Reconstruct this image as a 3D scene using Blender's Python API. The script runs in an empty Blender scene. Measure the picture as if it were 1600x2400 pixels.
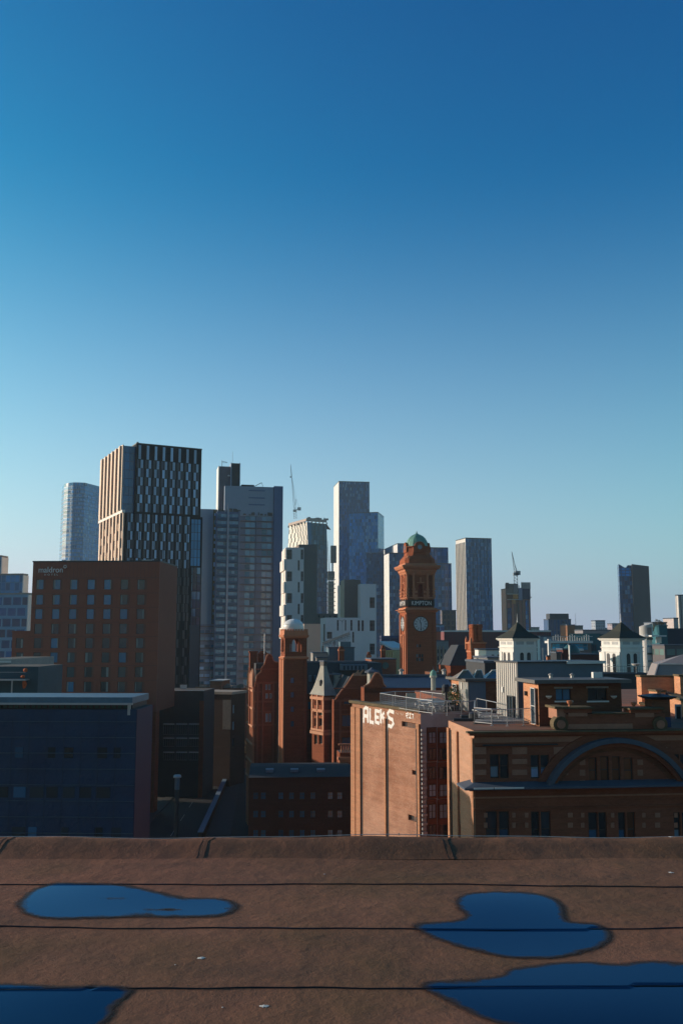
import bpy, bmesh, math, random
from mathutils import Vector
R = math.radians
HAZE = 0.00012
SKY_K = (3.8, 4.65, 1.97)
rnd = random.Random(7)
scene = bpy.context.scene
# ------------------------------------------------------------------ camera
F = 2200.0; EYE = 36.0; TP = 290.0 / F
PITCH = math.atan(TP)
cam_d = bpy.data.cameras.new("camera"); cam = bpy.data.objects.new("camera", cam_d)
scene.collection.objects.link(cam); scene.camera = cam
cam_d.sensor_fit = 'VERTICAL'; cam_d.sensor_height = 36.0; cam_d.lens = 36.0 * F / 2400.0
cam_d.clip_start = 0.1; cam_d.clip_end = 30000
cam.location = (0, 0, EYE); cam.rotation_euler = (R(90) + PITCH, 0, 0)
# ------------------------------------------------------------------ sky, sun, exposure
SUN_AZ = 74.0      # degrees to the left of the view
SUN_EL = 13.5
w = bpy.data.worlds.new("World"); scene.world = w; w.use_nodes = True
nt = w.node_tree; nt.nodes.clear()
sky = nt.nodes.new('ShaderNodeTexSky'); sky.sky_type = 'NISHITA'; sky.sun_disc = False
sky.sun_elevation = R(SUN_EL); sky.sun_rotation = R(-SUN_AZ)
sky.altitude = 0; sky.air_density = 1.0; sky.dust_density = 0.35; sky.ozone_density = 2.5
bg = nt.nodes.new('ShaderNodeBackground'); bg.inputs[1].default_value = 0.1
wo = nt.nodes.new('ShaderNodeOutputWorld')
def wm(op, a, b=None, clamp=False):
    n = nt.nodes.new('ShaderNodeMath'); n.operation = op; n.use_clamp = clamp
    for i, v in enumerate((a, b)):
        if v is None: continue
        if isinstance(v, (int, float)): n.inputs[i].default_value = v
        else: nt.links.new(v, n.inputs[i])
    return n.outputs[0]
# per channel tone of the sky: deeper blue overhead, as in the photograph
sr = nt.nodes.new('ShaderNodeSeparateColor'); nt.links.new(sky.outputs[0], sr.inputs[0]); cr = nt.nodes.new('ShaderNodeCombineColor')
for i, (e, k) in enumerate(((2.46, SKY_K[0]), (1.7, SKY_K[1]), (1.13, SKY_K[2]))):
    nt.links.new(wm('MULTIPLY', wm('POWER', wm('MULTIPLY', sr.outputs[i], .09), e), k * 10), cr.inputs[i])
# pale air low over the horizon, brighter towards the sun
tcw = nt.nodes.new('ShaderNodeTexCoord'); sp_ = nt.nodes.new('ShaderNodeSeparateXYZ'); nt.links.new(tcw.outputs['Generated'], sp_.inputs[0])
dt = wm('ADD', wm('MULTIPLY', sp_.outputs[0], -math.sin(R(SUN_AZ))), wm('MULTIPLY', sp_.outputs[1], math.cos(R(SUN_AZ))))
az = wm('ADD', wm('MULTIPLY', dt, 1.5), .1, True)
def mixw(f, a, b):
    n = nt.nodes.new('ShaderNodeMix'); n.data_type = 'RGBA'
    for sck, v in ((n.inputs[0], f), (n.inputs[6], a), (n.inputs[7], b)):
        if isinstance(v, tuple): sck.default_value = (*v, 1)
        else: nt.links.new(v, sck)
    return n.outputs[2]
back = wm('ADD', wm('MULTIPLY', sp_.outputs[1], 1.6), .25, True)      # the unseen sky behind the viewer is reddened to warm shaded fronts
air = mixw(back, (1.75, 1.2, 1.65), mixw(az, (4.3, 5.15, 6.8), (7.4, 5.7, 8.7)))
lowf = wm('POWER', wm('SUBTRACT', 1.0, wm('MULTIPLY', wm('MAXIMUM', sp_.outputs[2], 0.0), 2.1), True), 1.8)
deep = mixw(back, (2.6, .85, .72), (1.0, 1.0, 1.0))
mb_ = nt.nodes.new('ShaderNodeMix'); mb_.data_type = 'RGBA'; mb_.blend_type = 'MULTIPLY'; mb_.inputs[0].default_value = 1
nt.links.new(cr.outputs[0], mb_.inputs[6]); nt.links.new(deep, mb_.inputs[7])
nt.links.new(mixw(lowf, mb_.outputs[2], air), bg.inputs[0]); nt.links.new(bg.outputs[0], wo.inputs[0])
sl = bpy.data.lights.new("sun", 'SUN'); sun = bpy.data.objects.new("sun", sl); scene.collection.objects.link(sun)
sl.energy = 4.8; sl.angle = R(0.5); sl.color = (1.0, 0.84, 0.68)
sd = Vector((-math.sin(R(SUN_AZ)) * math.cos(R(SUN_EL)), math.cos(R(SUN_AZ)) * math.cos(R(SUN_EL)), math.sin(R(SUN_EL))))
sun.rotation_euler = sd.to_track_quat('Z', 'Y').to_euler(); sun.location = (-60, 0, 120)
scene.view_settings.view_transform = 'Standard'; scene.view_settings.look = 'None'
scene.view_settings.exposure = 0.0; scene.view_settings.gamma = 1.0
scene.render.engine = 'CYCLES'
scene.cycles.max_bounces = 5; scene.cycles.volume_bounces = 0
scene.cycles.use_denoising = True

# ------------------------------------------------------------------ measuring helpers (photo px -> rays)
def ray(px, py):
    a = (px - 800.0) / F; b = (1200.0 - py) / F
    c, s = math.cos(PITCH), math.sin(PITCH)
    return Vector((a, c - b * s, s + b * c))
def at(px, py, Y):
    d = ray(px, py); t = Y / d.y
    return Vector((d.x * t, Y, EYE + d.z * t))
def flat(px, py, z):
    d = ray(px, py); t = (z - EYE) / d.z
    return Vector((d.x * t, d.y * t, z))
def on_plane(px, py, O, U):
    d = ray(px, py); n = Vector((U.y, -U.x, 0))
    t = n.dot(Vector((O.x, O.y, EYE)) - Vector((0, 0, EYE))) / n.dot(d)
    p = Vector((0, 0, EYE)) + d * t
    return (p.x - O.x) * U.x + (p.y - O.y) * U.y, p.z

# ------------------------------------------------------------------ materials
MATS = {}
def newmat(name):
    m = bpy.data.materials.new(name); m.use_nodes = True
    MATS[name] = m
    return m, m.node_tree, m.node_tree.nodes['Principled BSDF']
def mixc(nt, fac, c1, c2, bt='MIX'):
    n = nt.nodes.new('ShaderNodeMix'); n.data_type = 'RGBA'; n.blend_type = bt
    for sock, v in ((n.inputs[0], fac), (n.inputs[6], c1), (n.inputs[7], c2)):
        if hasattr(v, 'is_output') or isinstance(v, bpy.types.NodeSocket): nt.links.new(v, sock)
        elif isinstance(v, (int, float)): sock.default_value = v
        else: sock.default_value = (*v, 1)
    return n.outputs[2]
def mth(nt, op, a, b=None, c=None):
    n = nt.nodes.new('ShaderNodeMath'); n.operation = op
    for i, v in enumerate((a, b, c)):
        if v is None: continue
        if isinstance(v, (int, float)): n.inputs[i].default_value = v
        else: nt.links.new(v, n.inputs[i])
    return n.outputs[0]
def coords(nt):
    tc = nt.nodes.new('ShaderNodeTexCoord'); sp = nt.nodes.new('ShaderNodeSeparateXYZ')
    nt.links.new(tc.outputs['Object'], sp.inputs[0])
    return tc.outputs['Object'], sp
def uv_of(nt):
    _, sp = coords(nt)
    u = mth(nt, 'ADD', sp.outputs[0], sp.outputs[1])
    return u, sp.outputs[2]
def noise(nt, vec, scale, detail=4, rough=.6):
    n = nt.nodes.new('ShaderNodeTexNoise'); n.inputs['Scale'].default_value = scale
    n.inputs['Detail'].default_value = detail; n.inputs['Roughness'].default_value = rough
    if vec is not None: nt.links.new(vec, n.inputs['Vector'])
    return n.outputs[0]
def ramp(nt, fac, p0, p1, v0=0.0, v1=1.0):
    n = nt.nodes.new('ShaderNodeMapRange'); nt.links.new(fac, n.inputs[0])
    for i, v in enumerate((p0, p1, v0, v1)): n.inputs[i + 1].default_value = v
    return n.outputs[0]
def bump(nt, bs, h, dist, strength=1.0):
    b = nt.nodes.new('ShaderNodeBump'); b.inputs['Distance'].default_value = dist; b.inputs['Strength'].default_value = strength
    nt.links.new(h, b.inputs['Height']); nt.links.new(b.outputs[0], bs.inputs['Normal'])
def pm(name, col, rough=.75, metal=0.0, var=.25, scale=.6, bmp=0.0, bscale=20, spec=.4, fine=6.0):
    m, nt, bs = newmat(name)
    o, sp = coords(nt)
    n1 = noise(nt, o, scale, 5); n2 = noise(nt, o, scale * fine, 3)
    f = mth(nt, 'MULTIPLY_ADD', n2, .45, mth(nt, 'MULTIPLY', n1, .65))
    f = ramp(nt, f, .3, .8)
    lo = tuple(c * (1 - var) for c in col); hi = tuple(min(1, c * (1 + var)) for c in col)
    nt.links.new(mixc(nt, f, lo, hi), bs.inputs['Base Color'])
    bs.inputs['Roughness'].default_value = rough; bs.inputs['Metallic'].default_value = metal
    bs.inputs['Specular IOR Level'].default_value = spec
    if bmp: bump(nt, bs, noise(nt, o, bscale, 4), bmp)
    return m
def brick(name, c1, c2, mortar, streak=.35, big=.5, pale=None, bw=.23, bh=.075):
    m, nt, bs = newmat(name)
    o, sp = coords(nt); u = mth(nt, 'ADD', sp.outputs[0], sp.outputs[1])
    cv = nt.nodes.new('ShaderNodeCombineXYZ'); nt.links.new(u, cv.inputs[0]); nt.links.new(sp.outputs[2], cv.inputs[1])
    bt = nt.nodes.new('ShaderNodeTexBrick'); nt.links.new(cv.outputs[0], bt.inputs['Vector'])
    bt.inputs['Scale'].default_value = 1; bt.inputs['Brick Width'].default_value = bw; bt.inputs['Row Height'].default_value = bh
    bt.inputs['Mortar Size'].default_value = .007; bt.inputs['Bias'].default_value = .1
    bt.inputs['Color1'].default_value = (*c1, 1); bt.inputs['Color2'].default_value = (*c2, 1); bt.inputs['Mortar'].default_value = (*mortar, 1)
    n1 = ramp(nt, noise(nt, o, .35, 5), .3, .7)
    c = mixc(nt, mth(nt, 'MULTIPLY', n1, big), bt.outputs[0], tuple(x * .62 for x in c1))
    # rows of differently fired brick
    cs = nt.nodes.new('ShaderNodeCombineXYZ'); nt.links.new(mth(nt, 'MULTIPLY', u, .25), cs.inputs[0]); nt.links.new(mth(nt, 'MULTIPLY', sp.outputs[2], 3.0), cs.inputs[1])
    st = ramp(nt, noise(nt, cs.outputs[0], 1.0, 4), .42, .62)
    c = mixc(nt, mth(nt, 'MULTIPLY', st, streak), c, tuple(min(1, x * 1.5) for x in c2))
    n3 = ramp(nt, noise(nt, cv.outputs[0], 9, 3), .62, .74)
    c = mixc(nt, mth(nt, 'MULTIPLY', n3, .4), c, tuple(min(1, x * 2.0) for x in mortar))
    if pale:
        z = ramp(nt, sp.outputs[2], pale[0], pale[1])
        c = mixc(nt, mth(nt, 'MULTIPLY', z, pale[2]), c, pale[3])
    nt.links.new(c, bs.inputs['Base Color']); bs.inputs['Roughness'].default_value = .88
    bs.inputs['Specular IOR Level'].default_value = .2
    bump(nt, bs, bt.outputs['Fac'], -.01)
    return m
def facade(name, glass, frame, cw, ch, fw=.25, fh=.15, stag=0.0, lo=.5, hi=1.6, gr=.12, fr=.5, pale=0.0, paleC=(.35, .4, .45), wob=.02, metal=0.0):
    """curtain wall: window cells with individually varied panes between mullions and floor bands"""
    m, nt, bs = newmat(name)
    if glass[2] > glass[0] * 1.8: glass = (glass[0] * .22, glass[1] * 1.2, min(.9, glass[2] * 2.1)); frame = (frame[0] * .5, frame[1] * .95, min(.9, frame[2] * 1.35)); paleC = (.22, .42, .60)  # blue of the mirrored sky is put into pane and frame colours
    u, z = uv_of(nt)
    v = mth(nt, 'DIVIDE', z, ch); vf = mth(nt, 'FLOOR', v)
    uu = mth(nt, 'DIVIDE', u, cw)
    if stag: uu = mth(nt, 'ADD', uu, mth(nt, 'MULTIPLY', mth(nt, 'MODULO', vf, 2.0), stag))
    uf = mth(nt, 'FLOOR', uu)
    mu = mth(nt, 'GREATER_THAN', mth(nt, 'SUBTRACT', uu, uf), fw)
    mv = mth(nt, 'GREATER_THAN', mth(nt, 'SUBTRACT', v, vf), fh)
    mask = mth(nt, 'MULTIPLY', mu, mv)
    cv = nt.nodes.new('ShaderNodeCombineXYZ'); nt.links.new(uf, cv.inputs[0]); nt.links.new(vf, cv.inputs[1])
    wn = nt.nodes.new('ShaderNodeTexWhiteNoise'); wn.noise_dimensions = '2D'; nt.links.new(cv.outputs[0], wn.inputs['Vector'])
    o, sp = coords(nt)
    g = mixc(nt, ramp(nt, wn.outputs[0], 0, 1), tuple(x * lo for x in glass), tuple(min(1, x * hi) for x in glass))
    if pale:
        cl = ramp(nt, noise(nt, o, .045, 3), .4, .62)
        g = mixc(nt, mth(nt, 'MULTIPLY', mth(nt, 'GREATER_THAN', wn.outputs[0], 1 - pale), cl), g, paleC)
    fcol = mixc(nt, noise(nt, o, .05, 3), tuple(x * .8 for x in frame), tuple(min(1, x * 1.2) for x in frame))
    nt.links.new(mixc(nt, mask, fcol, g), bs.inputs['Base Color'])
    nt.links.new(mth(nt, 'MULTIPLY_ADD', mask, gr - fr, fr), bs.inputs['Roughness'])
    bs.inputs['Specular IOR Level'].default_value = .6; bs.inputs['Metallic'].default_value = metal
    nm = nt.nodes.new('ShaderNodeBump'); nm.inputs['Distance'].default_value = wob * 4
    nt.links.new(mth(nt, 'ADD', mask, mth(nt, 'MULTIPLY', noise(nt, o, .25, 2), 2.0)), nm.inputs['Height']); nm.inputs['Strength'].default_value = .5
    nt.links.new(nm.outputs[0], bs.inputs['Normal'])
    return m
def glass(name, col, rough=.06, spec=.8, var=.4):
    m, nt, bs = newmat(name)
    o, sp = coords(nt)
    oi = nt.nodes.new('ShaderNodeObjectInfo')
    c = mixc(nt, oi.outputs['Random'], tuple(x * (1 - var) for x in col), tuple(min(1, x * (1 + var)) for x in col))
    nt.links.new(c, bs.inputs['Base Color']); bs.inputs['Roughness'].default_value = rough
    bs.inputs['Specular IOR Level'].default_value = spec
    bump(nt, bs, noise(nt, o, .8, 2), .012)
    return m

# ------------------------------------------------------------------ mesh builder
class MB:
    def __init__(s): s.v = []; s.f = []
    def add(s, vs, fs):
        k = len(s.v); s.v += [tuple(p) for p in vs]; s.f += [tuple(i + k for i in f) for f in fs]; return s
    def box(s, x0, x1, y0, y1, z0, z1):
        return s.add([(x0,y0,z0),(x1,y0,z0),(x1,y1,z0),(x0,y1,z0),(x0,y0,z1),(x1,y0,z1),(x1,y1,z1),(x0,y1,z1)],
              [(0,3,2,1),(4,5,6,7),(0,1,5,4),(1,2,6,5),(2,3,7,6),(3,0,4,7)])
    def prism(s, poly, z0, z1, z1s=None):
        n = len(poly); t = z1s or [z1] * n
        vs = [(p[0], p[1], z0) for p in poly] + [(p[0], p[1], t[i]) for i, p in enumerate(poly)]
        fs = [tuple(reversed(range(n))), tuple(range(n, 2 * n))] + [(i, (i + 1) % n, n + (i + 1) % n, n + i) for i in range(n)]
        return s.add(vs, fs)
    def sheet_y(s, poly, y0, y1):      # polygon in x,z extruded along y
        n = len(poly)
        vs = [(p[0], y0, p[1]) for p in poly] + [(p[0], y1, p[1]) for p in poly]
        fs = [tuple(range(n)), tuple(reversed(range(n, 2 * n)))] + [((i + 1) % n, i, n + i, n + (i + 1) % n) for i in range(n)]
        return s.add(vs, fs)
    def sheet_x(s, poly, x0, x1):      # polygon in y,z extruded along x
        n = len(poly)
        vs = [(x0, p[0], p[1]) for p in poly] + [(x1, p[0], p[1]) for p in poly]
        fs = [tuple(reversed(range(n))), tuple(range(n, 2 * n))] + [(i, (i + 1) % n, n + (i + 1) % n, n + i) for i in range(n)]
        return s.add(vs, fs)
    def lathe(s, cx, cy, prof, n=16, rot=0.0, sq=1.0, cap=True):   # prof: (r, z) bottom to top
        vs = []; fs = []
        for r, z in prof:
            for k in range(n):
                a = rot + 2 * math.pi * k / n
                vs.append((cx + r * math.cos(a), cy + r * math.sin(a) * sq, z))
        for j in range(len(prof) - 1):
            for k in range(n):
                a, b = j * n + k, j * n + (k + 1) % n
                fs.append((a, b, b + n, a + n))
        if cap: fs.append(tuple(reversed(range(n)))); fs.append(tuple(range((len(prof) - 1) * n, len(prof) * n)))
        return s.add(vs, fs)
    def bar(s, a, b, t, n=4, t2=None):
        a = Vector(a); b = Vector(b); d = (b - a)
        if d.length < 1e-6: return s
        q = d.to_track_quat('Z', 'Y'); vs = []
        for p, tt in ((a, t), (b, t2 or t)):
            for k in range(n):
                an = 2 * math.pi * (k + .5) / n
                vs.append(p + q @ Vector((math.cos(an) * tt * .7, math.sin(an) * tt * .7, 0)))
        return s.add(vs, [tuple(reversed(range(n))), tuple(range(n, 2 * n))] + [(k, (k + 1) % n, n + (k + 1) % n, n + k) for k in range(n)])
    def mesh(s, name, mat, smooth=False):
        me = bpy.data.meshes.new(name); me.from_pydata(s.v, [], s.f)
        me.materials.append(mat)
        bm = bmesh.new(); bm.from_mesh(me); bmesh.ops.recalc_face_normals(bm, faces=bm.faces); bm.to_mesh(me); bm.free()
        if smooth:
            for p in me.polygons: p.use_smooth = True
        me.update(); return me
    def build(s, name, mat, parent=None, smooth=False, **kw):
        o = bpy.data.objects.new(name, s.mesh(name, mat, smooth)); scene.collection.objects.link(o)
        if parent is not None: o.parent = parent
        for k, v in kw.items(): o[k] = v
        return o
def thing(name, label, cat, loc=(0, 0, 0), yaw=0.0, group=None):
    o = bpy.data.objects.new(name, None); scene.collection.objects.link(o)
    o.location = loc; o.rotation_euler = (0, 0, yaw); o['label'] = label; o['category'] = cat
    o.empty_display_size = .5
    if group: o['group'] = group
    return o
def tag(o, label=None, cat=None, group=None, kind=None):
    for k, v in (('label', label), ('category', cat), ('group', group), ('kind', kind)):
        if v: o[k] = v
    return o
def copy_tree(o, parent=None):
    c = o.copy(); scene.collection.objects.link(c)
    if parent is not None: c.parent = parent
    for ch in [x for x in scene.objects if x.parent == o]: copy_tree(ch, c)
    return c
def put(mesh, name, parent, loc, rz=0.0, **kw):
    o = bpy.data.objects.new(name, mesh); scene.collection.objects.link(o); o.parent = parent
    o.location = loc; o.rotation_euler = (0, 0, rz)
    for k, v in kw.items(): o[k] = v
    return o
def text(body, name, parent, loc, rz, height, mat, extrude=.03, width=None, spacing=1.0):
    cu = bpy.data.curves.new(name, 'FONT'); cu.body = body; cu.size = height; cu.extrude = extrude; cu.space_character = spacing
    t = bpy.data.objects.new(name, cu); scene.collection.objects.link(t)
    bpy.context.view_layer.update()
    dg = bpy.context.evaluated_depsgraph_get()
    me = bpy.data.meshes.new_from_object(t.evaluated_get(dg)); bpy.data.objects.remove(t)
    xs = [v.co.x for v in me.vertices]; wd = max(xs) - min(xs); x0 = min(xs)
    k = (width / wd) if width else 1.0
    for v in me.vertices: x, y, z = v.co; v.co = ((x - x0) * k, -z, y)
    me.materials.clear(); me.materials.append(mat)
    return put(me, name, parent, loc, rz)

# ------------------------------------------------------------------ buildings
class Face:
    def __init__(s, O, U, L): s.O = O; s.U = U; s.L = L
    def pt(s, a, z, d): return (s.O[0] + s.U[0] * a - s.U[1] * d, s.O[1] + s.U[1] * a + s.U[0] * d, z)
    @property
    def rz(s): return math.atan2(s.U[1], s.U[0])
class Bld:
    """a block whose near-left front corner stands at photo px pl, depth Y; front runs to px pr, side to px ps"""
    def __init__(s, name, label, cat, pl, pr, Y, pt, yaw=8.0, ps=None, D=None, z0=0.0, group=None, root=None):
        th = R(yaw); c = at(pl, pt, Y); s.top = c.z; s.z0 = z0
        s.U = Vector((math.cos(th), math.sin(th), 0)); s.V = Vector((-math.sin(th), math.cos(th), 0))
        s.O = Vector((c.x, c.y, 0)); s.th = th
        s.W = s.reach(s.O, s.U, pr, c.z)
        if D is None:
            D = s.reach(s.O if ps < pl else s.O + s.U * s.W, s.V, ps, c.z)
            if D <= .3 or D > 90: D = min(max(abs(D), 6), 60)
        s.D = D; s.H = s.top
        s.root = root or thing(name, label, cat, (s.O.x, s.O.y, z0), th, group)
        s.front = Face((0, 0), (1, 0), s.W); s.left = Face((0, D), (0, -1), D); s.right = Face((s.W, 0), (0, 1), D)
    def reach(s, P, dirv, px, z):
        k = (px - 800.0) / F; c, sn = math.cos(PITCH), math.sin(PITCH)
        # P.x + d.x*t = k*((P.y + d.y*t)*c + (z-EYE)*sn)
        den = dirv.x - k * dirv.y * c
        return (k * (P.y * c + (z - EYE) * sn) - P.x) / den
    def P(s, px, py, face='front', off=0.0):
        if face == 'front': O, U = s.O - s.V * off, s.U
        elif face == 'left': O, U = s.O + s.V * s.D, -s.V
        else: O, U = s.O + s.U * s.W, s.V
        a, z = on_plane(px, py, O, U); return a, z - s.z0
    def z(s, py, px=None):
        return s.P(px if px is not None else (s.O.x / s.O.y * F + 800), py)[1]
    def rects(s, l, face='front'):
        out = []
        for (x0, x1, y0, y1) in l:
            a0, zt = s.P(x0, y0, face); a1, zb = s.P(x1, y1, face); out.append((a0, a1, zb, zt))
        return out
    def wall(s, mat, holes=None, depth=.25, top=None, x0=0, x1=None, y0=0, name='wall', z0=0, roofmat=None):
        """shell with real openings: holes = {'front': [(a0,a1,z0,z1)..], 'left':.., 'right':..}"""
        holes = holes or {}; H = (top if top is not None else s.top - s.z0); m = MB()
        for nm, f in (('front', s.front), ('left', s.left), ('right', s.right)):
            hs_ = [h for h in holes.get(nm, []) if h[0] > .01 and h[1] < f.L - .01 and h[2] > z0 + .01 and h[3] < H - .01]
            xs = sorted(set([0, f.L] + [round(v, 4) for h in hs_ for v in h[:2]])); zs = sorted(set([z0, H] + [round(v, 4) for h in hs_ for v in h[2:]]))
            for i in range(len(xs) - 1):
                run = None
                for j in range(len(zs) - 1):
                    cx, cz = (xs[i] + xs[i+1]) / 2, (zs[j] + zs[j+1]) / 2
                    inh = any(h[0] < cx < h[1] and h[2] < cz < h[3] for h in hs_)
                    if not inh and run is None: run = zs[j]
                    if run is not None and (inh or j == len(zs) - 2):
                        e = zs[j] if inh else zs[j+1]
                        m.add([f.pt(xs[i], run, 0), f.pt(xs[i+1], run, 0), f.pt(xs[i+1], e, 0), f.pt(xs[i], e, 0)], [(0,1,2,3)]); run = None
            for a0, a1, b0, b1 in hs_:
                q = [f.pt(a0,b0,0), f.pt(a1,b0,0), f.pt(a1,b1,0), f.pt(a0,b1,0), f.pt(a0,b0,depth), f.pt(a1,b0,depth), f.pt(a1,b1,depth), f.pt(a0,b1,depth)]
                m.add(q, [(0,4,5,1), (1,5,6,2), (2,6,7,3), (3,7,4,0), (4,7,6,5)])
        m.add([(0,0,H),(s.W,0,H),(s.W,s.D,H),(0,s.D,H)], [(0,1,2,3)])
        m.add([(0,s.D,z0),(s.W,s.D,z0),(s.W,s.D,H),(0,s.D,H)], [(0,3,2,1)])
        me = bpy.data.meshes.new(name); me.from_pydata(m.v, [], m.f); me.materials.append(mat)
        me.materials.append(roofmat or MATS.get('flat_roof_felt') or pm('flat_roof_felt', (.075,.07,.068), .9, var=.35)); me.polygons[len(me.polygons) - 2].material_index = 1
        o = bpy.data.objects.new(name, me); scene.collection.objects.link(o); o.parent = s.root
        return o
    def win(s, face, rect, depth, pane_mats, frame_mat=None, nx=1, nz=1, fw=.06, name='window', panes=True):
        f = getattr(s, face); a0, a1, z0, z1 = rect; w_, h_ = a1 - a0, z1 - z0
        pm_ = rnd.choice(pane_mats) if isinstance(pane_mats, (list, tuple)) else pane_mats
        if frame_mat is None:
            me = MB().box(0, w_, 0, .06, 0, h_).mesh(name, pm_)
            return put(me, name, s.root, f.pt(a0, z0, depth - .07), f.rz)
        m = MB()
        for (x0, x1, b0, b1) in [(0, w_, 0, fw), (0, w_, h_ - fw, h_), (0, fw, fw, h_ - fw), (w_ - fw, w_, fw, h_ - fw)] + \
            [(w_ * i / nx - fw * .4, w_ * i / nx + fw * .4, fw, h_ - fw) for i in range(1, nx)] + \
            [(fw, w_ - fw, h_ * j / nz - fw * .4, h_ * j / nz + fw * .4) for j in range(1, nz)]:
            m.box(x0, x1, 0, .08, b0, b1)
        o = put(m.mesh(name, frame_mat), name, s.root, f.pt(a0, z0, depth - .12), f.rz)
        if panes: put(MB().box(.01, w_ - .01, .045, .06, .01, h_ - .01).mesh('pane', pm_), 'pane', o, (0, 0, 0))
        return o
    def wins(s, face, rects, depth, mats, **kw):
        if len(rects) <= 100:
            for r in rects: s.win(face, r, depth, mats, **kw)
            return
        order = sorted(rects, key=lambda r: -r[2]); keep = order[:100]
        for r in keep: s.win(face, r, depth, mats, **kw)
        rest = order[100:]
        f = getattr(s, face); nm = kw.get('name', 'window')
        ml = mats if isinstance(mats, (list, tuple)) else [mats]
        m = MB(); idx = []
        for r in rest:
            q = [f.pt(r[0], r[2], depth - .07), f.pt(r[1], r[2], depth - .07), f.pt(r[1], r[3], depth - .07), f.pt(r[0], r[3], depth - .07),
                 f.pt(r[0], r[2], depth - .01), f.pt(r[1], r[2], depth - .01), f.pt(r[1], r[3], depth - .01), f.pt(r[0], r[3], depth - .01)]
            m.add(q, [(0,1,2,3),(0,4,5,1),(1,5,6,2),(2,6,7,3),(3,7,4,0),(4,7,6,5)]); idx += [rnd.randrange(len(ml))] * 6
        me = bpy.data.meshes.new(nm + '_rows'); me.from_pydata(m.v, [], m.f)
        for x in ml: me.materials.append(x)
        for p, i in zip(me.polygons, idx): p.material_index = i
        put(me, nm + '_rows', s.root, (0, 0, 0), 0, kind='stuff')
    def ledge(s, zc, h, out, mat, name='cornice', faces=('front', 'left', 'right')):
        o = out; return MB().box(-o, s.W + o, -o, s.D + o if 'right' in faces else s.D, zc, zc + h).build(name, mat, s.root)
# ------------------------------------------------------------------ shared materials
m_concrete = pm('concrete', (.30,.29,.28), .85)
m_dark = pm('dark_metal', (.03,.035,.045), .5)
m_steel = pm('galvanised_steel', (.46,.48,.50), .42, metal=.55, var=.12)
m_white = pm('white_paint', (.72,.72,.70), .6, var=.06)
m_lead = pm('lead_sheet', (.075,.10,.14), .8, var=.25, scale=.5)
m_slate = pm('slate', (.04,.045,.055), .75, var=.3, scale=.8, bmp=.02, bscale=6)
m_moss = pm('mossy_stone', (.12,.09,.05), .95, var=.4, scale=1.2, bmp=.03)
m_glass = glass('window_glass', (.02,.035,.05))
m_gblue = glass('sky_tinted_glass', (.03,.13,.25), .12)  # sky reflection is put into the pane colour as blue
m_gpale = glass('curtained_glass', (.18,.30,.40), .2)
m_gwarm = glass('warm_interior_glass', (.20,.07,.03), .15)
m_ggreen = glass('green_glass', (.03,.085,.08), .12)
m_timber = pm('timber_frame', (.06,.045,.04), .6)
m_wframe = pm('white_frame', (.55,.55,.55), .5, var=.08)
m_terra = brick('red_terracotta', (.20,.050,.022), (.27,.080,.036), (.15,.055,.03), streak=.2, big=.35)
m_terra_trim = pm('terracotta_trim', (.50,.19,.095), .8, var=.18, scale=.9, bmp=.02, bscale=8)
m_terra_pale = pm('pale_terracotta', (.50,.24,.14), .8, var=.18, scale=.9)
m_brickR = brick('weathered_brick', (.36,.155,.085), (.45,.22,.13), (.50,.40,.32), streak=.3, big=.35)
m_brickO = brick('sunlit_orange_brick', (.50,.20,.10), (.60,.29,.16), (.5,.38,.28), streak=.3, big=.25)
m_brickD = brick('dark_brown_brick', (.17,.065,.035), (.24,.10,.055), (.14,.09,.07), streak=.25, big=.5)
m_brickShade = brick('shaded_brick', (.055,.026,.018), (.075,.035,.025), (.05,.035,.03), streak=.2, big=.5)  # darker brick for the low street; its shade is put into the colour
m_slateShade = pm('shaded_slate', (.012,.016,.024), .85, var=.3, scale=.8)  # slate darkened to carry the shade over the low houses
m_copper = pm('verdigris_copper', (.16,.36,.30), .6, var=.3, scale=.8, bmp=.02)
m_black = pm('black_sign', (.012,.013,.016), .5)
m_letter = pm('white_letter', (.78,.78,.78), .5, var=.03)

# ------------------------------------------------------------------ ground and street
m_ground = pm('city_ground', (.035,.033,.032), .95, var=.4, scale=.05)
g = MB(); gv = [(3600 * math.cos(2*math.pi*k/48), 1400 + 3600 * math.sin(2*math.pi*k/48), 0) for k in range(48)]
g.add(gv, [tuple(range(48))]); tag(g.build('ground', m_ground), kind='structure')
m_asph = pm('asphalt', (.012,.012,.014), .8, var=.3, scale=.3, bmp=.01)
def strip(name, pts, z, mat):
    return tag(MB().add([(p.x, p.y, z) for p in pts], [tuple(range(len(pts)))]).build(name, mat), kind='structure')
strip('street', [flat(330,1960,0), flat(468,1960,0), flat(556,1758,0), flat(566,1700,0), flat(540,1700,0), flat(505,1758,0)], .006, m_asph)
m_pave = pm('paving', (.035,.035,.036), .8)
def kerb(name, a, b, c, d): 
    return tag(MB().prism([(p.x, p.y) for p in (a, b, c, d)], 0, .13).build(name, m_pave), kind='structure')
kerb('pavement', flat(482,1960,0), flat(540,1960,0), flat(576,1760,0), flat(562,1760,0))
kerb('pavement', flat(300,1960,0), flat(326,1960,0), flat(502,1760,0), flat(492,1760,0))
MK = MB()
for k in range(9):
    t0 = k / 9; t1 = t0 + .05
    a = flat(400,1960,0).lerp(flat(530,1758,0), t0); b = flat(400,1960,0).lerp(flat(530,1758,0), t1)
    MK.add([(a.x-.07,a.y,.012),(a.x+.07,a.y,.012),(b.x+.07,b.y,.012),(b.x-.07,b.y,.012)], [(0,1,2,3)])
tag(MK.build('road_marking', m_concrete), kind='structure')
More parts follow.
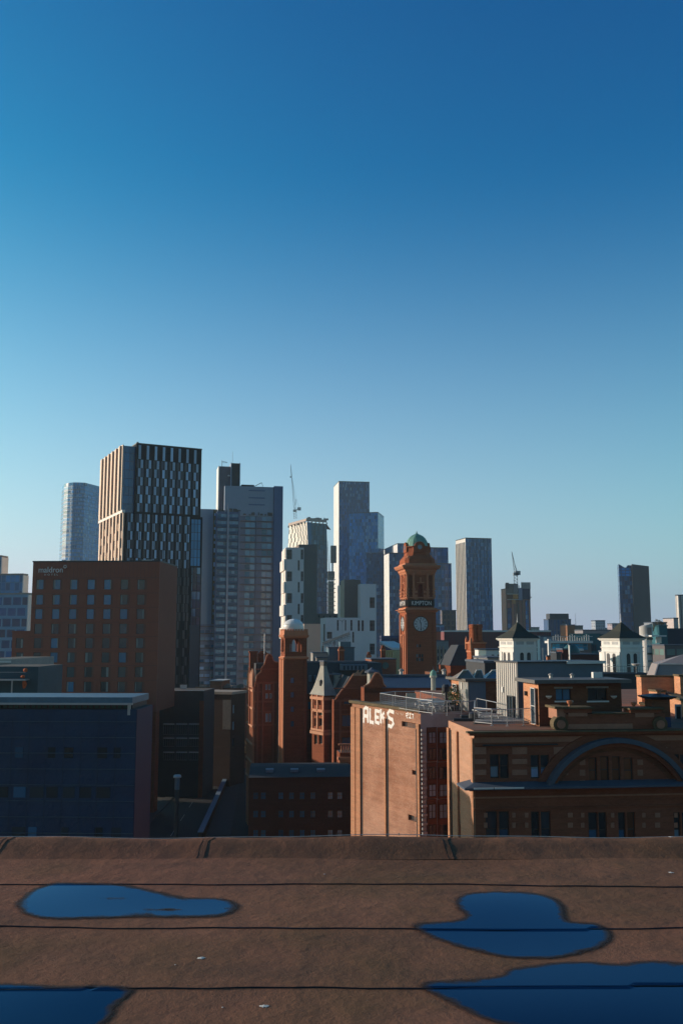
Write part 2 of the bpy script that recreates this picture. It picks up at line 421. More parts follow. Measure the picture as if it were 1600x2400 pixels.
# low boundary wall with a pale coping running up the street
a, b = flat(470,1950,1.8), flat(557,1760,1.8); n_ = Vector((b.y-a.y, a.x-b.x, 0)).normalized()
t = thing('boundary_wall', 'long low wall with pale blue coping running up the dark street', 'wall', (a.x, a.y, 0))
def seg(z0, z1, h): 
    q = [a - n_*h, a + n_*h, b + n_*h, b - n_*h]; return MB().prism([(p.x - a.x, p.y - a.y) for p in q], z0, z1)
seg(0, 1.7, .35).build('wall', m_brickShade, t); seg(1.7, 1.85, .5).build('coping', pm('pale_coping', (.13,.20,.27), .7, var=.1), t)

# ------------------------------------------------------------------ the felt roof in the foreground
m_felt, nt, bs = newmat('roofing_felt')
o, sp = coords(nt)
n1 = ramp(nt, noise(nt, o, .45, 5), .3, .72); n2 = ramp(nt, noise(nt, o, 2.2, 5), .3, .7); n3 = noise(nt, o, 95, 3, .8)
c = mixc(nt, n1, (.150,.072,.046), (.240,.120,.078)); c = mixc(nt, mth(nt, 'MULTIPLY', n2, .25), c, (.13,.09,.05))
c = mixc(nt, mth(nt, 'MULTIPLY', ramp(nt, noise(nt, o, .8, 4, .55), .50, .66), .55), c, (.105,.075,.036))
c = mixc(nt, mth(nt, 'MULTIPLY', ramp(nt, noise(nt, o, .33, 3, .5), .52, .68), .4), c, (.30,.125,.09))
ys = nt.nodes.new('ShaderNodeCombineXYZ'); nt.links.new(mth(nt, 'MULTIPLY', sp.outputs[0], .5), ys.inputs[0]); nt.links.new(mth(nt, 'MULTIPLY', sp.outputs[1], 2.5), ys.inputs[1])
c = mixc(nt, mth(nt, 'MULTIPLY', ramp(nt, noise(nt, ys.outputs[0], 1.3, 4), .5, .75), .45), c, (.09,.06,.05))
c = mixc(nt, mth(nt, 'MULTIPLY', ramp(nt, n3, .45, .75), .25), c, (.36,.22,.16))
vd = nt.nodes.new('ShaderNodeTexVoronoi'); vd.inputs['Scale'].default_value = 60; nt.links.new(o, vd.inputs['Vector'])
c = mixc(nt, mth(nt, 'MULTIPLY', mth(nt, 'LESS_THAN', vd.outputs['Distance'], .16), ramp(nt, noise(nt, o, 6, 2), .52, .6)), c, (.06,.04,.035))
nt.links.new(c, bs.inputs['Base Color']); bs.inputs['Roughness'].default_value = .9; bs.inputs['Specular IOR Level'].default_value = .04
hgt = mth(nt, 'MULTIPLY_ADD', n3, .14, noise(nt, o, 3.2, 4)); bump(nt, bs, hgt, .03, .9)
m_bit = pm('bitumen', (.012,.011,.011), .45, var=.3, scale=8)
RZ = EYE - 1.62
t = thing('flat_roof_building', 'brown felt flat roof in the foreground with puddles and a raised edge', 'roof', (0, 0, 0))
MB().box(-30, 30, -12, 7.2, 0, RZ - .06).build('wall', m_brickD, t)
seams = [7.17, 6.40, 5.50, 4.60, 3.70, 2.8, 1.9, .4, -12]
def wob(x, k, A=.018): return A * (math.sin(x * 1.1 + k * 2.1) + .6 * math.sin(x * 2.7 + k) + .35 * math.sin(x * 6.3 + 3 * k) + .2 * math.sin(x*17+k))
def relief(x, y): return .012 * math.sin(x * .9 + y * 1.3) * math.sin(y * 2.1 + .4 * x) + .006 * math.sin(x * 2.3 - y * 3.1)
def felt_z(x, y):
    for k in range(len(seams) - 1):
        y0 = seams[k] + wob(x, k); y1 = seams[k + 1] + wob(x, k + 1)
        if y <= y0 and y > y1: return RZ + .004 * (y0 - y) / (y0 - y1) + relief(x, y) * .5
    return RZ + relief(x, y) * .5
NX = 240; XS = [-14 + 28 * i / NX for i in range(NX + 1)]
for k in range(len(seams) - 1):
    yb, yf = seams[k], seams[k + 1]; m = MB(); NY = 10 if k < 5 else 2
    for j in range(NY + 1):
        for i, x in enumerate(XS):
            f_ = j / NY; y0 = yb + wob(x, k) + (.06 if k else 0); y1 = yf + wob(x, k + 1)
            y = y0 + (y1 - y0) * f_
            lap = 0.004 * f_                 # each sheet laps over the next one towards the viewer
            m.v.append((x, y, RZ + lap + relief(x, y) * .5))
    for j in range(NY):
        for i in range(NX): q = j * (NX + 1) + i; m.f.append((q, q + 1, q + NX + 2, q + NX + 1))
    # thickness of the lapped edge
    base = len(m.v)
    for i, x in enumerate(XS): v = m.v[NY * (NX + 1) + i]; m.v.append((v[0], v[1] - .002, v[2] - .012))
    for i in range(NX): m.f.append((NY * (NX + 1) + i, NY * (NX + 1) + i + 1, base + i + 1, base + i))
    m.build('felt_strip', m_felt, t, smooth=False)
    if k < 6:                                # bead of bitumen squeezed out of the lap
        m = MB(); prev = None
        for i in range(0, 900):
            x = -12 + 24 * i / 900; y = yf + wob(x, k + 1) - .004
            r_ = (.0016 + .0022 * abs(math.sin(x * 9 + k)) * abs(math.sin(x * 3.3)) + rnd.uniform(0, .0022)) * (.35 + .75 * abs(math.sin(x * 1.7 + 2 * k)))
            z = RZ + relief(x, y) * .5 + .004
            m.v += [(x, y - r_, z - .002), (x, y - r_*.2, z + r_ * .55), (x, y + r_ * .8, z + .004)]
        for i in range(899):
            for j in range(2): q = i * 3 + j; m.f.append((q, q + 3, q + 4, q + 1))
        m.build('seam', m_bit, t)
# raised edge of the roof: a felt covered roll with lapped joints and a thin metal drip
prof = [(7.13,.000),(7.19,.018),(7.25,.040),(7.31,.064),(7.37,.082),(7.42,.088),(7.47,.086),(7.485,.0),(7.49,-.3)]
m = MB(); NU = 500
for i in range(NU + 1):
    x = -13 + 26 * i / NU
    for j, (y, z) in enumerate(prof):
        e = .006 * math.sin(x * 2.1 + 1) + .0035 * math.sin(x * 5.3) + .0025 * math.sin(x * 11)
        m.v.append((x, y + wob(x, 9, .010) * (1 if j < 7 else 0), RZ + z + (e if 1 < j < 7 else 0) + (.002 * math.sin(x * 23 + j) if 0 < j < 6 else 0)))
n = len(prof)
for i in range(NU):
    for j in range(n - 1): q = i * n + j; m.f.append((q, q + n, q + n + 1, q + 1))
m.build('edge_roll', m_felt, t, smooth=True)
m = MB(); prev = None
for i in range(0, 521):
    x = -13 + .05 * i; z = RZ + .091 + .006 * math.sin(x * 2.1 + 1) + .0035 * math.sin(x * 5.3) + .007 * math.sin(x * 1.3 + .7)
    p = (x, 7.475 + .004 * math.sin(x * 3), z)
    if prev: m.bar(prev, p, .0045)
    prev = p
m.build('drip_edge', m_steel, t)
def rollpt(x, j):
    y, z = prof[j]; e = .006 * math.sin(x * 2.1 + 1) + .0035 * math.sin(x * 5.3) + .0025 * math.sin(x * 11)
    return (x, y + wob(x, 9, .010), RZ + z + (e if 1 < j < 7 else 0) + (.002 * math.sin(x * 23 + j) if 0 < j < 6 else 0))
for i, x in enumerate((-5.75,-4.2,-2.55,-1.05,.75,2.62,3.9,5.1)):   # lapped joints across the roll
    sk = rnd.uniform(-.10, .10); w_ = rnd.uniform(.04, .09); m = MB(); n7 = 7
    for j in range(n7):
        for s_ in (0, .33, .66, 1):
            q = rollpt(x + sk * (1 - j / 6.0) + s_ * (w_ if j > 4 else w_ * .6), j); m.v.append((q[0], q[1] - .002, q[2] + .003))
    for j in range(n7 - 1):
        for k in range(3): q = j * 4 + k; m.f.append((q, q + 1, q + 5, q + 4))
    m.build('lap_joint', m_felt, t)
    m = MB(); prev = None
    for j in range(6):
        q = rollpt(x + sk * (1 - j / 6.0) + rnd.uniform(-.006, .006), j); p = (q[0], q[1] - .003, q[2] + .003)
        if prev: m.bar(prev, p, .0022)
        prev = p
    m.build('joint_line', m_bit, t)

# puddles: a film of water that thins out to nothing at its rim
def puddle_mat():
    m, nt, bs = newmat('rain_water')
    at_ = nt.nodes.new('ShaderNodeAttribute'); at_.attribute_name = 'film'
    o, sp = coords(nt); nn = noise(nt, o, 3.5, 5)
    f = ramp(nt, mth(nt, 'MULTIPLY', at_.outputs['Fac'], mth(nt, 'ADD', mth(nt, 'MULTIPLY_ADD', nn, 1.3, .05), mth(nt, 'MULTIPLY', noise(nt, o, 15, 4, .7), .6))), .20, .62)
    tr = nt.nodes.new('ShaderNodeBsdfTransparent')
    damp = nt.nodes.new('ShaderNodeBsdfPrincipled'); damp.inputs['Base Color'].default_value = (.035,.022,.018,1); damp.inputs['Roughness'].default_value = .6; damp.inputs['Specular IOR Level'].default_value = .15
    bs.inputs['Base Color'].default_value = (.002,.004,.012,1); bs.inputs['Roughness'].default_value = .015
    bs.inputs['Specular Tint'].default_value = (.38,.86,1.75,1); bs.inputs['IOR'].default_value = 1.25; bs.inputs['Specular IOR Level'].default_value = .5
    bump(nt, bs, noise(nt, o, 1.2, 2), .0015, .3)
    gl = nt.nodes.new('ShaderNodeBsdfGlossy'); gl.inputs['Color'].default_value = (.30,.62,1,1); gl.inputs['Roughness'].default_value = .02
    fr_ = nt.nodes.new('ShaderNodeFresnel'); fr_.inputs[0].default_value = 1.33; bs.inputs['Specular IOR Level'].default_value = 0; bs.inputs['Base Color'].default_value = (.002,.004,.010,1)
    wt = nt.nodes.new('ShaderNodeMixShader'); nt.links.new(fr_.outputs[0], wt.inputs[0]); nt.links.new(bs.outputs[0], wt.inputs[1]); nt.links.new(gl.outputs[0], wt.inputs[2])
    m1 = nt.nodes.new('ShaderNodeMixShader'); m2 = nt.nodes.new('ShaderNodeMixShader')
    nt.links.new(ramp(nt, f, .45, .75), m1.inputs[0]); nt.links.new(damp.outputs[0], m1.inputs[1]); nt.links.new(wt.outputs[0], m1.inputs[2])
    nt.links.new(ramp(nt, f, .0, .45, 0, 1), m2.inputs[0]); nt.links.new(tr.outputs[0], m2.inputs[1]); nt.links.new(m1.outputs[0], m2.inputs[2])
    nt.links.new(m2.outputs[0], nt.nodes['Material Output'].inputs[0])
    return m
m_water = puddle_mat()
def puddle(label, pts, group=None, rim=.16, islands=()):
    P = [flat(x, y, RZ) for x, y in pts]; n = len(P)
    # resample the outline smoothly (Catmull-Rom)
    Q = []
    for i in range(n):
        a, b, c, d = P[i-1], P[i], P[(i+1) % n], P[(i+2) % n]
        for k in range(5):
            u = k / 5; Q.append(.5 * ((2*b) + (c-a)*u + (2*a-5*b+4*c-d)*u*u + (-a+3*b-3*c+d)*u**3))
    ISL = [(flat(x, y, RZ), r) for x, y, r in islands]
    x0 = min(q.x for q in Q); x1 = max(q.x for q in Q); y0 = min(q.y for q in Q); y1 = max(q.y for q in Q)
    def inside(x, y):
        c_ = False
        for i in range(len(Q)):
            a, b = Q[i], Q[i-1]
            if (a.y > y) != (b.y > y) and x < (b.x-a.x)*(y-a.y)/(b.y-a.y)+a.x: c_ = not c_
        return c_
    st = .04; m = MB(); idx = {}; film = []
    nx = int((x1-x0+.4)/st)+1; ny = int((y1-y0+.4)/st)+1
    def dist(x, y):
        dm = 9
        for i in range(len(Q)):
            a, b = Q[i-1], Q[i]; dx, dy = b.x-a.x, b.y-a.y; L = dx*dx+dy*dy
            u = 0 if L == 0 else max(0, min(1, ((x-a.x)*dx+(y-a.y)*dy)/L))
            dm = min(dm, math.hypot(x-a.x-u*dx, y-a.y-u*dy))
        return dm
    for j in range(ny):
        for i in range(nx):
            x = x0-.2+i*st; y = y0-.2+j*st
            d_ = dist(x, y); d_ = d_ if inside(x, y) else -d_
            if d_ > -.5*rim:
                for p, r in ISL: d_ = min(d_, max(.02, math.hypot((x-p.x)*.5, (y-p.y)*1.6) - r + .06))
                idx[i,j] = len(m.v); m.v.append((x, y, felt_z(x, y) + .004)); film.append(max(0, min(1, .3+.7*d_/rim)))
    for (i, j), q in idx.items():
        if (i+1,j) in idx and (i,j+1) in idx and (i+1,j+1) in idx: m.f.append((q, idx[i+1,j], idx[i+1,j+1], idx[i,j+1]))
    me = bpy.data.meshes.new('puddle'); me.from_pydata(m.v, [], m.f); me.materials.append(m_water)
    at_ = me.attributes.new('film', 'FLOAT', 'POINT'); at_.data.foreach_set('value', film)
    ob = bpy.data.objects.new('puddle', me); scene.collection.objects.link(ob)
    tag(ob, label, 'puddle', group, 'thing'); return ob
PG = 'rain puddles on the felt roof'
puddle('long pale blue puddle stretching across the left of the felt roof', [(40,2120),(105,2078),(200,2074),(300,2078),(370,2092),(440,2104),(520,2108),(560,2124),(530,2146),(430,2152),(330,2150),(230,2153),(120,2156),(60,2146)], PG, .17, [(262,2108,.05),(395,2132,.05)])
puddle('keyhole shaped deep blue puddle in the middle right of the roof', [(968,2168),(1060,2160),(1092,2150),(1068,2125),(1085,2100),(1150,2094),(1230,2094),(1290,2104),(1322,2130),(1330,2158),(1400,2166),(1432,2190),(1400,2222),(1330,2240),(1240,2246),(1150,2236),(1060,2214),(1000,2194)], PG, .15)
puddle('largest dark puddle filling the lower right corner of the roof', [(985,2308),(1080,2298),(1170,2290),(1195,2270),(1280,2258),(1360,2254),(1440,2260),(1520,2252),(1620,2260),(1720,2270),(1780,2400),(1700,2480),(1400,2470),(1230,2420),(1120,2385),(1050,2350)], PG, .15)
puddle('dark puddle cut off by the lower left corner of the roof', [(-120,2310),(-60,2308),(60,2310),(160,2316),(240,2314),(308,2322),(280,2350),(265,2375),(238,2400),(180,2440),(-20,2470),(-160,2400)], PG, .12)
m_drop = pm('bird_lime', (.62,.60,.55), .8, var=.2, scale=20)
drops = [(619,2357,.045,'elongated white bird dropping nearest the bottom edge of the roof'),(472,2250,.05,'faint grey smeared bird dropping between the left and right puddles'),(405,2002,.035,'small white dropping on the seam below the raised roof edge'),
         (1571,2045,.045,'bright white dropping on the far right of the roof behind the puddles'),(760,2051,.02,'tiny white speck just above the second seam near the middle'),(1570,1963,.04,'white dropping on the raised roof edge at far right'),(411,2266,.012,'tiny white fleck to the left of the smeared dropping'),(522,2360,.012,'tiny white fleck beside the lower left puddle')]
for px, py, r_, lb in drops:
    r_ *= .5
    zz = RZ + (.085 if py < 1990 else 0); p = flat(px, py, zz); p.z = zz + .002 if py < 1990 else felt_z(p.x, p.y) - .002
    m = MB(); k_ = 14
    for k in range(k_):
        rr = r_ * rnd.uniform(.6, 1.15); m.v.append((p.x + rr*math.cos(2*math.pi*k/k_)*(1.2 if r_>.03 else .9), p.y + rr*.8*math.sin(2*math.pi*k/k_), p.z+.004))
    m.v.append((p.x, p.y, p.z + .007))
    m.f = [(k, (k+1) % k_, k_) for k in range(k_)]
    tag(m.build('bird_dropping', m_drop), lb, 'bird dropping', 'bird droppings on the felt roof', 'thing')

# ------------------------------------------------------------------ brick warehouse with the graffiti
ZR = EYE - 6.0
C = flat(985,1670,ZR); Dp = flat(825,1647,ZR)
wd = Vector((C.x-Dp.x, C.y-Dp.y, 0)); WL = wd.length; wd.normalize(); wn_ = Vector((wd.y, -wd.x, 0))
t = thing('brick_warehouse', 'tall red brick warehouse whose blank side wall carries big white graffiti', 'building', (Dp.x, Dp.y, 0), math.atan2(wd.y, wd.x))
# local frame: x along the lit side wall towards the viewer, -y outwards, +y into the block
def WP(px, py): return on_plane(px, py, Vector((Dp.x, Dp.y, 0)), wd)
def wx(px, py=1750): return WP(px, py)[0]
m_side = brick('patched_side_brick', (.33,.125,.068), (.47,.235,.15), (.62,.52,.42), streak=.22, big=.8, pale=(22.5, 14.5, .42, (.56,.42,.35)))
m_side2 = brick('side_pier_brick', (.38,.155,.08), (.47,.215,.115), (.5,.4,.3), streak=.25, big=.3)
openings = []
for x0, x1, y0, y1 in ((941,975,1690,1702),(965,976,1804,1815),(956,976,1908,1921)):
    a0, z1 = WP(x0, y0); a1, _ = WP(x1, y0); _, z0 = WP(x0, y1); openings.append((a0, a1, z0, z1))
fw_ = Face((0,0),(1,0),WL)
class _S: pass
def shell(face, H, holes, depth, name, mat, parent, extra=None, z0=0):
    m = MB(); xs = sorted({0, face.L} | {v for h in holes for v in h[:2]}); zs = sorted({z0, H} | {v for h in holes for v in h[2:]})
    for i in range(len(xs)-1):
        for j in range(len(zs)-1):
            cx, cz = (xs[i]+xs[i+1])/2, (zs[j]+zs[j+1])/2
            if not any(h[0] < cx < h[1] and h[2] < cz < h[3] for h in holes):
                m.add([face.pt(xs[i],zs[j],0), face.pt(xs[i+1],zs[j],0), face.pt(xs[i+1],zs[j+1],0), face.pt(xs[i],zs[j+1],0)], [(0,1,2,3)])
    for a0,a1,b0,b1 in holes:
        q = [face.pt(a0,b0,0), face.pt(a1,b0,0), face.pt(a1,b1,0), face.pt(a0,b1,0), face.pt(a0,b0,depth), face.pt(a1,b0,depth), face.pt(a1,b1,depth), face.pt(a0,b1,depth)]
        m.add(q, [(0,4,5,1),(1,5,6,2),(2,6,7,3),(3,7,4,0),(4,7,6,5)])
    if extra: extra(m)
    me = bpy.data.meshes.new(name); me.from_pydata(m.v, [], m.f); me.materials.append(mat)
    o = bpy.data.objects.new(name, me); scene.collection.objects.link(o); o.parent = parent; return o
def rest(m): m.add([(WL,0,0),(WL,22,0),(WL,22,ZR),(WL,0,ZR),(0,0,0),(0,22,0),(0,22,ZR),(0,0,ZR)], [(4,5,6,7),(1,2,6,5)])
shell(fw_, ZR, openings, .35, 'wall', m_side, t, rest)
# piers standing proud with slots between them
px_edges = [(825,835),(837,847),(903,906.5),(978,985)]
for i, (a, b) in enumerate(px_edges):
    x0, x1 = max(0, wx(a)), min(WL, wx(b)); top = ZR - (.9 if i > 1 else .35)
    MB().box(x0, x1, -.16, 0, 0, top).build('pier', m_side2, t)
xs_ = wx(907.5); MB().box(xs_, xs_ + .13, -.05, .0, 0, ZR-.7).build('downpipe', m_dark, t)
xs_ = wx(848); MB().box(xs_, xs_ + .10, -.05, .0, 0, ZR-.4).build('downpipe', m_dark, t)
xs_ = wx(980); MB().box(xs_-.1, xs_-.02, -.19, -.16, ZR-13.5, ZR-1.3).build('downpipe', m_dark, t)
MB().box(-.2, WL+.12, -.24, .5, ZR, ZR+.22).build('coping', m_moss, t)
for a0,a1,z0,z1 in openings:
    m = MB()
    for k in range(5): m.box(a0, a1, .2, .24, z0+(z1-z0)*(k+.2)/5, z0+(z1-z0)*(k+.6)/5)
    m.build('louvre', m_dark, t)
for k in range(3):  # rusty tie plates
    MB().box(wx(932+k*4), wx(932+k*4)+.12, -.02, .01, 20-k*.4, 20.2-k*.4).build('tie_plate', m_dark, t)
# recessed face of the light well: white glazed brick with dark sash windows
def wellrest(m): m.add([(0,0,0)], [])
fb = Face((WL,0),(0,1),7.0)
well = shell(Face((WL,0),(0,1),7.0), ZR-.02, [], .2, 'light_well_wall', pm('glazed_white_brick', (.38,.40,.42), .35, var=.2, scale=2, bmp=.02, bscale=9), t)
def FBp(px, py):  # position on that face
    U = Vector((-wn_.x, -wn_.y, 0)); O = Vector((C.x, C.y, 0)); return on_plane(px, py, O, U)
x_a = FBp(999,1800)[0]
for row, (y0, y1) in enumerate(((1705,1785),(1787,1872),(1874,1975))):
    for (pa, pb) in ((999,1021),(1024,1048)):
        a0, z1 = FBp(pa, y0); a1, _ = FBp(pb, y0); _, z0 = FBp(pa, y1)
        o = MB().box(WL+.01, WL+.09, a0, a1, z0, z1).build('window_bay', m_brickD, t)
        hw = (a1-a0)
        for q in range(2):
            zt = z1 - .35 - q*(z1-z0)*.48; h2 = (z1-z0)*.34
            m = MB(); 
            m.box(WL+.09, WL+.14, a0+.1, a0+.15, zt-h2, zt).box(WL+.09, WL+.14, a1-.15, a1-.1, zt-h2, zt).box(WL+.09, WL+.14, a0+.1, a1-.1, zt-.05, zt).box(WL+.09, WL+.14, a0+.1, a1-.1, zt-h2, zt-h2+.05).box(WL+.09, WL+.14, (a0+a1)/2-.03, (a0+a1)/2+.03, zt-h2, zt).box(WL+.09, WL+.14, a0+.1, a1-.1, zt-h2/2-.02, zt-h2/2+.02)
            f = m.build('window', m_timber, t); 
            MB().box(WL+.10, WL+.12, a0+.15, a1-.15, zt-h2+.05, zt-.05).build('pane', m_glass if (q+row) % 2 else m_gpale, f)
m = MB(); zz = 0.0
while zz < ZR - 1.2:
    m.box(WL+.0, WL+.16, -.02, .28 if int(zz/.34) % 2 else .42, zz, zz+.17); zz += .34
m.build('quoin', pm('glazed_quoin', (.45,.46,.46), .4, var=.15), t)

# graffiti: flat paint on the side wall, strokes laid out on the wall surface
m_paint = pm('white_spray_paint', (.78,.76,.74), .7, var=.08, scale=3)
STY = -.012
def stroke(m, pts, wpx):
    for (xa, ya), (xb, yb) in zip(pts[:-1], pts[1:]):
        A = Vector(WP(xa, ya)); B = Vector(WP(xb, yb)); d = (B - A); n_ = Vector((-d.y, d.x)).normalized() * wpx * .5
        d = d.normalized() * wpx * .28; A = A - d; B = B + d
        K = max(2, int((B - A).length / .12)); J = .035 if wpx > .2 else .012; L1 = []; L2 = []
        for k in range(K + 1):
            p = A.lerp(B, k / K); j1, j2 = rnd.uniform(-J, J), rnd.uniform(-J, J); q = n_.normalized()
            L1.append((p.x - n_.x + q.x * j1, STY, p.y - n_.y + q.y * j1)); L2.append((p.x + n_.x + q.x * j2, STY, p.y + n_.y + q.y * j2))
        m.add(L1 + L2[::-1], [tuple(range(2 * K + 2))])
L_ = [[[(852,1692),(853,1662),(857,1658),(862,1661),(862,1692)],[(853,1677),(862,1679)]],
      [[(867,1662),(867,1691),(875,1694)]],
      [[(889,1668),(880,1665),(880,1692),(888,1695)],[(880,1680),(887,1682)]],
      [[(892.5,1664),(892.5,1693)],[(893,1680),(899.5,1671)],[(894.5,1679),(899.5,1684),(900.5,1694)]],
      [[(922,1669),(913,1665),(908.5,1673),(911,1682),(919,1686),(922,1696),(917,1703),(909,1700)]]]
bt_ = thing('graffiti', 'large white block letters painted along the top of the brick side wall', 'graffiti', (Dp.x, Dp.y, 0), math.atan2(wd.y, wd.x))
for i, lt in enumerate(L_):
    m = MB(); STY = -.012
    for st_ in lt: stroke(m, st_, .29)
    for k in range(4):     # drips
        q = lt[0][rnd.randrange(len(lt[0]))]; A = WP(*q); m.add([(A[0], STY, A[1]), (A[0]+.05, STY, A[1]), (A[0]+.03, STY, A[1]-rnd.uniform(.3,.6))], [(0,1,2)])
    off = 0
    m.v = [(x, y - .004 * (k % 4 == 0) * 0 - i * .0005, z) for k, (x, y, z) in enumerate(m.v)]
    # each quad of a letter a hair above the previous one
    m.build('letter', m_paint, bt_)
for ob in [x for x in scene.objects if x.parent == bt_]:
    for k, p in enumerate(ob.data.polygons):
        for vi in p.vertices: ob.data.vertices[vi].co.y -= .0015 * k
m = MB(); STY = -.012
for st_ in ([(951,1673),(956,1671),(956,1676),(951,1677),(955,1683)], [(959,1673),(963,1673)], [(961,1673),(961,1682)], [(958,1682),(963,1683)], [(965,1674),(969,1674),(967,1684)]): stroke(m, st_, .09)
tg = m.build('letter', m_paint, bt_)
for k, p in enumerate(tg.data.polygons):
    for vi in p.vertices: tg.data.vertices[vi].co.y -= .0015 * k
m = MB()
for st_ in ([(928,1670),(931,1674)], [(933,1670),(933,1675)], [(938,1671),(942,1676)], [(944,1671),(944,1676)]): stroke(m, st_, .05)
tg = m.build('letter', pm('faded_paint', (.6,.5,.42), .8), bt_)
for k, p in enumerate(tg.data.polygons):
    for vi in p.vertices: tg.data.vertices[vi].co.y -= .0015 * k

# roof deck behind the side wall
u25 = Vector((-wn_.x, -wn_.y, 0))
tag(MB().prism([(C.x+.1*u25.x+.0, C.y+.1), (C.x+u25.x*7, C.y+u25.y*7), (C.x+u25.x*7+8, C.y+18), (Dp.x+14, Dp.y+12), (Dp.x+.3, Dp.y+.4)], ZR-.5, ZR-.04).build('roof_deck', pm('roof_deck_felt', (.13,.12,.11), .9, var=.3)), 'dark felt roof deck of the graffiti warehouse behind its coping', 'roof')

# ------------------------------------------------------------------ stone banded warehouse with the great arch
A = flat(1110,1712,ZR); B = flat(1050,1688,ZR)
sv = Vector((B.x-A.x, B.y-A.y, 0)); SL = sv.length; sv.normalize(); su = Vector((sv.y, -sv.x, 0)); yawA = math.atan2(su.y, su.x)
t = thing('arched_warehouse', 'brown stone banded warehouse with a great blue rimmed arch across its top floor', 'building', (A.x, A.y, 0), yawA)
AW = 34.0
def AP(px, py): return on_plane(px, py, Vector((A.x, A.y, 0)), su)
def AR(x0, x1, y0, y1): a0, z1 = AP(x0, y0); a1, _ = AP(x1, y0); _, z0 = AP(x0, y1); return (a0, a1, z0, z1)
lights = []   # (rect, pane, nz)
for r in (((1147,1169,1768,1824),m_gpale),((1170,1191,1768,1824),m_glass),((1242,1263,1769,1825),m_gpale),((1265,1286,1769,1825),m_gpale),
          ((1137,1164,1902,1985),m_glass),((1168,1192,1902,1985),m_gblue),((1243,1263,1902,1985),m_glass),((1266,1289,1902,1985),m_glass),
          ((1377,1399,1904,1985),m_gblue),((1401,1420,1904,1985),m_glass),((1447,1464,1904,1985),m_gblue),((1468,1486,1904,1985),m_gwarm),((1577,1592,1904,1985),m_gpale),((1596,1618,1904,1985),m_glass),
          ((1571,1590,1768,1826),m_glass),((1592,1612,1768,1826),m_gpale),
          ((1378,1397,1776,1836),m_gwarm),((1405,1425,1773,1836),m_gwarm),((1432,1452,1773,1836),m_gwarm),((1460,1481,1776,1836),m_gwarm)):
    lights.append((AR(*r[0]), r[1]))
ff = Face((0,0),(1,0),AW)
m_bst = brick('brown_banded_brick', (.24,.078,.042), (.32,.11,.062), (.20,.12,.09), streak=.2, big=.5)
m_stone = pm('buff_stone', (.36,.175,.115), .85, var=.25, scale=1.2)
def arest(m):
    m.add([(0,0,0),(0,SL,0),(0,SL,ZR),(0,0,ZR),(4.5,SL,0),(4.5,SL,ZR),(4.5,44,0),(4.5,44,ZR),(AW,44,0),(AW,44,ZR),(AW,0,0),(AW,0,ZR)],
          [(1,4,5,2),(4,6,7,5),(6,8,9,7),(8,10,11,9),(3,11,9,7,5,2)])
shell(ff, ZR, [l[0] for l in lights], .3, 'wall', m_bst, t, arest)
fl = Face((0,SL),(0,-1),SL)
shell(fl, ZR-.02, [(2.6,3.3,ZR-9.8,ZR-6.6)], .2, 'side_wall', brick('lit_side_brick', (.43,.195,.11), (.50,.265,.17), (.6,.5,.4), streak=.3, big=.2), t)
for x0, x1 in ((0,.5),(SL-3.1,SL-2.75),(SL-.6,SL)):
    MB().box(-.14, -.004, x0, x1, 0, ZR-.5).build('pier', m_side2, t)
MB().box(-.05,-.003,SL-2.55,SL-2.4,0,ZR-.6).build('downpipe', m_dark, t)
MB().box(-.06,-.003,SL-.85,SL-.72,0,ZR-.6).build('downpipe', m_dark, t)
for r, pmt in lights:
    w_, h_ = r[1]-r[0], r[3]-r[2]; m = MB(); fw2 = .07
    for (x0,x1,b0,b1) in ((0,w_,0,fw2),(0,w_,h_-fw2,h_),(0,fw2,fw2,h_-fw2),(w_-fw2,w_,fw2,h_-fw2),(fw2,w_-fw2,h_*.48,h_*.48+.07)): m.box(x0,x1,0,.09,b0,b1)
    fo = put(m.mesh('window', m_timber), 'window', t, (r[0], .14, r[2]))
    put(MB().box(.01,w_-.01,.05,.07,.01,h_*.48).mesh('pane', pmt), 'pane', fo, (0,0,0))
    put(MB().box(.01,w_-.01,.03,.05,h_*.48,h_-.01).mesh('pane', m_glass if pmt is not m_gwarm else m_gwarm), 'pane', fo, (0,0,0))
# blinds drawn half way in the second pair
for xa in (1243,1266):
    r = AR(xa, xa+18, 1803, 1824); MB().box(r[0]+.05, r[1], .16, .175, r[2]+.05, r[3]).build('blind', pm('pale_blind%d' % xa, (.30,.42,.62), .7), t)
def band(y0, y1, out, mat, name, x0=0, x1=AW, ret=True):
    z1 = AP(1200, y0)[1]; z0 = AP(1200, y1)[1]
    m = MB().box(x0 - (out if ret else 0), x1, -out, .0, z0, z1)
    return m.build(name, mat, t)
band(1712,1716,.55,m_moss,'cornice'); band(1716.4,1722,.38,m_bst,'cornice_moulding'); band(1727,1740,.03,m_stone,'stone_band')
z1 = AP(1200,1832)[1]; z0 = AP(1200,1840)[1]
MB().add([(-.9,-1.0,z0),(AW,-1.0,z0),(AW,0,z1),(0,0,z1),(-.9,-1.0,z0-.12),(AW,-1.0,z0-.12),(AW,0,z0-.3),(0,0,z0-.3),(-.9,1.2,z0),(-.9,1.2,z0-.12),(0,1.2,z1)],
         [(0,1,2,3),(4,5,1,0),(7,6,5,4),(0,8,9,4),(8,0,3,10)]).build('lead_ledge', m_lead, t)
m = MB()
for x0, x1 in ((1100,1146),(1148,1216)): r = AR(x0,x1,1836,1838); m.box(r[0],r[1],-1.03,-1.0,z0-.07,z0+.03)
m.build('flashing', m_white, t)
band(1844,1850,.45,m_bst,'string_course'); band(1866,1870,.08,m_stone,'stone_band'); band(1744,1747,.22,m_dark,'gutter', x0=AP(1130,1745)[0], x1=AP(1304,1745)[0], ret=False)
band(1893,1896,.12,m_bst,'string_course')
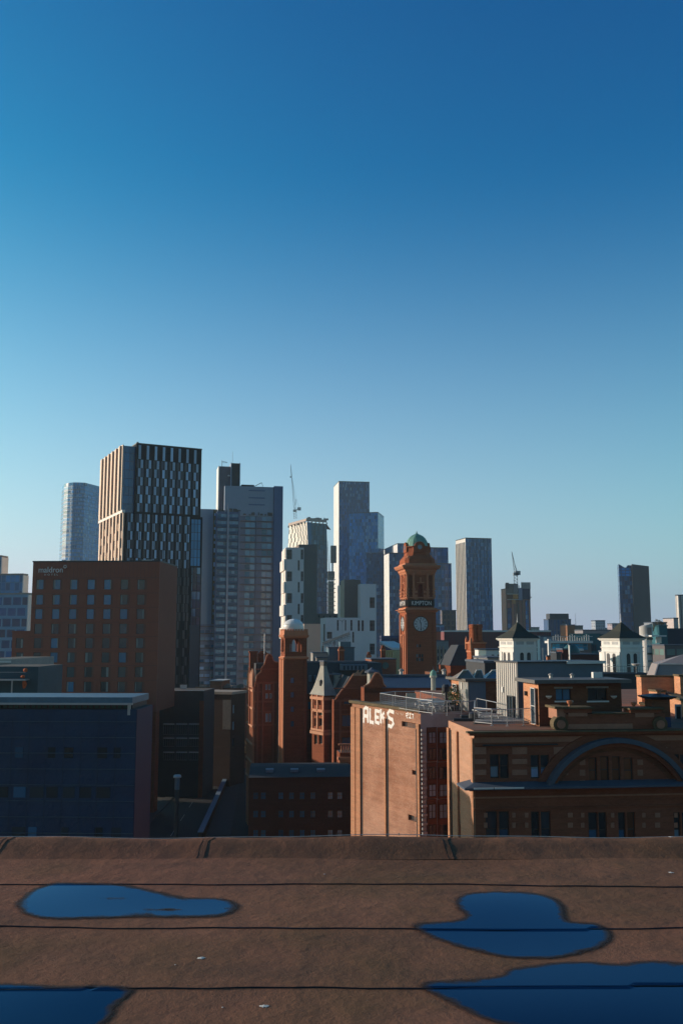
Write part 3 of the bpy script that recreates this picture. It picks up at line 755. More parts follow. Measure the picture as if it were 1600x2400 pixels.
# buff stone blocks between the windows
blk = []
for xs in ((1111,1138),(1199,1234),(1296,1330)):
    for ys in ((1751,1768),(1779,1791),(1804,1817)): blk.append((*xs, *ys))
for x in (1357,1492):
    for y in ((1780,1793),(1804,1818),(1828,1837)): blk.append((x, x+13, *y))
for x in (1133,1199,1229,1329,1360,1430,1503,1533,1578):
    for y in ((1905,1916),(1928,1940)): blk.append((x, x+ (8 if x not in (1329,1533) else 12), *y))
blk.append((1505,1562,1752,1770)); blk.append((1528,1563,1780,1792)); 
for b in blk:
    r = AR(*b); MB().box(r[0], r[1], -.035, .0, r[2], r[3]).build('stone_block', m_stone, t)
# the arch: deep moulded lead covered rim, slightly recessed infill
cx_, _ = AP(1441, 1839); zs_ = AP(1441,1841)[1]; hw_ = AP(1597,1839)[0] - cx_; rise = AP(1441,1738)[1] - zs_
ctr = (hw_*hw_ - rise*rise) / (2*rise); Ra = hw_*hw_/(2*rise) + rise/2; zc = zs_ + rise - Ra
a0 = math.asin(min(1, hw_/Ra)) if rise < hw_ else math.pi/2
def arch(r0, r1, y0, y1, name, mat, N=40):
    m = MB()
    for k in range(N + 1):
        an = -a0 + 2*a0*k/N; s_, c_ = math.sin(an), math.cos(an)
        for rr, yy in ((r0,y0),(r1,y0),(r1,y1),(r0,y1)): m.v.append((cx_+rr*s_, yy, zc+rr*c_))
    for k in range(N):
        for j in range(4): q = k*4; m.f.append((q+j, q+(j+1)%4, q+4+(j+1)%4, q+4+j))
    return m.build(name, mat, t)
arch(Ra-.02, Ra+.28, -.75, .0, 'arch_rim', m_lead); arch(Ra-.28, Ra-.02, -.45, .0, 'arch_moulding', m_bst); arch(Ra+.28, Ra+.75, -.12, .0, 'arch_surround', m_bst)
arch(Ra-.60, Ra-.30, -.06, .0, 'arch_inner_ring', m_brickD)
# ornamental gable on the parapet
zc0 = ZR
def gp(px, py): a_, z_ = AP(px, py); return a_, z_
def gbox(x0, x1, y0, y1, d0, d1, mat, name):
    r = AR(x0, x1, y0, y1); return MB().box(r[0], r[1], d0, d1, max(r[2], ZR), r[3]).build(name, mat, t)
gbox(1322,1556,1674,1713,-.05,.9,m_bst,'gable_wall'); gbox(1330,1374,1669,1679,-.09,-.052,m_stone,'stone_panel'); gbox(1328,1480,1697,1709,-.09,-.052,m_stone,'stone_panel')
gbox(1486,1530,1671,1681,-.09,-.052,m_stone,'stone_panel')
gbox(1320,1384,1661,1671,-.1,1.0,m_bst,'gable_shoulder'); gbox(1313,1386,1657,1661,-.3,1.2,m_moss,'coping'); gbox(1386,1470,1671,1674,-.15,1.05,m_moss,'coping')
gbox(1474,1547,1663,1671,-.1,1.0,m_bst,'gable_shoulder'); gbox(1470,1551,1659,1663,-.3,1.2,m_moss,'coping')
gbox(1303,1324,1661,1686,-.05,1.6,m_stone,'pedestal'); gbox(1297,1327,1656,1661,-.2,1.8,m_moss,'coping')
for px in (1311,1543):
    a_, z_ = gp(px,1697); m = MB(); prof_ = []
    vs = []; N = 18; rr = .50
    for k in range(N): an = 2*math.pi*k/N; vs.append((a_+rr*math.cos(an), z_+rr*math.sin(an)))
    m.sheet_y(vs, -.22, .5); m.build('scroll', m_moss, t)
    vs = [(a_+rr*.55*math.cos(2*math.pi*k/N), z_+rr*.55*math.sin(2*math.pi*k/N)) for k in range(N)]
    MB().sheet_y(vs, -.3, -.225).build('scroll_eye', m_stone, t)
for px in (1339,1490):   # small clay urns on the gable
    a_, z_ = gp(px,1656 if px < 1400 else 1659); MB().lathe(a_, .4, [(.10,z_),(.07,z_+.08),(.17,z_+.2),(.2,z_+.33),(.12,z_+.36)], 12).build('urn', m_terra_trim, t)
# chimney on the right with a flared stone cap
r = AR(1536,1578,1641,1713)
t2 = thing('chimney_stack', 'square brown chimney with a flared dark cap and one clay pot', 'chimney', (A.x, A.y, 0), yawA)
MB().box(r[0], r[1], .6, 1.75, ZR+.02, r[3]).build('stack', m_brickD, t2)
MB().box(r[0], r[1], .575, .598, ZR+.02, r[3]-1.15).build('render_panel', pm('blue_painted_render', (.02,.035,.12), .6), t2)
m = MB(); z1 = AP(1556,1632)[1]; e = (r[0]+r[1])/2; h = (r[1]-r[0])/2
for k, (hw, z) in enumerate(((h+.05,r[3]),(h+.30,r[3]+.12),(h+.34,r[3]+.2),(h+.1,z1),(h-.3,z1+.1))):
    m.v += [(e-hw,1.17-hw,z),(e+hw,1.17-hw,z),(e+hw,1.17+hw,z),(e-hw,1.17+hw,z)]
for k in range(4):
    for j in range(4): q = k*4; m.f.append((q+j, q+(j+1)%4, q+4+(j+1)%4, q+4+j))
m.f.append((16,17,18,19)); m.build('cap', m_dark, t2)
MB().lathe(e+.15, 1.17, [(.13,z1+.1),(.12,z1+.25),(.22,z1+.3),(.22,z1+.4),(.1,z1+.42)], 12).build('chimney_pot', m_terra_trim, t2)
for x_ in (-.1, 0):
    pass

# ------------------------------------------------------------------ penthouses on the roof
def corr(name, c1):
    m, nt, bs = newmat(name); u, z = uv_of(nt); o, sp = coords(nt)
    f = mth(nt, 'PINGPONG', mth(nt, 'MULTIPLY', u, 1.0), .14)
    nt.links.new(mixc(nt, noise(nt, o, .6, 3), tuple(x*.85 for x in c1), c1), bs.inputs['Base Color'])
    bs.inputs['Roughness'].default_value = .45; bs.inputs['Metallic'].default_value = .25
    return m
def ribs(b, f, a0, a1, z0, z1, mat, step=.30, name='corrugated_sheet'):
    m = MB(); x = a0
    while x < a1 - .05:
        e = min(x + step, a1); p = [(x,0),(x+step*.3,0),(x+step*.4,.06),(min(x+step*.9,a1),.06),(e,0)]
        for (xa, da), (xb, db) in zip(p[:-1], p[1:]):
            m.add([f.pt(xa,z0,-.02-da), f.pt(xb,z0,-.02-db), f.pt(xb,z1,-.02-db), f.pt(xa,z1,-.02-da)], [(0,1,2,3)])
        x = e
    return m.build(name, mat, b.root)
m_corr = corr('pale_corrugated_metal', (.50,.49,.47)); m_blueclad = pm('blue_grey_cladding', (.10,.15,.21), .5, var=.12, scale=.4)
b = Bld('plant_room', 'corrugated pale metal plant room with a long blue grey flank on the warehouse roof', 'building', 1213, 1412, 68.5, 1554, yaw=20, ps=1162.5, z0=ZR)
b.wall(m_blueclad); ribs(b, b.left, 0, b.D, .1, b.top-ZR-.02, m_corr)
b.ledge(b.top-ZR, .10, .12, m_dark, 'roof_edge')
MB().box(b.W*.55, b.W+.1, -.25, -.12, b.top-ZR-.1, b.top-ZR+.09).build('flashing', m_white, b.root)
a_, z1 = b.P(1194,1629,'left'); a2, _ = b.P(1208,1629,'left')
b.win('left', (a_, a2, .12, z1), -.16, m_glass, m_dark, nx=2, name='door')
a_, z_ = b.P(1179.5,1616,'left'); MB().box(-.16, -.04, b.D-a_-.09, b.D-a_+.09, z_-.2, z_+.2).build('wall_lamp', m_white, b.root)
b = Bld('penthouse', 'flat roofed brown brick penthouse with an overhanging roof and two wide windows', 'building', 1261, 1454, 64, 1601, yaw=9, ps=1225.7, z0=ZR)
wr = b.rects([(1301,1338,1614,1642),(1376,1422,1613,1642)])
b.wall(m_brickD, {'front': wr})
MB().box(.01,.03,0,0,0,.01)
lf = MB(); f = b.left; lf.add([f.pt(0,0,-.02), f.pt(b.D,0,-.02), f.pt(b.D,b.top-ZR,-.02), f.pt(0,b.top-ZR,-.02)], [(0,1,2,3)]); lf.build('lit_side', m_brickO, b.root)  # brighter brick sheet over the sunward wall; sunlight is put into its colour
b.wins('front', wr, .25, [m_gblue, m_glass], frame_mat=m_dark, nx=2)
for r in wr: MB().box(r[0]-.1, r[1]+.1, -.06, .0, r[2]-.1, r[2]).build('sill', m_white, b.root); MB().box(r[0]-.1, r[1]+.1, -.04, .0, r[3], r[3]+.12).build('lintel', m_concrete, b.root)
MB().box(-.55, b.W+.4, -.75, b.D+.3, b.top-ZR, b.top-ZR+.24).build('roof', pm('grey_roof_edge', (.12,.12,.12), .6), b.root)
a_, z1 = b.P(1249,1611,'left'); a2, _ = b.P(1259,1611,'left'); b.win('left', (a_, a2, .1, z1), -.12, m_glass, m_wframe, nz=2, name='door')
a_, z_ = b.P(1234.5,1625,'left'); MB().box(-.2,-.03,b.D-a_-.1,b.D-a_+.1,z_-.15,z_+.15).build('wall_lamp', m_dark, b.root)
for px in (1284, 1436): a_, z_ = b.P(px,1634); MB().lathe(a_, -.08, [(.05,z_-.1),(.2,z_+.02),(.22,z_+.1)], 10).build('wall_lamp', m_white, b.root)
# dark brick stair head with metal cladding and skylights
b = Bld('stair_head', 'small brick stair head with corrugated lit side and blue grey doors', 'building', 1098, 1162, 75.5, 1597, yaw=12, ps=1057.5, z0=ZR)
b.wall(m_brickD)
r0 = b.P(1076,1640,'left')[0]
lf = MB(); f = b.left; H_ = b.top-ZR; lf.add([f.pt(0,0,-.02), f.pt(r0,0,-.02), f.pt(r0,H_,-.02), f.pt(0,H_,-.02)], [(0,1,2,3)]); lf.build('lit_side', m_brickO, b.root)  # same dark brick wall, sunward part covered in a sunlight-coloured copy
ribs(b, b.left, r0, b.D, .05, H_, m_corr, .25)
MB().box(0, b.P(1137,1620)[0], -.05, 0, .05, H_-.05).build('door', m_blueclad, b.root)
a_, z1 = b.P(1064.5,1602,'left'); a2, z2 = b.P(1074,1623,'left'); b.win('left', (a_, a2, z2, z1), -.1, m_glass, m_wframe, nx=2, nz=2)
a_, z_ = b.P(1084,1607,'left'); MB().box(-.15,-.03,b.D-a_-.08,b.D-a_+.08,z_-.25,z_+.25).build('wall_lamp', m_white, b.root)
MB().box(-.4, b.W+.3, -.3, b.D+.4, H_, H_+.2).build('roof', pm('stair_head_roof', (.12,.11,.10), .7), b.root)
m_lant = pm('brown_lead', (.20,.17,.145), .6, var=.15)
for (xa, xb, ap, mt, lb) in ((1062,1106,1088,m_lant,'left'),(1104,1130,1117,m_lant,'mid'),(1130,1164,1157,m_gpale,'right')):
    p0 = at(xa,1594,77); p1 = at(xb,1594,77); pa = at(ap,1569,79); zt = EYE + (b.top-EYE) + .2
    tt = thing('roof_lantern', {'left':'grey lead pyramid rooflight on the stair head','mid':'pale ribbed rooflight between two others on the stair head','right':'bright glazed rooflight against the corrugated plant room'}[lb], 'skylight', ((p0.x+p1.x)/2, 77, zt), R(10))
    h = (p1.x-p0.x)/2; m = MB(); hz = pa.z - zt; dx = pa.x-(p0.x+p1.x)/2
    m.add([(-h,-h,0),(h,-h,0),(h,h,0),(-h,h,0),(dx*.6-.3,-.2,hz),(dx*.6+.3,.3,hz)], [(0,1,5,4),(1,2,5),(2,3,4,5),(3,0,4)]); m.build('glazing', mt, tt)
    m = MB().bar((dx*.6-.3,-.2,hz+.02),(dx*.6+.3,.3,hz+.02),.06)
    for c_ in ((-h,-h,0),(h,-h,0)): m.bar(c_, (dx*.6+(.3 if c_[0]>0 else -.3), -.2 if c_[0]<0 else .3, hz), .05)
    m.build('ridge', m_white, tt)
# railings
m_mesh = pm('steel_mesh', (.36,.38,.40), .5, metal=.4)
def railing(label, pts, hgt=1.1, mesh=True, group='galvanised railings on the warehouse roof', z=ZR):
    P = [flat(x, y, z) for x, y in pts]; o0 = P[0]
    tt = thing('railing', label, 'railing', (o0.x, o0.y, z), 0, group)
    rl = MB()
    for a_, b_ in zip(P[:-1], P[1:]):
        a_ = a_ - o0; b_ = b_ - o0
        rl.bar((a_.x,a_.y,hgt),(b_.x,b_.y,hgt),.045,6); rl.bar((a_.x,a_.y,.15),(b_.x,b_.y,.15),.035,6); 
        L = (b_-a_).length; n = max(1, int(L/1.7)); 
        for k in range(n + 1):
            p = a_.lerp(b_, k / n)
            if k == n and (b_ + o0) is not P[-1] and k != 0 and (P[-1]-o0-b_).length > .1: continue
            MB().bar((p.x,p.y,-.02),(p.x,p.y,hgt+.02),.05,6).box(p.x-.1,p.x+.1,p.y-.1,p.y+.1,-.02,.02).build('post', m_steel, tt)
        if mesh:
            nn = int(L/.16)
            mm = MB()
            for k in range(1, nn): p = a_.lerp(b_, k/nn); mm.bar((p.x,p.y,.15),(p.x,p.y,hgt),.011,3)
            for k in range(1, 6): mm.bar((a_.x,a_.y,.15+k*.16),(b_.x,b_.y,.15+k*.16),.009,3)
            mm.build('infill_mesh', m_mesh, tt)
    rl.build('handrail', m_steel, tt)
    return tt
railing('front run of mesh railing just behind the graffiti wall coping', [(891,1655),(920,1661),(952,1667),(982,1672),(1013,1676),(1047,1677),(1081,1677)])
railing('back run of galvanised railing beyond the graffiti wall terrace', [(891,1655),(926,1650),(985,1650),(1042,1658)])
railing('mesh railing enclosing the terrace in front of the corrugated plant room', [(1111,1697),(1152,1701),(1188,1702),(1226,1700),(1261,1697)])
railing('side return of mesh railing left of the plant room door', [(1111,1697),(1113,1676)])
railing('sloping ramp railing leading up to the plant room', [(1117,1672),(1164,1684)], 1.15, False)
railing('plain low railing between stair head and plant room', [(1081,1677),(1117,1672)], 1.0, False)
# terrace bits
tt = flat(1168,1690,ZR); MB().box(-3,3.6,-1.2,1.5,0,.12)
tag(MB().prism([(flat(1112,1697,ZR).x, flat(1112,1697,ZR).y+.1), (flat(1260,1696,ZR).x, flat(1260,1696,ZR).y+.1), (flat(1256,1680,ZR).x, flat(1256,1680,ZR).y), (flat(1120,1676,ZR).x, flat(1120,1676,ZR).y)], ZR+.02, ZR+.16).build('terrace_deck', pm('grey_decking', (.28,.27,.26), .8)), 'low grey decking platform inside the mesh railing', 'decking')
def planter(px, py, label, s=1.0):
    p = flat(px, py, ZR); tt = thing('potted_shrub', label, 'plant', (p.x, p.y, ZR))
    MB().lathe(0,0,[(.2*s,0),(.28*s,.4*s),(.3*s,.42*s)],12).build('pot', m_dark, tt)
    m = MB(); q = random.Random(int(px))
    for k in range(260):
        v = Vector((q.gauss(0,1),q.gauss(0,1),q.gauss(0,1))).normalized()*q.uniform(.2,.55)*s; c_ = Vector((v.x, v.y, .85*s+v.z*1.0))
        a_ = Vector((q.gauss(0,1),q.gauss(0,1),q.gauss(0,1))).normalized()*.07*s; b_ = Vector((q.gauss(0,1),q.gauss(0,1),q.gauss(0,1))).normalized()*.05*s
        m.add([c_-a_, c_+b_, c_+a_, c_-b_], [(0,1,2,3)])
    m.build('foliage', pm('shrub_leaves%d' % int(px), (.05,.085,.025), .7, var=.4), tt)
planter(1058,1664,'green potted shrub beside the small brick stair head', 1.5); planter(1068,1666,'smaller shrub in a pot against the lit brick of the stair head', 1.1)
tt = thing('patio_heater', 'dark upright patio heater standing by the shrubs on the roof', 'patio heater', tuple(flat(1045,1668,ZR)))
MB().lathe(0,0,[(.3,0),(.3,.1),(.12,.5),(.12,1.5),(.3,1.6),(.34,1.95),(.2,2.15)],12).build('body', m_dark, tt)
def bench(px, py, label):
    p = flat(px, py, ZR); tt = thing('picnic_bench', label, 'bench', (p.x, p.y, ZR), R(20), 'benches on the warehouse roof terrace')
    MB().box(-.9,.9,-.35,.35,.7,.76).build('table_top', m_steel, tt)
    for s in (-1,1): MB().box(-.9,.9,s*.7-.13,s*.7+.13,.42,.47).build('seat', m_steel, tt)
    for s in (-.7,.7): MB().bar((s,-.75,0),(s,-.2,.7),.05).bar((s,.75,0),(s,.2,.7),.05).bar((s,-.75,.4),(s,.75,.4),.05).build('leg', m_steel, tt)
bench(1005,1664,'grey metal picnic bench behind the middle of the graffiti wall railing'); bench(1030,1667,'grey metal picnic bench nearer the stair head'); bench(1138,1688,'grey picnic bench inside the plant room terrace')
p = flat(963,1655,ZR); tt = thing('notice_board', 'small cream board fixed to the roof railing', 'sign', (p.x, p.y, ZR), R(20))
MB().box(-.45,.45,-.03,.03,.3,1.1).build('board', pm('cream_board', (.5,.47,.38), .7), tt); MB().bar((-.4,0.05,0),(-.4,.05,.9),.04).bar((.4,.05,0),(.4,.05,.9),.04).build('leg', m_steel, tt)
p = flat(1092,1690,ZR)
tag(MB().box(p.x-.9,p.x+.9,p.y-.15,p.y+.15,ZR,ZR+.2).box(p.x-.3,p.x+.9,p.y+.5,p.y+.9,ZR,ZR+.35).lathe(p.x+.5,p.y+.2,[(.3,ZR),(.3,ZR+.5),(.1,ZR+.6)],10).build('roof_debris', m_dark), 'dark pipework and a vent lying on the mossy roof corner', 'pipework')
# ------------------------------------------------------------------ hotel with the clock tower
m_terraS = brick('clock_tower_brick', (.30,.075,.03), (.38,.115,.05), (.22,.075,.04), streak=.25, big=.3)
KY = 250
b = Bld('clock_tower', 'tall red terracotta clock tower with a green copper dome and illuminated name band', 'clock tower', 951.7, 1020.6, KY, 1430, yaw=9, ps=935.5)
b.D = b.W; b.left = Face((0, b.D), (0,-1), b.D); b.right = Face((b.W,0),(0,1),b.D)
W_ = b.W
def kz(py): return b.P(985, py)[1]
def kx(px, py=1462): return b.P(px, py)[0]
hf = b.rects([(976,980,1510,1517),(981.5,986,1510,1517)] + [(975+k*6,979.5+k*6,y0,y0+7.5) for k in range(3) for y0 in (1533,1542)])
b.wall(m_terraS, {'front': hf}, top=kz(1430), depth=.3)
b.wins('front', hf, .3, [m_glass, m_gpale])
def ring(z0, z1, o0, o1, mat, name, cx=W_/2, hw=W_/2):
    m = MB(); 
    for o_, z in ((o0,z0),(o1,z1)):
        h = hw + o_; m.v += [(cx-h,cx-h,z),(cx+h,cx-h,z),(cx+h,cx+h,z),(cx-h,cx+h,z)]
    m.f = [(0,1,5,4),(1,2,6,5),(2,3,7,6),(3,0,4,7),(4,5,6,7),(3,2,1,0)]
    return m.build(name, mat, b.root)
def msteps(lst, mat, name):    # stack of mouldings in one mesh: (py, offset)
    m = MB()
    for (pa, oa), (pb, ob) in zip(lst[:-1], lst[1:]):
        z0, z1 = kz(pa), kz(pb); k = len(m.v)
        for o_, z in ((oa,z0),(ob,z1)):
            h = W_/2 + o_; m.v += [(W_/2-h,W_/2-h,z),(W_/2+h,W_/2-h,z),(W_/2+h,W_/2+h,z),(W_/2-h,W_/2+h,z)]
        m.f += [tuple(k+q for q in f) for f in ((0,1,5,4),(1,2,6,5),(2,3,7,6),(3,0,4,7))]
    k = len(m.v); m.f.append((k-4,k-3,k-2,k-1))
    return m.build(name, mat, b.root)
mb = m_terra_trim
msteps([(1436,.0),(1434,.35),(1431,.5),(1430,1.0),(1428.5,1.05),(1427.5,.3),(1424,.25)], mb, 'lower_cornice')
# corner pilasters on the lower shaft, both visible sides
m = MB()
for x0, x1 in ((0,.9),(W_-.9,W_)): m.box(x0, x1, -.18, 0, 0, kz(1436))
m.build('corner_pilaster', m_terraS, b.root)
m = MB()
for k in range(4): y0 = .35 + k*(W_-1.2)/3.4; m.box(-.32, 0, y0, y0+.75, 0, kz(1486) if k in (1,2) else kz(1440))
m.build('side_buttress', mb, b.root)
MB().box(-.55, 0, W_*.35, W_*.65, kz(1490), kz(1488)).build('side_ledge', mb, b.root)
# clock faces
m_dial = pm('clock_dial', (.62,.64,.68), .5, var=.05)
def clock(face, cpx, name):
    a_, z_ = b.P(cpx, 1462.5, face); f = getattr(b, face); a_ = W_/2 if face == 'left' else a_
    R_ = 16*KY/F*1.02; o = thing_part('clock', f, a_, z_); N = 40
    def disc(r, y0, y1, mat, nm): m = MB().sheet_y([(r*math.cos(2*math.pi*k/N), r*math.sin(2*math.pi*k/N)) for k in range(N)], y0, y1); return m.build(nm, mat, o)
    m = MB().sheet_y([(R_*1.1*math.cos(2*math.pi*k/N), R_*1.1*math.sin(2*math.pi*k/N)) for k in range(N)], -.14, -.02)
    o.data = m.mesh('clock', m_black); disc(R_, -.20, -.145, m_dial, 'dial')
    m = MB()
    def radial(an, r0, r1, w_, y0=-.235, y1=-.205):
        s_, c_ = math.sin(an), math.cos(an); k = len(m.v)
        q = [(s_*r0 - c_*w_, c_*r0 + s_*w_), (s_*r0 + c_*w_, c_*r0 - s_*w_), (s_*r1 + c_*w_, c_*r1 - s_*w_), (s_*r1 - c_*w_, c_*r1 + s_*w_)]
        m.sheet_y(q, y0, y1)
    for k in range(12):
        an = 2*math.pi*k/12
        for dd in ((-.05,.05) if k % 3 else (-.09,0,.09)): radial(an+dd, R_*.66, R_*.93, .035)
    m.build('numerals', m_black, o)
    m = MB()
    for k in range(60): radial(2*math.pi*k/60, R_*.95, R_*.99, .02)
    for k in range(24):
        a1 = 2*math.pi*k/24; a2 = 2*math.pi*(k+1)/24; r = R_*.6
        m.bar((r*math.sin(a1),-.22,r*math.cos(a1)),(r*math.sin(a2),-.22,r*math.cos(a2)),.035,3)
    m.build('dial_rings', m_black, o)
    m = MB(); radial(R(-15-0), -.25, R_*.55, .10, -.29, -.25); m.build('hour_hand', m_black, o)
    m = MB(); radial(R(180), -.4, R_*.88, .07, -.34, -.30); m.build('minute_hand', m_black, o)
def thing_part(nm, f, a_, z_):
    me = bpy.data.meshes.new(nm); o = bpy.data.objects.new(nm, me); scene.collection.objects.link(o); o.parent = b.root
    o.location = f.pt(a_, z_, 0); o.rotation_euler = (0,0,f.rz); return o
clock('front', 985.2, 'clock'); clock('left', 943, 'clock')
# upper stage: open belfry with tall arched openings
zu0, zu1 = kz(1424), kz(1341); hu = W_/2 - .45; c0 = W_/2
def upper(f_dir):
    pass
m = MB(); th = 1.5; aw = .62; za0, zaS = kz(1405), kz(1374)
for sx in (-1, 1):
    for face in range(4):
        q = [(-hu if sx < 0 else aw, -aw if sx < 0 else hu)]
        x0, x1 = q[0]
        pts = [(x0,-hu),(x1,-hu),(x1,-hu+th),(x0,-hu+th)]
        ang = face*math.pi/2; P = [(c0+p[0]*math.cos(ang)-p[1]*math.sin(ang), c0+p[0]*math.sin(ang)+p[1]*math.cos(ang)) for p in pts]
        m.prism(P, zu0, zu1)
for face in range(4):
    ang = face*math.pi/2
    def tr(x, y): return (c0+x*math.cos(ang)-y*math.sin(ang), c0+x*math.sin(ang)+y*math.cos(ang))
    m.prism([tr(-aw,-hu+.02), tr(aw,-hu+.02), tr(aw,-hu+th), tr(-aw,-hu+th)], zu0, za0)
    N = 10; vs = [( -aw*math.cos(math.pi*k/N), zaS + aw*math.sin(math.pi*k/N)) for k in range(N+1)] + [(aw, zu1), (-aw, zu1)]
    k = len(m.v); n = len(vs)
    for y in (-hu+.02, -hu+th):
        for x, z in vs: p = tr(x, y); m.v.append((p[0], p[1], z))
    m.f += [tuple(range(k, k+n)), tuple(reversed(range(k+n, k+2*n)))] + [(k+i, k+n+i, k+n+(i+1)%n, k+(i+1)%n) for i in range(n)]
m.build('belfry', m_terraS, b.root)
m = MB(); m.box(c0-hu+.1,c0+hu-.1,c0-hu+.1,c0+hu-.1,zu1-.3,zu1); m.build('belfry_ceiling', m_terraS, b.root)
# engaged columns with banded drums at the corners
m = MB(); mbx = []
for sx in (-1,1):
    for sy in (-1,1):
        for dx, dy in ((0,0),(1,0),(0,1)):
            x = c0+sx*(hu-.15-dx*1.5); y = c0+sy*(hu-.15-dy*1.5)
            x = x if dx == 0 else x; px_ = x if dy == 0 or dx else c0+sx*(hu+.12); py_ = y if dx == 0 else c0+sy*(hu+.12)
            if dx == 0 and dy == 0: px_, py_ = c0+sx*(hu+.05), c0+sy*(hu+.05)
            z0, z1 = kz(1403), kz(1344)
            m.lathe(px_, py_, [(.42,z0),(.42,z0+.3),(.34,z0+.4),(.32,z1-.6),(.36,z1-.5),(.46,z1-.2),(.46,z1)], 10)
            for q in range(3): zz = z0+.6+q*.85; m.box(px_-.44,px_+.44,py_-.44,py_+.44,zz,zz+.42)
m.build('column', mb, b.root, kind='stuff')
m = MB()
for f in (b.front, b.left, b.right):
    pass
def fbox(f, a0, a1, z0, z1, d0, d1, mat, name):
    q = [f.pt(a0,0,-d1)[:2], f.pt(a1,0,-d1)[:2], f.pt(a1,0,-d0)[:2], f.pt(a0,0,-d0)[:2]]
    return MB().prism(q, z0, z1).build(name, mat, b.root)
hub = .45
for f in (b.front, b.left):
    for k in range(3): fbox(f, W_/2-1.7-k*.02, W_/2-.85, zu0+1.8+k*1.05, zu0+2.4+k*1.05, -hub, -hub+.2, mb, 'rusticated_block'); fbox(f, W_/2+.85, W_/2+1.7, zu0+1.8+k*1.05, zu0+2.4+k*1.05, -hub, -hub+.2, mb, 'rusticated_block')
    fbox(f, W_/2-1.0, W_/2+1.0, kz(1366), kz(1364), -hub, -hub+.3, mb, 'arch_hood'); fbox(f, W_/2-.2, W_/2+.2, kz(1364), kz(1353), -hub, -hub+.3, mb, 'keystone')
# name band
zb0, zb1 = kz(1421), kz(1405.5)
for f, full in ((b.front, True), (b.left, False)):
    fbox(f, .35, W_-.35, zb0, zb1, -hub+.02, .06, pm('name_board_brown', (.03,.018,.015), .7) if f is b.front else MATS['name_board_brown'], 'name_board')
text('KIMPTON', 'lettering', b.root, (kx(964,1413), -.14, kz(1418.3)), 0, (kz(1408)-kz(1418.3))*1.38, m_letter, .03, width=kx(1010,1413)-kx(964,1413))
text('KIMPTON', 'lettering', b.root, (-.14, W_-.8, kz(1418.3)), R(-90), (kz(1408)-kz(1418.3))*1.38, m_letter, .03, width=W_-1.8)
msteps([(1403,-.45),(1402,-.1),(1400,-.1),(1399,-.45)], mb, 'string_course')
msteps([(1348,-.45),(1345,-.1),(1341,.1),(1339,.3),(1335,.35),(1333,.85),(1329,1.15),(1326,1.25),(1325,1.2),(1323.5,.3),(1320,.2)], mb, 'main_cornice')
# concave stage under the dome
m = MB(); N = 16
def sqring(h, z, ch=.25):
    c_ = h*ch; return [(c0-h+c_,c0-h,z),(c0+h-c_,c0-h,z),(c0+h,c0-h+c_,z),(c0+h,c0+h-c_,z),(c0+h-c_,c0+h,z),(c0-h+c_,c0+h,z),(c0-h,c0+h-c_,z),(c0-h,c0-h+c_,z)]
pr = [(4.15,1320),(4.1,1311),(3.85,1307),(3.3,1301),(3.05,1293),(3.0,1283),(3.3,1281),(3.35,1279)]
for j, (h, py) in enumerate(pr): m.v += sqring(h, kz(py), .22 if j < 3 else .42)
for j in range(len(pr)-1):
    for k in range(8): m.f.append((j*8+k, j*8+(k+1)%8, j*8+8+(k+1)%8, j*8+8+k))
m.f.append(tuple(range((len(pr)-1)*8, len(pr)*8))); m.build('upper_stage', m_terraS, b.root)
m = MB()
for sx, sy in ((-1,-1),(1,-1),(-1,1),(1,1)):   # scroll buttresses and little pavilions
    x, y = c0+sx*3.1, c0+sy*3.1
    m.prism([(x-.45,y-.45),(x+.45,y-.45),(x+.45,y+.45),(x-.45,y+.45)], kz(1320), kz(1307)); m.lathe(x, y, [(.6,kz(1307)),(.6,kz(1306)),(.25,kz(1303)),(.05,kz(1300))], 8)
m.build('corner_scroll', mb, b.root)
for ang in range(4):   # pedimented dormer on each side with a round window
    an = ang*math.pi/2; ca, sa = math.cos(an), math.sin(an)
    def tr(x, y, z): return (c0+x*ca-y*sa, c0+x*sa+y*ca, z)
    N = 14; vs = [(-1.75,kz(1293)),(1.75,kz(1293)),(1.75,kz(1279))] + [(1.45*math.cos(math.pi*k/N), kz(1281)+1.45*math.sin(math.pi*k/N)) for k in range(N+1)] + [(-1.75,kz(1279))]
    m = MB(); k0 = 0; n = len(vs)
    for y in (-3.35,-2.2):
        for x, z in vs: m.v.append(tr(x, y, z))
    m.f = [tuple(range(n)), tuple(reversed(range(n,2*n)))] + [(i, n+i, n+(i+1)%n, (i+1)%n) for i in range(n)]
    m.build('dormer', m_terraS, b.root)
    vs = [(.62*math.cos(2*math.pi*k/18), kz(1281.5)+.62*math.sin(2*math.pi*k/18)) for k in range(18)]; m = MB(); n = 18
    for y in (-3.42,-3.3):
        for x, z in vs: m.v.append(tr(x, y, z))
    m.f = [tuple(range(n)), tuple(reversed(range(n,2*n)))] + [(i, n+i, n+(i+1)%n, (i+1)%n) for i in range(n)]
    m.build('round_window', m_gpale, b.root)
# ogee copper dome on an octagon
m = MB(); pr = [(3.35,1279.5),(3.35,1278),(3.0,1277.5),(2.95,1272),(2.75,1266),(2.3,1259),(1.65,1253.5),(.9,1250),(.45,1248.4),(.28,1247),(.1,1244)]
for h, py in pr:
    for k in range(16):
        an = math.pi/8*k + math.pi/16; rr = h*(1.0 if k % 2 else 1.0); m.v.append((c0+rr*math.cos(an), c0+rr*math.sin(an), kz(py)))
for j in range(len(pr)-1):
    for k in range(16): m.f.append((j*16+k, j*16+(k+1)%16, j*16+16+(k+1)%16, j*16+16+k))
m.build('dome', m_copper, b.root); 
MB().lathe(c0,c0,[(.12,kz(1245)),(.22,kz(1244)),(.1,kz(1243)),(.03,kz(1240))],8).build('finial', m_copper, b.root)
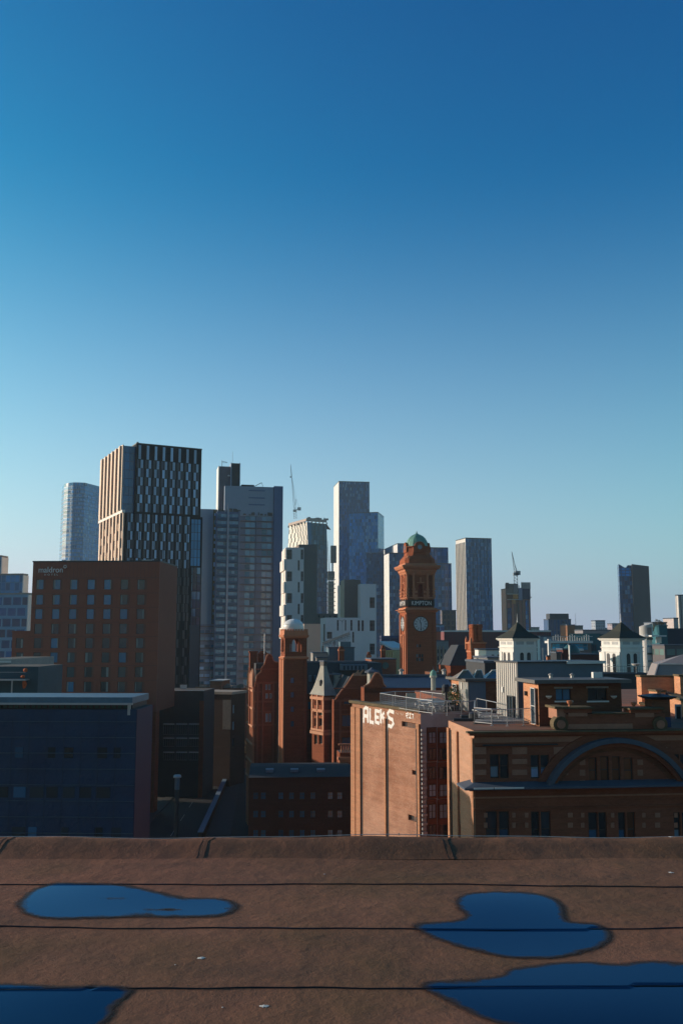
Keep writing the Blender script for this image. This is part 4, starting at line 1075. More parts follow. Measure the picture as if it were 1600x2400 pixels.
# ribs on the dome
m = MB()
for k in range(8):
    an = math.pi/4*k + math.pi/8
    for (h,py),(h2,py2) in zip(pr[3:-2], pr[4:-1]): m.bar((c0+h*math.cos(an)*1.01,c0+h*math.sin(an)*1.01,kz(py)),(c0+h2*math.cos(an)*1.01,c0+h2*math.sin(an)*1.01,kz(py2)),.09,4)
m.build('dome_rib', m_copper, b.root)

# ------------------------------------------------------------------ tower with the white dome
b = Bld('domed_corner_tower', 'slender red brick corner tower with an open lantern and a white dome', 'tower', 667.5, 719, 175, 1540, yaw=15, ps=653.5)
b.D = b.W*.95; b.left = Face((0, b.D), (0,-1), b.D); b.right = Face((b.W,0),(0,1),b.D)
W_ = b.W; D_ = b.D; c0 = W_/2
def kz(py): return b.P(690, py)[1]
hf = b.rects([(681,689,y,y+13) for y in (1588,1622,1656,1690)])
b.wall(m_terra, {'front': hf}, top=kz(1540)); b.wins('front', hf, .25, [m_gblue], frame_mat=m_dark, nx=2)
m = MB()
for x0, x1 in ((0,.55),(W_-.55,W_)): m.box(x0, x1, -.15, 0, 0, kz(1545))
m.build('corner_pilaster', m_terra, b.root)
m = MB()
for y0, y1 in ((0,1.0),(1.55,2.35),(2.95,D_)): m.box(-.28, 0, y0, y1, 0, kz(1546))
m.build('side_pilaster', m_terra_trim, b.root)
def sq(lst, mat, name, root=None):
    m = MB()
    for (pa, oa), (pb, ob) in zip(lst[:-1], lst[1:]):
        k = len(m.v)
        for o_, z in ((oa,kz(pa)),(ob,kz(pb))):
            m.v += [(-o_,-o_,z),(W_+o_,-o_,z),(W_+o_,D_+o_,z),(-o_,D_+o_,z)]
        m.f += [tuple(k+q for q in f) for f in ((0,1,5,4),(1,2,6,5),(2,3,7,6),(3,0,4,7))]
    k = len(m.v); m.f.append((k-4,k-3,k-2,k-1)); return m.build(name, mat, b.root)
sq([(1546,0),(1544,.3),(1541,.35),(1540,.1),(1538,.05)], m_terra_trim, 'cornice')
sq([(1496,0),(1493,.25),(1489,.35),(1488,.2),(1479,.15),(1478,.15)], m_terra_trim, 'parapet')
# open lantern stage: corner piers, arches and slim colonnettes
z0, z1 = kz(1538), kz(1496); m = MB(); pw = 1.0
for x in (0, W_-pw):
    for y in (0, D_-pw): m.box(x, x+pw, y, y+pw, z0, z1)
zs, zt = kz(1508), kz(1496)
for (f, L) in ((b.front, W_), (b.left, D_), (b.right, D_), (Face((W_,D_),(-1,0),W_), W_)):
    m.prism([f.pt(a,0,d)[:2] for a, d in ((pw,0),(L-pw,0),(L-pw,.5),(pw,.5))], z0, kz(1528))
    c_ = L/2; hw = .72; N = 8
    vs = [(pw, zs-.1), (c_-hw, zs-.1)] + [(c_-hw*math.cos(math.pi*k/N), zs+ .9*math.sin(math.pi*k/N)) for k in range(N+1)] + [(c_+hw, zs-.1), (L-pw, zs-.1), (L-pw, zt), (pw, zt)]
    n = len(vs); k = len(m.v)
    for d in (.05,.5): m.v += [f.pt(a, z, d) for a, z in vs]
    m.f += [tuple(range(k,k+n)), tuple(reversed(range(k+n,k+2*n)))] + [(k+i, k+n+i, k+n+(i+1)%n, k+(i+1)%n) for i in range(n)]
    for a in (c_-hw-.12, c_+hw+.12):
        p = f.pt(a, 0, .25); m.lathe(p[0], p[1], [(.12,kz(1527)),(.12,zs-.1)], 8)
m.build('lantern', m_terra, b.root)
MB().box(.1,W_-.1,.1,D_-.1,kz(1498),kz(1496)).build('lantern_roof', m_terra, b.root)
m = MB()
for k in range(9):
    x = -.12 + (W_+.0)*k/8
    for y in (-.12, D_-.1): m.box(x, x+.28, y, y+.2, kz(1478), kz(1474.5))
for k in range(1,8):
    y = -.12 + D_*k/8
    for x in (-.12, W_-.1): m.box(x, x+.2, y, y+.28, kz(1478), kz(1474.5))
m.build('battlement', m_terra_trim, b.root, kind='stuff')
m_wdome = pm('white_dome_paint', (.72,.75,.76), .4, var=.08, scale=.8)
m = MB(); rd = 24.5*175/F; zb = kz(1478)
prf = [(rd,zb-.3),(rd,zb+.7)] + [(rd*math.cos(R(q)), zb+.7+ (kz(1450)-zb-.7)*math.sin(R(q))) for q in range(6, 90, 7)] + [(.05, kz(1450))]
m.lathe(c0-.1, D_/2, prf, 24); m.build('dome', m_wdome, b.root, smooth=True)
m = MB()
for an in (R(-100), R(-100)+math.pi): 
    for (r1,h1),(r2,h2) in zip(prf[1:-1], prf[2:]): m.bar((c0-.1+r1*math.cos(an)*1.01, D_/2+r1*math.sin(an)*1.01,h1),(c0-.1+r2*math.cos(an)*1.01,D_/2+r2*math.sin(an)*1.01,h2+.01),.07)
m.build('dome_seam', m_wdome, b.root)
m = MB()
for k in range(24):
    a1, a2 = 2*math.pi*k/24, 2*math.pi*(k+1)/24; m.bar((c0-.1+(rd+.03)*math.cos(a1),D_/2+(rd+.03)*math.sin(a1),zb+1.2),(c0-.1+(rd+.03)*math.cos(a2),D_/2+(rd+.03)*math.sin(a2),zb+1.2),.05)
m.build('dome_band', m_wdome, b.root)

# ------------------------------------------------------------------ the gabled hotel wing left of the tower
def gable_front(b, pts, depth_back, mat, name='gable_wall', coping=None, thick=.8):
    P = [b.P(x, y) for x, y in pts]; P = [P[0]] + P[1:]
    m = MB().sheet_y(P, 0, thick); o = m.build(name, mat, b.root)
    if coping:
        m = MB()
        for (xa,za),(xb,zb) in zip(P[1:-1], P[2:]):
            if abs(xa-xb) < .01 and abs(za-zb) > 15: continue
            m.bar((xa,thick*.4,za+.06),(xb,thick*.4,zb+.06),.28,4)
        m.build('coping', coping, b.root)
    return o
b = Bld('gabled_wing', 'dark red brick hotel wing with curved gable and flagpole, left of the domed tower', 'building', 598, 652, 180, 1600, yaw=12, ps=584)
hf = b.rects([(622,627,1604,1617),(629,634,1604,1617),(622,628,1625,1637),(631,637,1625,1637),(622,628,1672,1692),(630,635,1672,1692)])
b.wall(m_terra, {'front': hf}, top=b.P(600,1600)[1]); b.wins('front', hf, .25, [m_gpale], frame_mat=m_wframe)
gable_front(b, [(598,1600.5),(601,1592),(603,1584),(607,1580),(613,1575),(614,1566),(617,1562),(621,1557),(623,1549),(626,1540),(628,1535),(633,1534),(637,1538),(640,1549),(646,1553),(652,1553),(652,1600.5)], 12, m_terra, coping=m_terra_pale)
def P3(px, py, off): a_, z_ = b.P(px, py, off=-off); return a_, z_
m = MB().sheet_x([(0.8, b.P(600,1600)[1]), (b.D, b.P(600,1600)[1]), (b.D, P3(640,1552,8)[1]), (.8, P3(640,1552,8)[1])], .2, b.W); m.build('roof', m_slate, b.root)
a_, z_ = b.P(594,1566, off=-4); zt = b.P(594,1530, off=-4)[1]; MB().box(a_-.7,a_+.7,4,5.2,b.P(600,1600)[1]-8,zt).box(a_-.85,a_+.85,3.9,5.3,zt,zt+.3).build('chimney', m_terra, b.root)
a_, z_ = b.P(617,1555, off=-6); zt = b.P(617,1531, off=-6)[1]; MB().box(a_-1.0,a_+1.0,6,7.4,b.P(600,1600)[1],zt).lathe(a_,6.7,[(.9,zt),(.5,zt+.4),(.1,zt+.5)],8).build('chimney', m_terra, b.root)
a_, z0_ = b.P(619.6,1540, off=-3); z1_ = b.P(619.6,1485, off=-3)[1]
fp = MB().lathe(a_, 3, [(.10,z0_-4),(.08,z1_)], 6).build('flagpole', m_white, b.root)
m = MB(); L = b.D
for k in range(7): y = .3+k*(L-1)/6; m.box(-.35, 0, y, y+.5, 0, b.P(600,1600-(k*3))[1]*(1 if k%2 else .97)); 
m.build('side_buttress', m_terra_trim, b.root)
m = MB()
for k in range(6): zz = 9+k*3.3; m.box(-.5, 0, 0, L, zz, zz+.35)
m.build('side_string_course', m_terra_pale, b.root)
m = MB()
for k in range(6):
    y = 1.0+k*(L-1)/6; m.lathe(-.3, y, [(.3,b.P(600,1600)[1]-1),(.3,b.P(600,1600)[1]+1.4),(.05,b.P(600,1600)[1]+2.6)], 6)
m.build('pinnacle', m_terra_pale, b.root)
def masonry(b, bands, pil, zt, arches=()):
    m = MB()
    for py, h, o_ in bands: z = b.P(b.px0, py)[1]; m.box(-.02, b.W, -o_, -.003, z-h, z)
    m.build('band_course', m_trimD, b.root)
    m = MB()
    for px in pil: x = b.P(px, 1620)[0]; m.box(x-.16, x+.16, -.22, -.004, 0, zt)
    m.build('front_pilaster', m_trimD, b.root)
    m = MB()
    for (x0, x1, y0, y1) in arches:
        r = b.rects([(x0, x1, y0, y1)])[0]; m.box(r[0]-.12, r[1]+.12, -.16, -.004, r[3], r[3]+.22).box(r[0]-.16, r[1]+.16, -.2, -.004, r[2]-.18, r[2])
    m.build('window_surrounds', m_trimD, b.root, kind='stuff')
m_trimD = pm('dark_terracotta_trim', (.27,.085,.042), .8, var=.25, scale=1.0)
b.px0 = 625
masonry(b, ((1567,.2,.12),(1598,.35,.22),(1620,.2,.12),(1642,.35,.2),(1666,.2,.12),(1697,.35,.2)), (604,616,641,650), b.P(600,1598)[1], [(622,634,1604,1617),(622,637,1625,1637),(622,635,1672,1692)])
# ------------------------------------------------------------------ main body of the hotel: slate roofs, gables
b = Bld('hotel_main_range', 'long dark slate roofed red brick hotel range between domed tower and clock tower', 'building', 716, 900, 192, 1625, yaw=8, D=22)
hz = b.P(716,1625)[1]
hf = b.rects([(722+12*k,728+12*k,1645,1662) for k in range(10)]); b.wall(m_terra, {'front': hf}, top=hz); b.wins('front', hf, .25, [m_glass, m_gblue])
zr = b.P(760,1553, off=-6)[1]
m = MB().sheet_x([(-.5,hz-.05),(3,zr),(20,zr),(23,hz-.05)], -.0, b.W); m.build('roof', m_slate, b.root)
MB().box(-.2, b.W*.82, 2.9, 3.3, zr, zr+.35).build('ridge', m_lead, b.root)
m = MB()   # row of small attic lights in a lead fascia
r = b.rects([(800,862,1557,1571)])[0]; MB().box(r[0], r[1], .6, 2.8, r[2], r[3]).build('dormer_band', m_blueclad, b.root)
for k in range(6): q = b.rects([(806+k*9,809+k*9,1560.5,1570)])[0]; MB().box(q[0], q[1], .5, .6, q[2], q[3]).build('window', m_glass, b.root)
for px in (725,737): q = b.rects([(px,px+5,1583,1598)])[0]; MB().box(q[0],q[1],.1,2.0,q[2],q[3]).build('dormer', m_blueclad, b.root)
def stack(label, px0, px1, py, Y, mat, pots=0, yaw=8, cap=m_terra_trim, base=1560, capf=.0):
    c = at(px0, py, Y); w_ = (px1-px0)/F*Y*1.02; tt = thing('chimney_stack', label, 'chimney', (c.x, c.y, 0), R(yaw), 'brick chimneys on the hotel roofs')
    zt = c.z; zb = at(px0, base, Y).z
    MB().box(0, w_, 0, w_*.8, zb-3, zt-.35).build('stack', mat, tt); MB().box(-.12, w_+.12, -.12, w_*.8+.12, zt-.35, zt).build('cap', cap, tt)
    for k in range(pots): MB().lathe(w_*(k+.5)/pots, w_*.4, [(.16,zt),(.12,zt+.6),(.16,zt+.65)], 8).build('chimney_pot', m_terra_trim, tt)
    if capf: MB().sheet_y([(0,zt),(w_,zt),(w_*.75,zt+capf),(w_*.25,zt+capf)], 0, w_*.8).build('cap_hood', mat, tt)
stack('round topped brick chimney in front of the teal plant box', 794, 806, 1522, 220, m_terra, 0, capf=.7)
stack('short dark brick chimney at the right end of the slate ridge', 860, 869, 1536, 220, m_terra, 0, capf=.8)
stack('brick chimney beside the yellow ribbed building', 893, 903, 1522, 235, m_terra, 0, capf=1.0)
# dark red blank block with round teal window
b = Bld('blank_brick_block', 'flat topped dark red brick block with a round teal window, left of the clock tower', 'building', 870, 928, 208, 1546, yaw=8, D=8)
b.wall(brick('dull_red_brick', (.26,.085,.05), (.32,.12,.07), (.2,.1,.07)))
b.ledge(b.top, .25, .15, m_lead, 'coping')
a_, z_ = b.P(903,1560); N = 20
MB().sheet_y([(a_+.75*math.cos(2*math.pi*k/N), z_+.75*math.sin(2*math.pi*k/N)) for k in range(N)], -.06, 0).build('round_window', glass('teal_glass', (.02,.10,.11)), b.root)
# pointed stair turret
b = Bld('pointed_turret', 'square brick turret with two tiers of windows under a tall flared lead spire', 'turret', 759, 784, 168, 1632, yaw=30, ps=731.5)
zt = b.P(760,1630)[1]; W_, D_ = b.W, b.D; 
hl = b.rects([(737,742,1641,1653),(747,752,1641,1653),(736,743,1668,1678),(747,755,1668,1678),(736,743,1683,1703),(747,755,1683,1703),(736,743,1722,1745),(747,755,1722,1745)], 'left')
b.wall(m_terra, {'left': hl}, top=zt, depth=.4); b.wins('left', hl, .4, [m_ggreen, m_glass], frame_mat=m_terra_pale, nx=1, nz=1, fw=.08)
m = MB()
for py, h, o_ in ((1633,.5,.3),(1662,.35,.15),(1666,.2,.1),(1708,.35,.2),(1714,.5,.3)):
    z = b.P(745, py, 'left')[1]; m.box(-o_, W_+o_, -o_, D_+o_, z-h, z)
m.build('string_course', m_terra_pale, b.root)
m = MB()
for y0 in (-.1, D_*.48, D_-.35): m.box(-.15,0,y0,y0+.45,b.P(745,1708,'left')[1],zt)
m.build('pilaster', m_terra_pale, b.root)
m = MB(); cx, cy = W_/2, D_/2; pr = [(1.28,1630),(1.22,1629),(.98,1618),(.75,1603),(.55,1588),(.38,1572),(.27,1561)]
for s_, py in pr:
    z = b.P(759, py)[1]; m.v += [(cx-W_/2*s_,cy-D_/2*s_,z),(cx+W_/2*s_,cy-D_/2*s_,z),(cx+W_/2*s_,cy+D_/2*s_,z),(cx-W_/2*s_,cy+D_/2*s_,z)]
for j in range(len(pr)-1):
    for k in range(4): m.f.append((j*4+k, j*4+(k+1)%4, j*4+4+(k+1)%4, j*4+4+k))
m.f.append((3,2,1,0)); m.build('spire', pm('weathered_lead_slate', (.27,.27,.24), .7, var=.25, bmp=.02, bscale=4), b.root)
z0 = b.P(759,1561)[1]; z1 = b.P(759,1552)[1]
MB().box(cx-W_*.16,cx+W_*.16,cy-D_*.16,cy+D_*.16,z0,z1).build('spire_vent', m_dark, b.root); MB().box(cx-W_*.2,cx+W_*.2,cy-D_*.2,cy+D_*.2,z1,z1+.25).build('spire_cap', m_lead, b.root)
a_, z_ = b.P(755.5,1601,'left'); MB().lathe(cx-W_*.36, cy-.6, [(.35,z_-.5),(.35,z_+.3),(.02,z_+.6)], 8).build('dormer', m_dark, b.root)
# big shaped gable right of the turret
b = Bld('shaped_gable_wing', 'dark red brick hotel wing with a big shaped gable beside the pointed turret', 'building', 782, 866, 165, 1640, yaw=8, D=30)
hz = b.P(790,1640)[1]; hf = b.rects([(806,819,1640,1650),(801,822,1676,1702),(801,822,1728,1758),(845,856,1676,1702)])
b.wall(m_terra, {'front': hf}, top=hz); b.wins('front', [h for h in hf], .3, [m_gblue], frame_mat=m_timber, nx=2)
gable_front(b, [(785,1640.5),(790,1634),(796,1627),(800,1621),(807,1614),(813,1606),(821,1594),(827,1584),(859,1584),(862,1592),(866,1612),(866,1640.5)], 10, m_terra, coping=m_terra_pale)
b.px0 = 800; masonry(b, ((1612,.2,.12),(1640,.3,.2),(1662,.2,.12),(1712,.35,.2)), (797,826,838,862), b.P(800,1642)[1], [(806,819,1640,1650),(801,822,1676,1702),(845,856,1676,1702)])
zr = b.P(840,1588)[1]; MB().sheet_y([(1.5,hz),(b.W/2+.3,zr),(b.W-.3,hz)], .8, 28).build('roof', m_slate, b.root)
m_dorm = pm('pale_dormer_lead', (.42,.43,.38), .6, var=.2)
for px, py, s in ((785,1582,1.0),(811,1588,.8)):
    a_, z_ = b.P(px, py, off=-14); m = MB(); vs = [(0,0),(.9*s,.0),(1.1*s,-1.1*s),(.6*s,-2.4*s),(0,-3.0*s),(-.3*s,-2.7*s),(.2*s,-1.5*s)]
    c = b.root.matrix_world; t9 = b.O + b.U*a_ + b.V*14
    tt = thing('roof_dormer', 'pale curved lead dormer %s on the dark slate roof' % ('nearest the spire' if px == 785 else 'above the sloping brick gable'), 'dormer', (t9.x, t9.y, z_), R(8))
    MB().sheet_y([(x,z) for x, z in vs], 0, 1.4).build('cheek', m_dorm, tt); MB().box(-1.8*s,1.2*s,-.2,1.6,0,.18).build('roof', m_lead, tt); MB().box(-1.6*s,-.3*s,.1,1.3,-2.2*s,0).build('window', m_glass, tt)
for k, (px, py) in enumerate(((829,1577),(840,1575))):
    p = at(px, py, 172); tt = thing('stone_figure', 'weathered pale stone scroll finial, %s on the gable top' % ('left one' if k == 0 else 'right one'), 'finial', (p.x, p.y, p.z-1.2), R(8)); m = MB()
    m.lathe(0,0,[(.45,-.8),(.5,.3),(.3,.5),(.32,.9),(.1,1.2)],8); m.bar((0,0,.6),(.9,.2,1.6),.35,6,.2); m.build('stone', m_terra_pale, tt)
# second gable + long slate roof running right
b = Bld('long_brick_range', 'long red brick hotel range with a deep blue slate roof behind the warehouse terrace', 'building', 853, 1062, 150, 1612, yaw=5, ps=845.5)
hz = b.P(960,1612)[1]; b.wall(m_terra, {}, top=hz)
zr = b.P(960,1585, off=-6)[1]
x2 = b.P(895,1600)[0]
MB().sheet_x([(-.3,hz),(6,zr),(14,zr),(16,hz)], x2, b.W).build('roof', pm('blue_slate', (.045,.065,.10), .5, var=.25, bmp=.02), b.root)
MB().box(x2, b.W, 5.8, 6.4, zr, zr+.3).build('ridge', m_lead, b.root)
gable_front(b, [(853,1625),(853,1610),(858,1608),(866,1604),(872,1594),(877,1584),(881,1579),(887,1579),(895,1590),(898,1604),(905,1612),(905,1625)], 6, m_terra, coping=m_terra_pale)
b2 = b
# octagonal lead roofed turret between the gables
c = at(871,1571,158); tt = thing('ventilation_turret', 'small octagonal grey turret with a flat lead cap between two gables', 'turret', (c.x, c.y, 0), R(10))
MB().lathe(0,0,[(1.05,c.z-6),(1.05,c.z-2.2),(.85,c.z-2.2),(.85,c.z-.4)],8,rot=R(10)).build('drum', m_dorm, tt); MB().lathe(0,0,[(1.3,c.z-.4),(1.3,c.z-.15),(.4,c.z+.2),(.15,c.z+.5)],8,rot=R(10)).build('cap', m_lead, tt)
# small domed pinnacle on the long range
c = at(1014.5,1563,146); tt = thing('domed_pinnacle', 'slim grey stone pinnacle with a little green dome and spike', 'pinnacle', (c.x, c.y, 0))
MB().lathe(0,0,[(.36,c.z-5.5),(.36,c.z-1.7),(.55,c.z-1.6),(.55,c.z-1.3)],8).build('shaft', m_dorm, tt); MB().lathe(0,0,[(.5,c.z-1.3),(.47,c.z-.9),(.3,c.z-.6),(.1,c.z-.45)],12).build('dome', m_copper, tt); MB().lathe(0,0,[(.06,c.z-.5),(.02,c.z+.2)],6).build('spike', m_lead, tt)
# octagonal chimney tower right of the clock tower
b = Bld('chimney_tower', 'red brick tower ending in a cluster of tall round chimneys, right of the clock tower', 'chimney tower', 1103, 1137, 205, 1506, yaw=9, ps=1092.5)
W_, D_ = b.W, b.D = b.W, b.W; b.left = Face((0, b.D), (0,-1), b.D)
hl = b.rects([(1109,1112,1530,1543),(1115,1118,1530,1543),(1121,1124,1530,1543),(1127,1130,1530,1543)])
b.wall(m_terraS, {'front': hl}, top=b.P(1110,1506)[1]); b.wins('front', hl, .25, [m_glass])
z0 = b.P(1118,1506)[1]; z1 = b.P(1118,1463)[1]
for k, (dx, dy) in enumerate(((-.62,-.5),(.62,-.5),(-.62,.7),(.62,.7))):
    MB().lathe(W_/2+dx, D_/2+dy, [(.95,z0-.3),(.95,z0+.3),(.68,z0+.5),(.66,z1-.9),(.78,z1-.75),(.78,z1-.2),(.6,z1)], 12).build('chimney', m_terraS, b.root)
m = MB(); 
for o_, pa in ((.25,1507),(.12,1527),(.12,1546)): z = b.P(1118,pa)[1]; m.box(-o_,W_+o_,-o_,D_+o_,z-.15,z+.15)
m.build('string_course', m_terra_trim, b.root)
m = MB()
for x, y in ((-.1,-.1),(-.1,D_)): m.lathe(x, y, [(.3,z0-1.5),(.3,z0+.6),(.05,z0+1.3)], 6)
m.build('pinnacle', m_terra_trim, b.root)
# slate mansard left of it
b = Bld('slate_mansard', 'steep navy slate roof over dark red brick between clock tower and chimney tower', 'building', 1055, 1096, 212, 1560, yaw=9, D=10)
hz = b.P(1060,1560)[1]; b.wall(m_terra, {}, top=hz); zt = b.P(1085,1512)[1]
MB().add([(-.3,-.3,hz),(b.W,-.3,hz),(b.W,b.D,hz),(-.3,b.D,hz),(b.W*.62,2.2,zt),(b.W,2.2,zt),(b.W,b.D-2,zt),(b.W*.62,b.D-2,zt)], [(0,1,5,4),(1,2,6,5),(2,3,7,6),(3,0,4,7),(4,5,6,7)]).build('roof', m_slate, b.root)
MB().bar((-.3,-.35,hz),(b.W*.62,2.15,zt),.12).build('hip', m_lead, b.root)
b = Bld('brick_infill_range', 'dark red brick range with a flat top filling the gap behind the long slate roof', 'building', 1020, 1110, 218, 1577, yaw=9, D=10); b.wall(m_brickD)
# yellow ribbed hall with a curved white roof
b = Bld('ribbed_hall', 'sunlit cream ribbed hall with a sloping white roof edge, just left of the clock tower', 'building', 925, 955, 300, 1524, yaw=35, ps=894)
m_cream = pm('cream_cladding', (.62,.50,.26), .7, var=.1)
b.wall(m_cream); L = b.D; m = MB(); k = 0.0
while k < L-.3: m.prism([b.left.pt(k,0,0)[:2], b.left.pt(k+.6,0,0)[:2], b.left.pt(k+.6,0,-.5)[:2], b.left.pt(k,0,-.5)[:2]], 0, b.top-.4); k += 1.25
m.build('rib', m_cream, b.root); 
z = b.top; MB().add([(-1,L,z+2.2),(-1,0,z+.1),(b.W,0,z+.1),(b.W,L,z+2.2),(-1,L,z+2.8),(-1,0,z+.7),(b.W,0,z+.7),(b.W,L,z+2.8)], [(0,1,5,4),(1,2,6,5),(2,3,7,6),(3,0,4,7),(4,5,6,7),(0,3,2,1)]).build('roof', m_white, b.root)
b = Bld('dark_glass_block', 'dark navy glass block above the cream ribbed hall', 'building', 893, 948, 330, 1490, yaw=8, ps=890)
b.wall(facade('navy_glass', (.02,.035,.07), (.04,.06,.1), 3, 3.5, .1, .12))
# balustraded wing below the gable (low, in the street shade)
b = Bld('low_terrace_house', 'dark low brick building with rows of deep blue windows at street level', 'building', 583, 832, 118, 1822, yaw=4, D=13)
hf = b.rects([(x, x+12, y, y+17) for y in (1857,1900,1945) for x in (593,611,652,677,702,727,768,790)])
b.wall(m_brickShade, {'front': hf}); b.wins('front', hf, .25, [m_gblue], frame_mat=m_timber, nx=2, nz=2)
zt = b.top; zr = b.P(700,1797, off=-6)[1]; MB().sheet_x([(-.3,zt),(6,zr),(7,zr),(13,zt)], 0, b.W).build('roof', m_slateShade, b.root)
for px in (632,690,752): a_, z_ = b.P(px,1812, off=-3); MB().box(a_-.5,a_+.5,2.6,3.8,zt,z_+.5).build('rooflight', m_blueclad, b.root)
b = Bld('balustraded_wing', 'stone balustrade and cornice of a brick wing tucked beside the graffiti warehouse', 'building', 796, 850, 130, 1764, yaw=8, D=3)
b.wall(m_terra, {}); 
MB().box(-.3,b.W,-.5,.4,b.top-.9,b.top-.55).box(-.1,b.W,-.3,.1,b.top-1.3,b.top-.9).build('cornice', m_terra_trim, b.root)
MB().box(-.2,b.W,-.35,0,b.top+1.0,b.top+1.2).build('coping', m_terra_trim, b.root)
m = MB()
for k in range(14): m.lathe(.2+k*.32,-.17,[(.07,b.top),(.12,b.top+.3),(.05,b.top+.6),(.09,b.top+1.0)],6)
m.build('baluster', m_terra_trim, b.root)

# ------------------------------------------------------------------ brown hotel with square windows
m_rust = pm('rust_panel_cladding', (.26,.080,.048), .75, var=.10, scale=.5)
b = Bld('brown_hotel', 'big rust brown hotel block with a grid of blue windows and white lettering', 'hotel', 78.5, 375, 200, 1318, yaw=-3.5, ps=416)
bz = b.P(370,1668)[1]
cols = (94,133.3,173,213.8,252.6,291.8,331); rows_ = (1369.8,1405.4,1439,1473.6,1507.3,1541,1575.2,1609.7,1645)
R_ = []
def fr(cx, cy, w=17.5, h=23.5):   # window by its centre in the photo, true size on the wall
    a_, z_ = b.P(cx, cy); return (a_-.72, a_+.72, z_-.95, z_+.95)
x0s = [b.P(c, 1370)[0] for c in cols]; 
for j, ry in enumerate(rows_):
    for i, xx in enumerate(x0s):
        if i == 0 and j > 5: continue
        z_ = b.P(94+i*39, ry)[1]; R_.append((xx-.8, xx+.8, z_-1.07, z_+1.07, i, j))
R_ = [r for r in R_ if r[2] > bz + .2]
b.wall(m_rust, {'front': [r[:4] for r in R_]}, depth=.3, z0=bz)
MB().box(.01, b.W-.01, .01, b.D-.01, bz, bz+.3).build('soffit', m_dark, b.root)
MB().box(0, b.W-.02, .02, 3.0, 0, bz-.01).build('lower_wall', m_terra, b.root)
m_nblue = glass('hotel_blue_glass', (.015,.20,.38), .08, var=.15); m_ngrn = glass('hotel_dim_glass', (.025,.065,.08), .08, var=.5)
m_curt = pm('drawn_curtain', (.30,.34,.33), .8, var=.3)
for r in R_:
    i, j = r[4:]; mt = m_nblue if (i < 5 and j < 3) or rnd.random() < .15 else m_ngrn
    o = b.win('front', r[:4], .28, mt, m_dark, nx=1, fw=.05)
    if rnd.random() < (.25 if j < 3 else .55):
        w_ = rnd.uniform(.15,.5); s = rnd.choice((0, 1)); MB().box(.06 if s == 0 else 1.54-w_, .06+w_ if s == 0 else 1.54, .02, .04, .08, 2.06).build('curtain', m_curt, o)
# vertical reveal panel beside each window column and sheet joints
pm('darker_rust_panel', (.17,.06,.04), .6); me_ = MB().box(0,.43,-.012,-.003,0,2.14).mesh('window_panel', MATS['darker_rust_panel'])
for k, xx in enumerate(x0s):
    for j, ry in enumerate(rows_[:8]):
        if k == 0 and j > 5: continue
        z_ = b.P(94+k*39, ry)[1]; put(me_, 'window_panel', b.root, (xx+.82, 0, z_-1.07))
m = MB()
for ry in rows_[:8]:
    z_ = b.P(200, ry)[1]+1.35; m.box(0, b.W, -.02, -.003, z_, z_+.05)
for k in range(1, 34): x = k*b.W/34; m.box(x, x+.03, -.018, -.002, b.top-3.6, b.top-.1)
m.build('panel_joint', m_dark, b.root)
m = MB()
for k in range(1, 20): y = k*b.D/20; m.box(b.W+.002, b.W+.04, y, y+.05, bz, b.top-.1)
m.build('side_panel_joint', pm('dark_rust', (.12,.045,.03), .7), b.root)
MB().box(-.1, b.W+.1, -.1, b.D, b.top, b.top+.3).build('parapet_coping', m_dark, b.root)
text('maldron', 'lettering', b.root, (b.P(91.8,1341)[0], -.12, b.P(91.8,1342)[1]), 0, 1.75, m_letter, .06, width=b.P(148,1341)[0]-b.P(91.8,1341)[0])
text('HOTEL', 'lettering', b.root, (b.P(105,1347)[0], -.10, b.P(105,1349)[1]), 0, .55, m_letter, .03, width=b.P(137,1341)[0]-b.P(105,1341)[0], spacing=1.8)
a_, z_ = b.P(153.5,1328); m = MB()
for k in range(5):
    an = 2*math.pi*k/5+.3; a2 = 2*math.pi*(k+1)/5+.3; m.bar((a_+.30*math.cos(an),-.1,z_+.30*math.sin(an)),(a_+.30*math.cos(a2),-.1,z_+.30*math.sin(a2)),.09,6)
    m.lathe(0,0,[(0,0)],3) if False else None
    m.bar((a_+.36*math.cos((an+a2)/2),-.1,z_+.36*math.sin((an+a2)/2)),(a_+.42*math.cos((an+a2)/2),-.1,z_+.42*math.sin((an+a2)/2)),.12,6)
m.build('flower_emblem', m_letter, b.root)
# lower left step of the hotel
b3 = Bld('hotel_annexe', 'lower rust brown annexe stepping down from the left of the hotel block', 'building', 30, 78.4, 200.6, 1482, yaw=-3.5, D=20)
R3 = []
for ry in (1507.3,1541): a_, z_ = b3.P(46.5, ry); R3.append((a_-.8, a_+.8, z_-1.07, z_+1.07))
b3.wall(m_rust, {'front': R3}, depth=.3)
for r in R3: o = b3.win('front', r, .28, m_ngrn, m_dark, fw=.05); MB().box(1.05,1.38,.02,.04,.08,1.86).build('curtain', m_curt, o)
MB().box(-.1,b3.W,-.1,b3.D,b3.top,b3.top+.3).build('parapet_coping', m_rust, b3.root)
# small roof plant on the hotel
for px, w_, lb in ((150,1.2,'small white vent on the hotel roof above its name'),(345,3.6,'white air handling unit on the right of the hotel roof')):
    p = at(px,1318,206); tt = thing('roof_plant', lb, 'roof unit', (p.x, p.y, b.top+.3)); MB().box(-w_/2,w_/2,0,1.2,0,.45).box(-w_/3,w_/4,.1,1,.45,.75).build('casing', m_white, tt); MB().box(-w_/2+.1,w_/2-.1,-.02,0,.08,.3).build('grille', m_dark, tt)
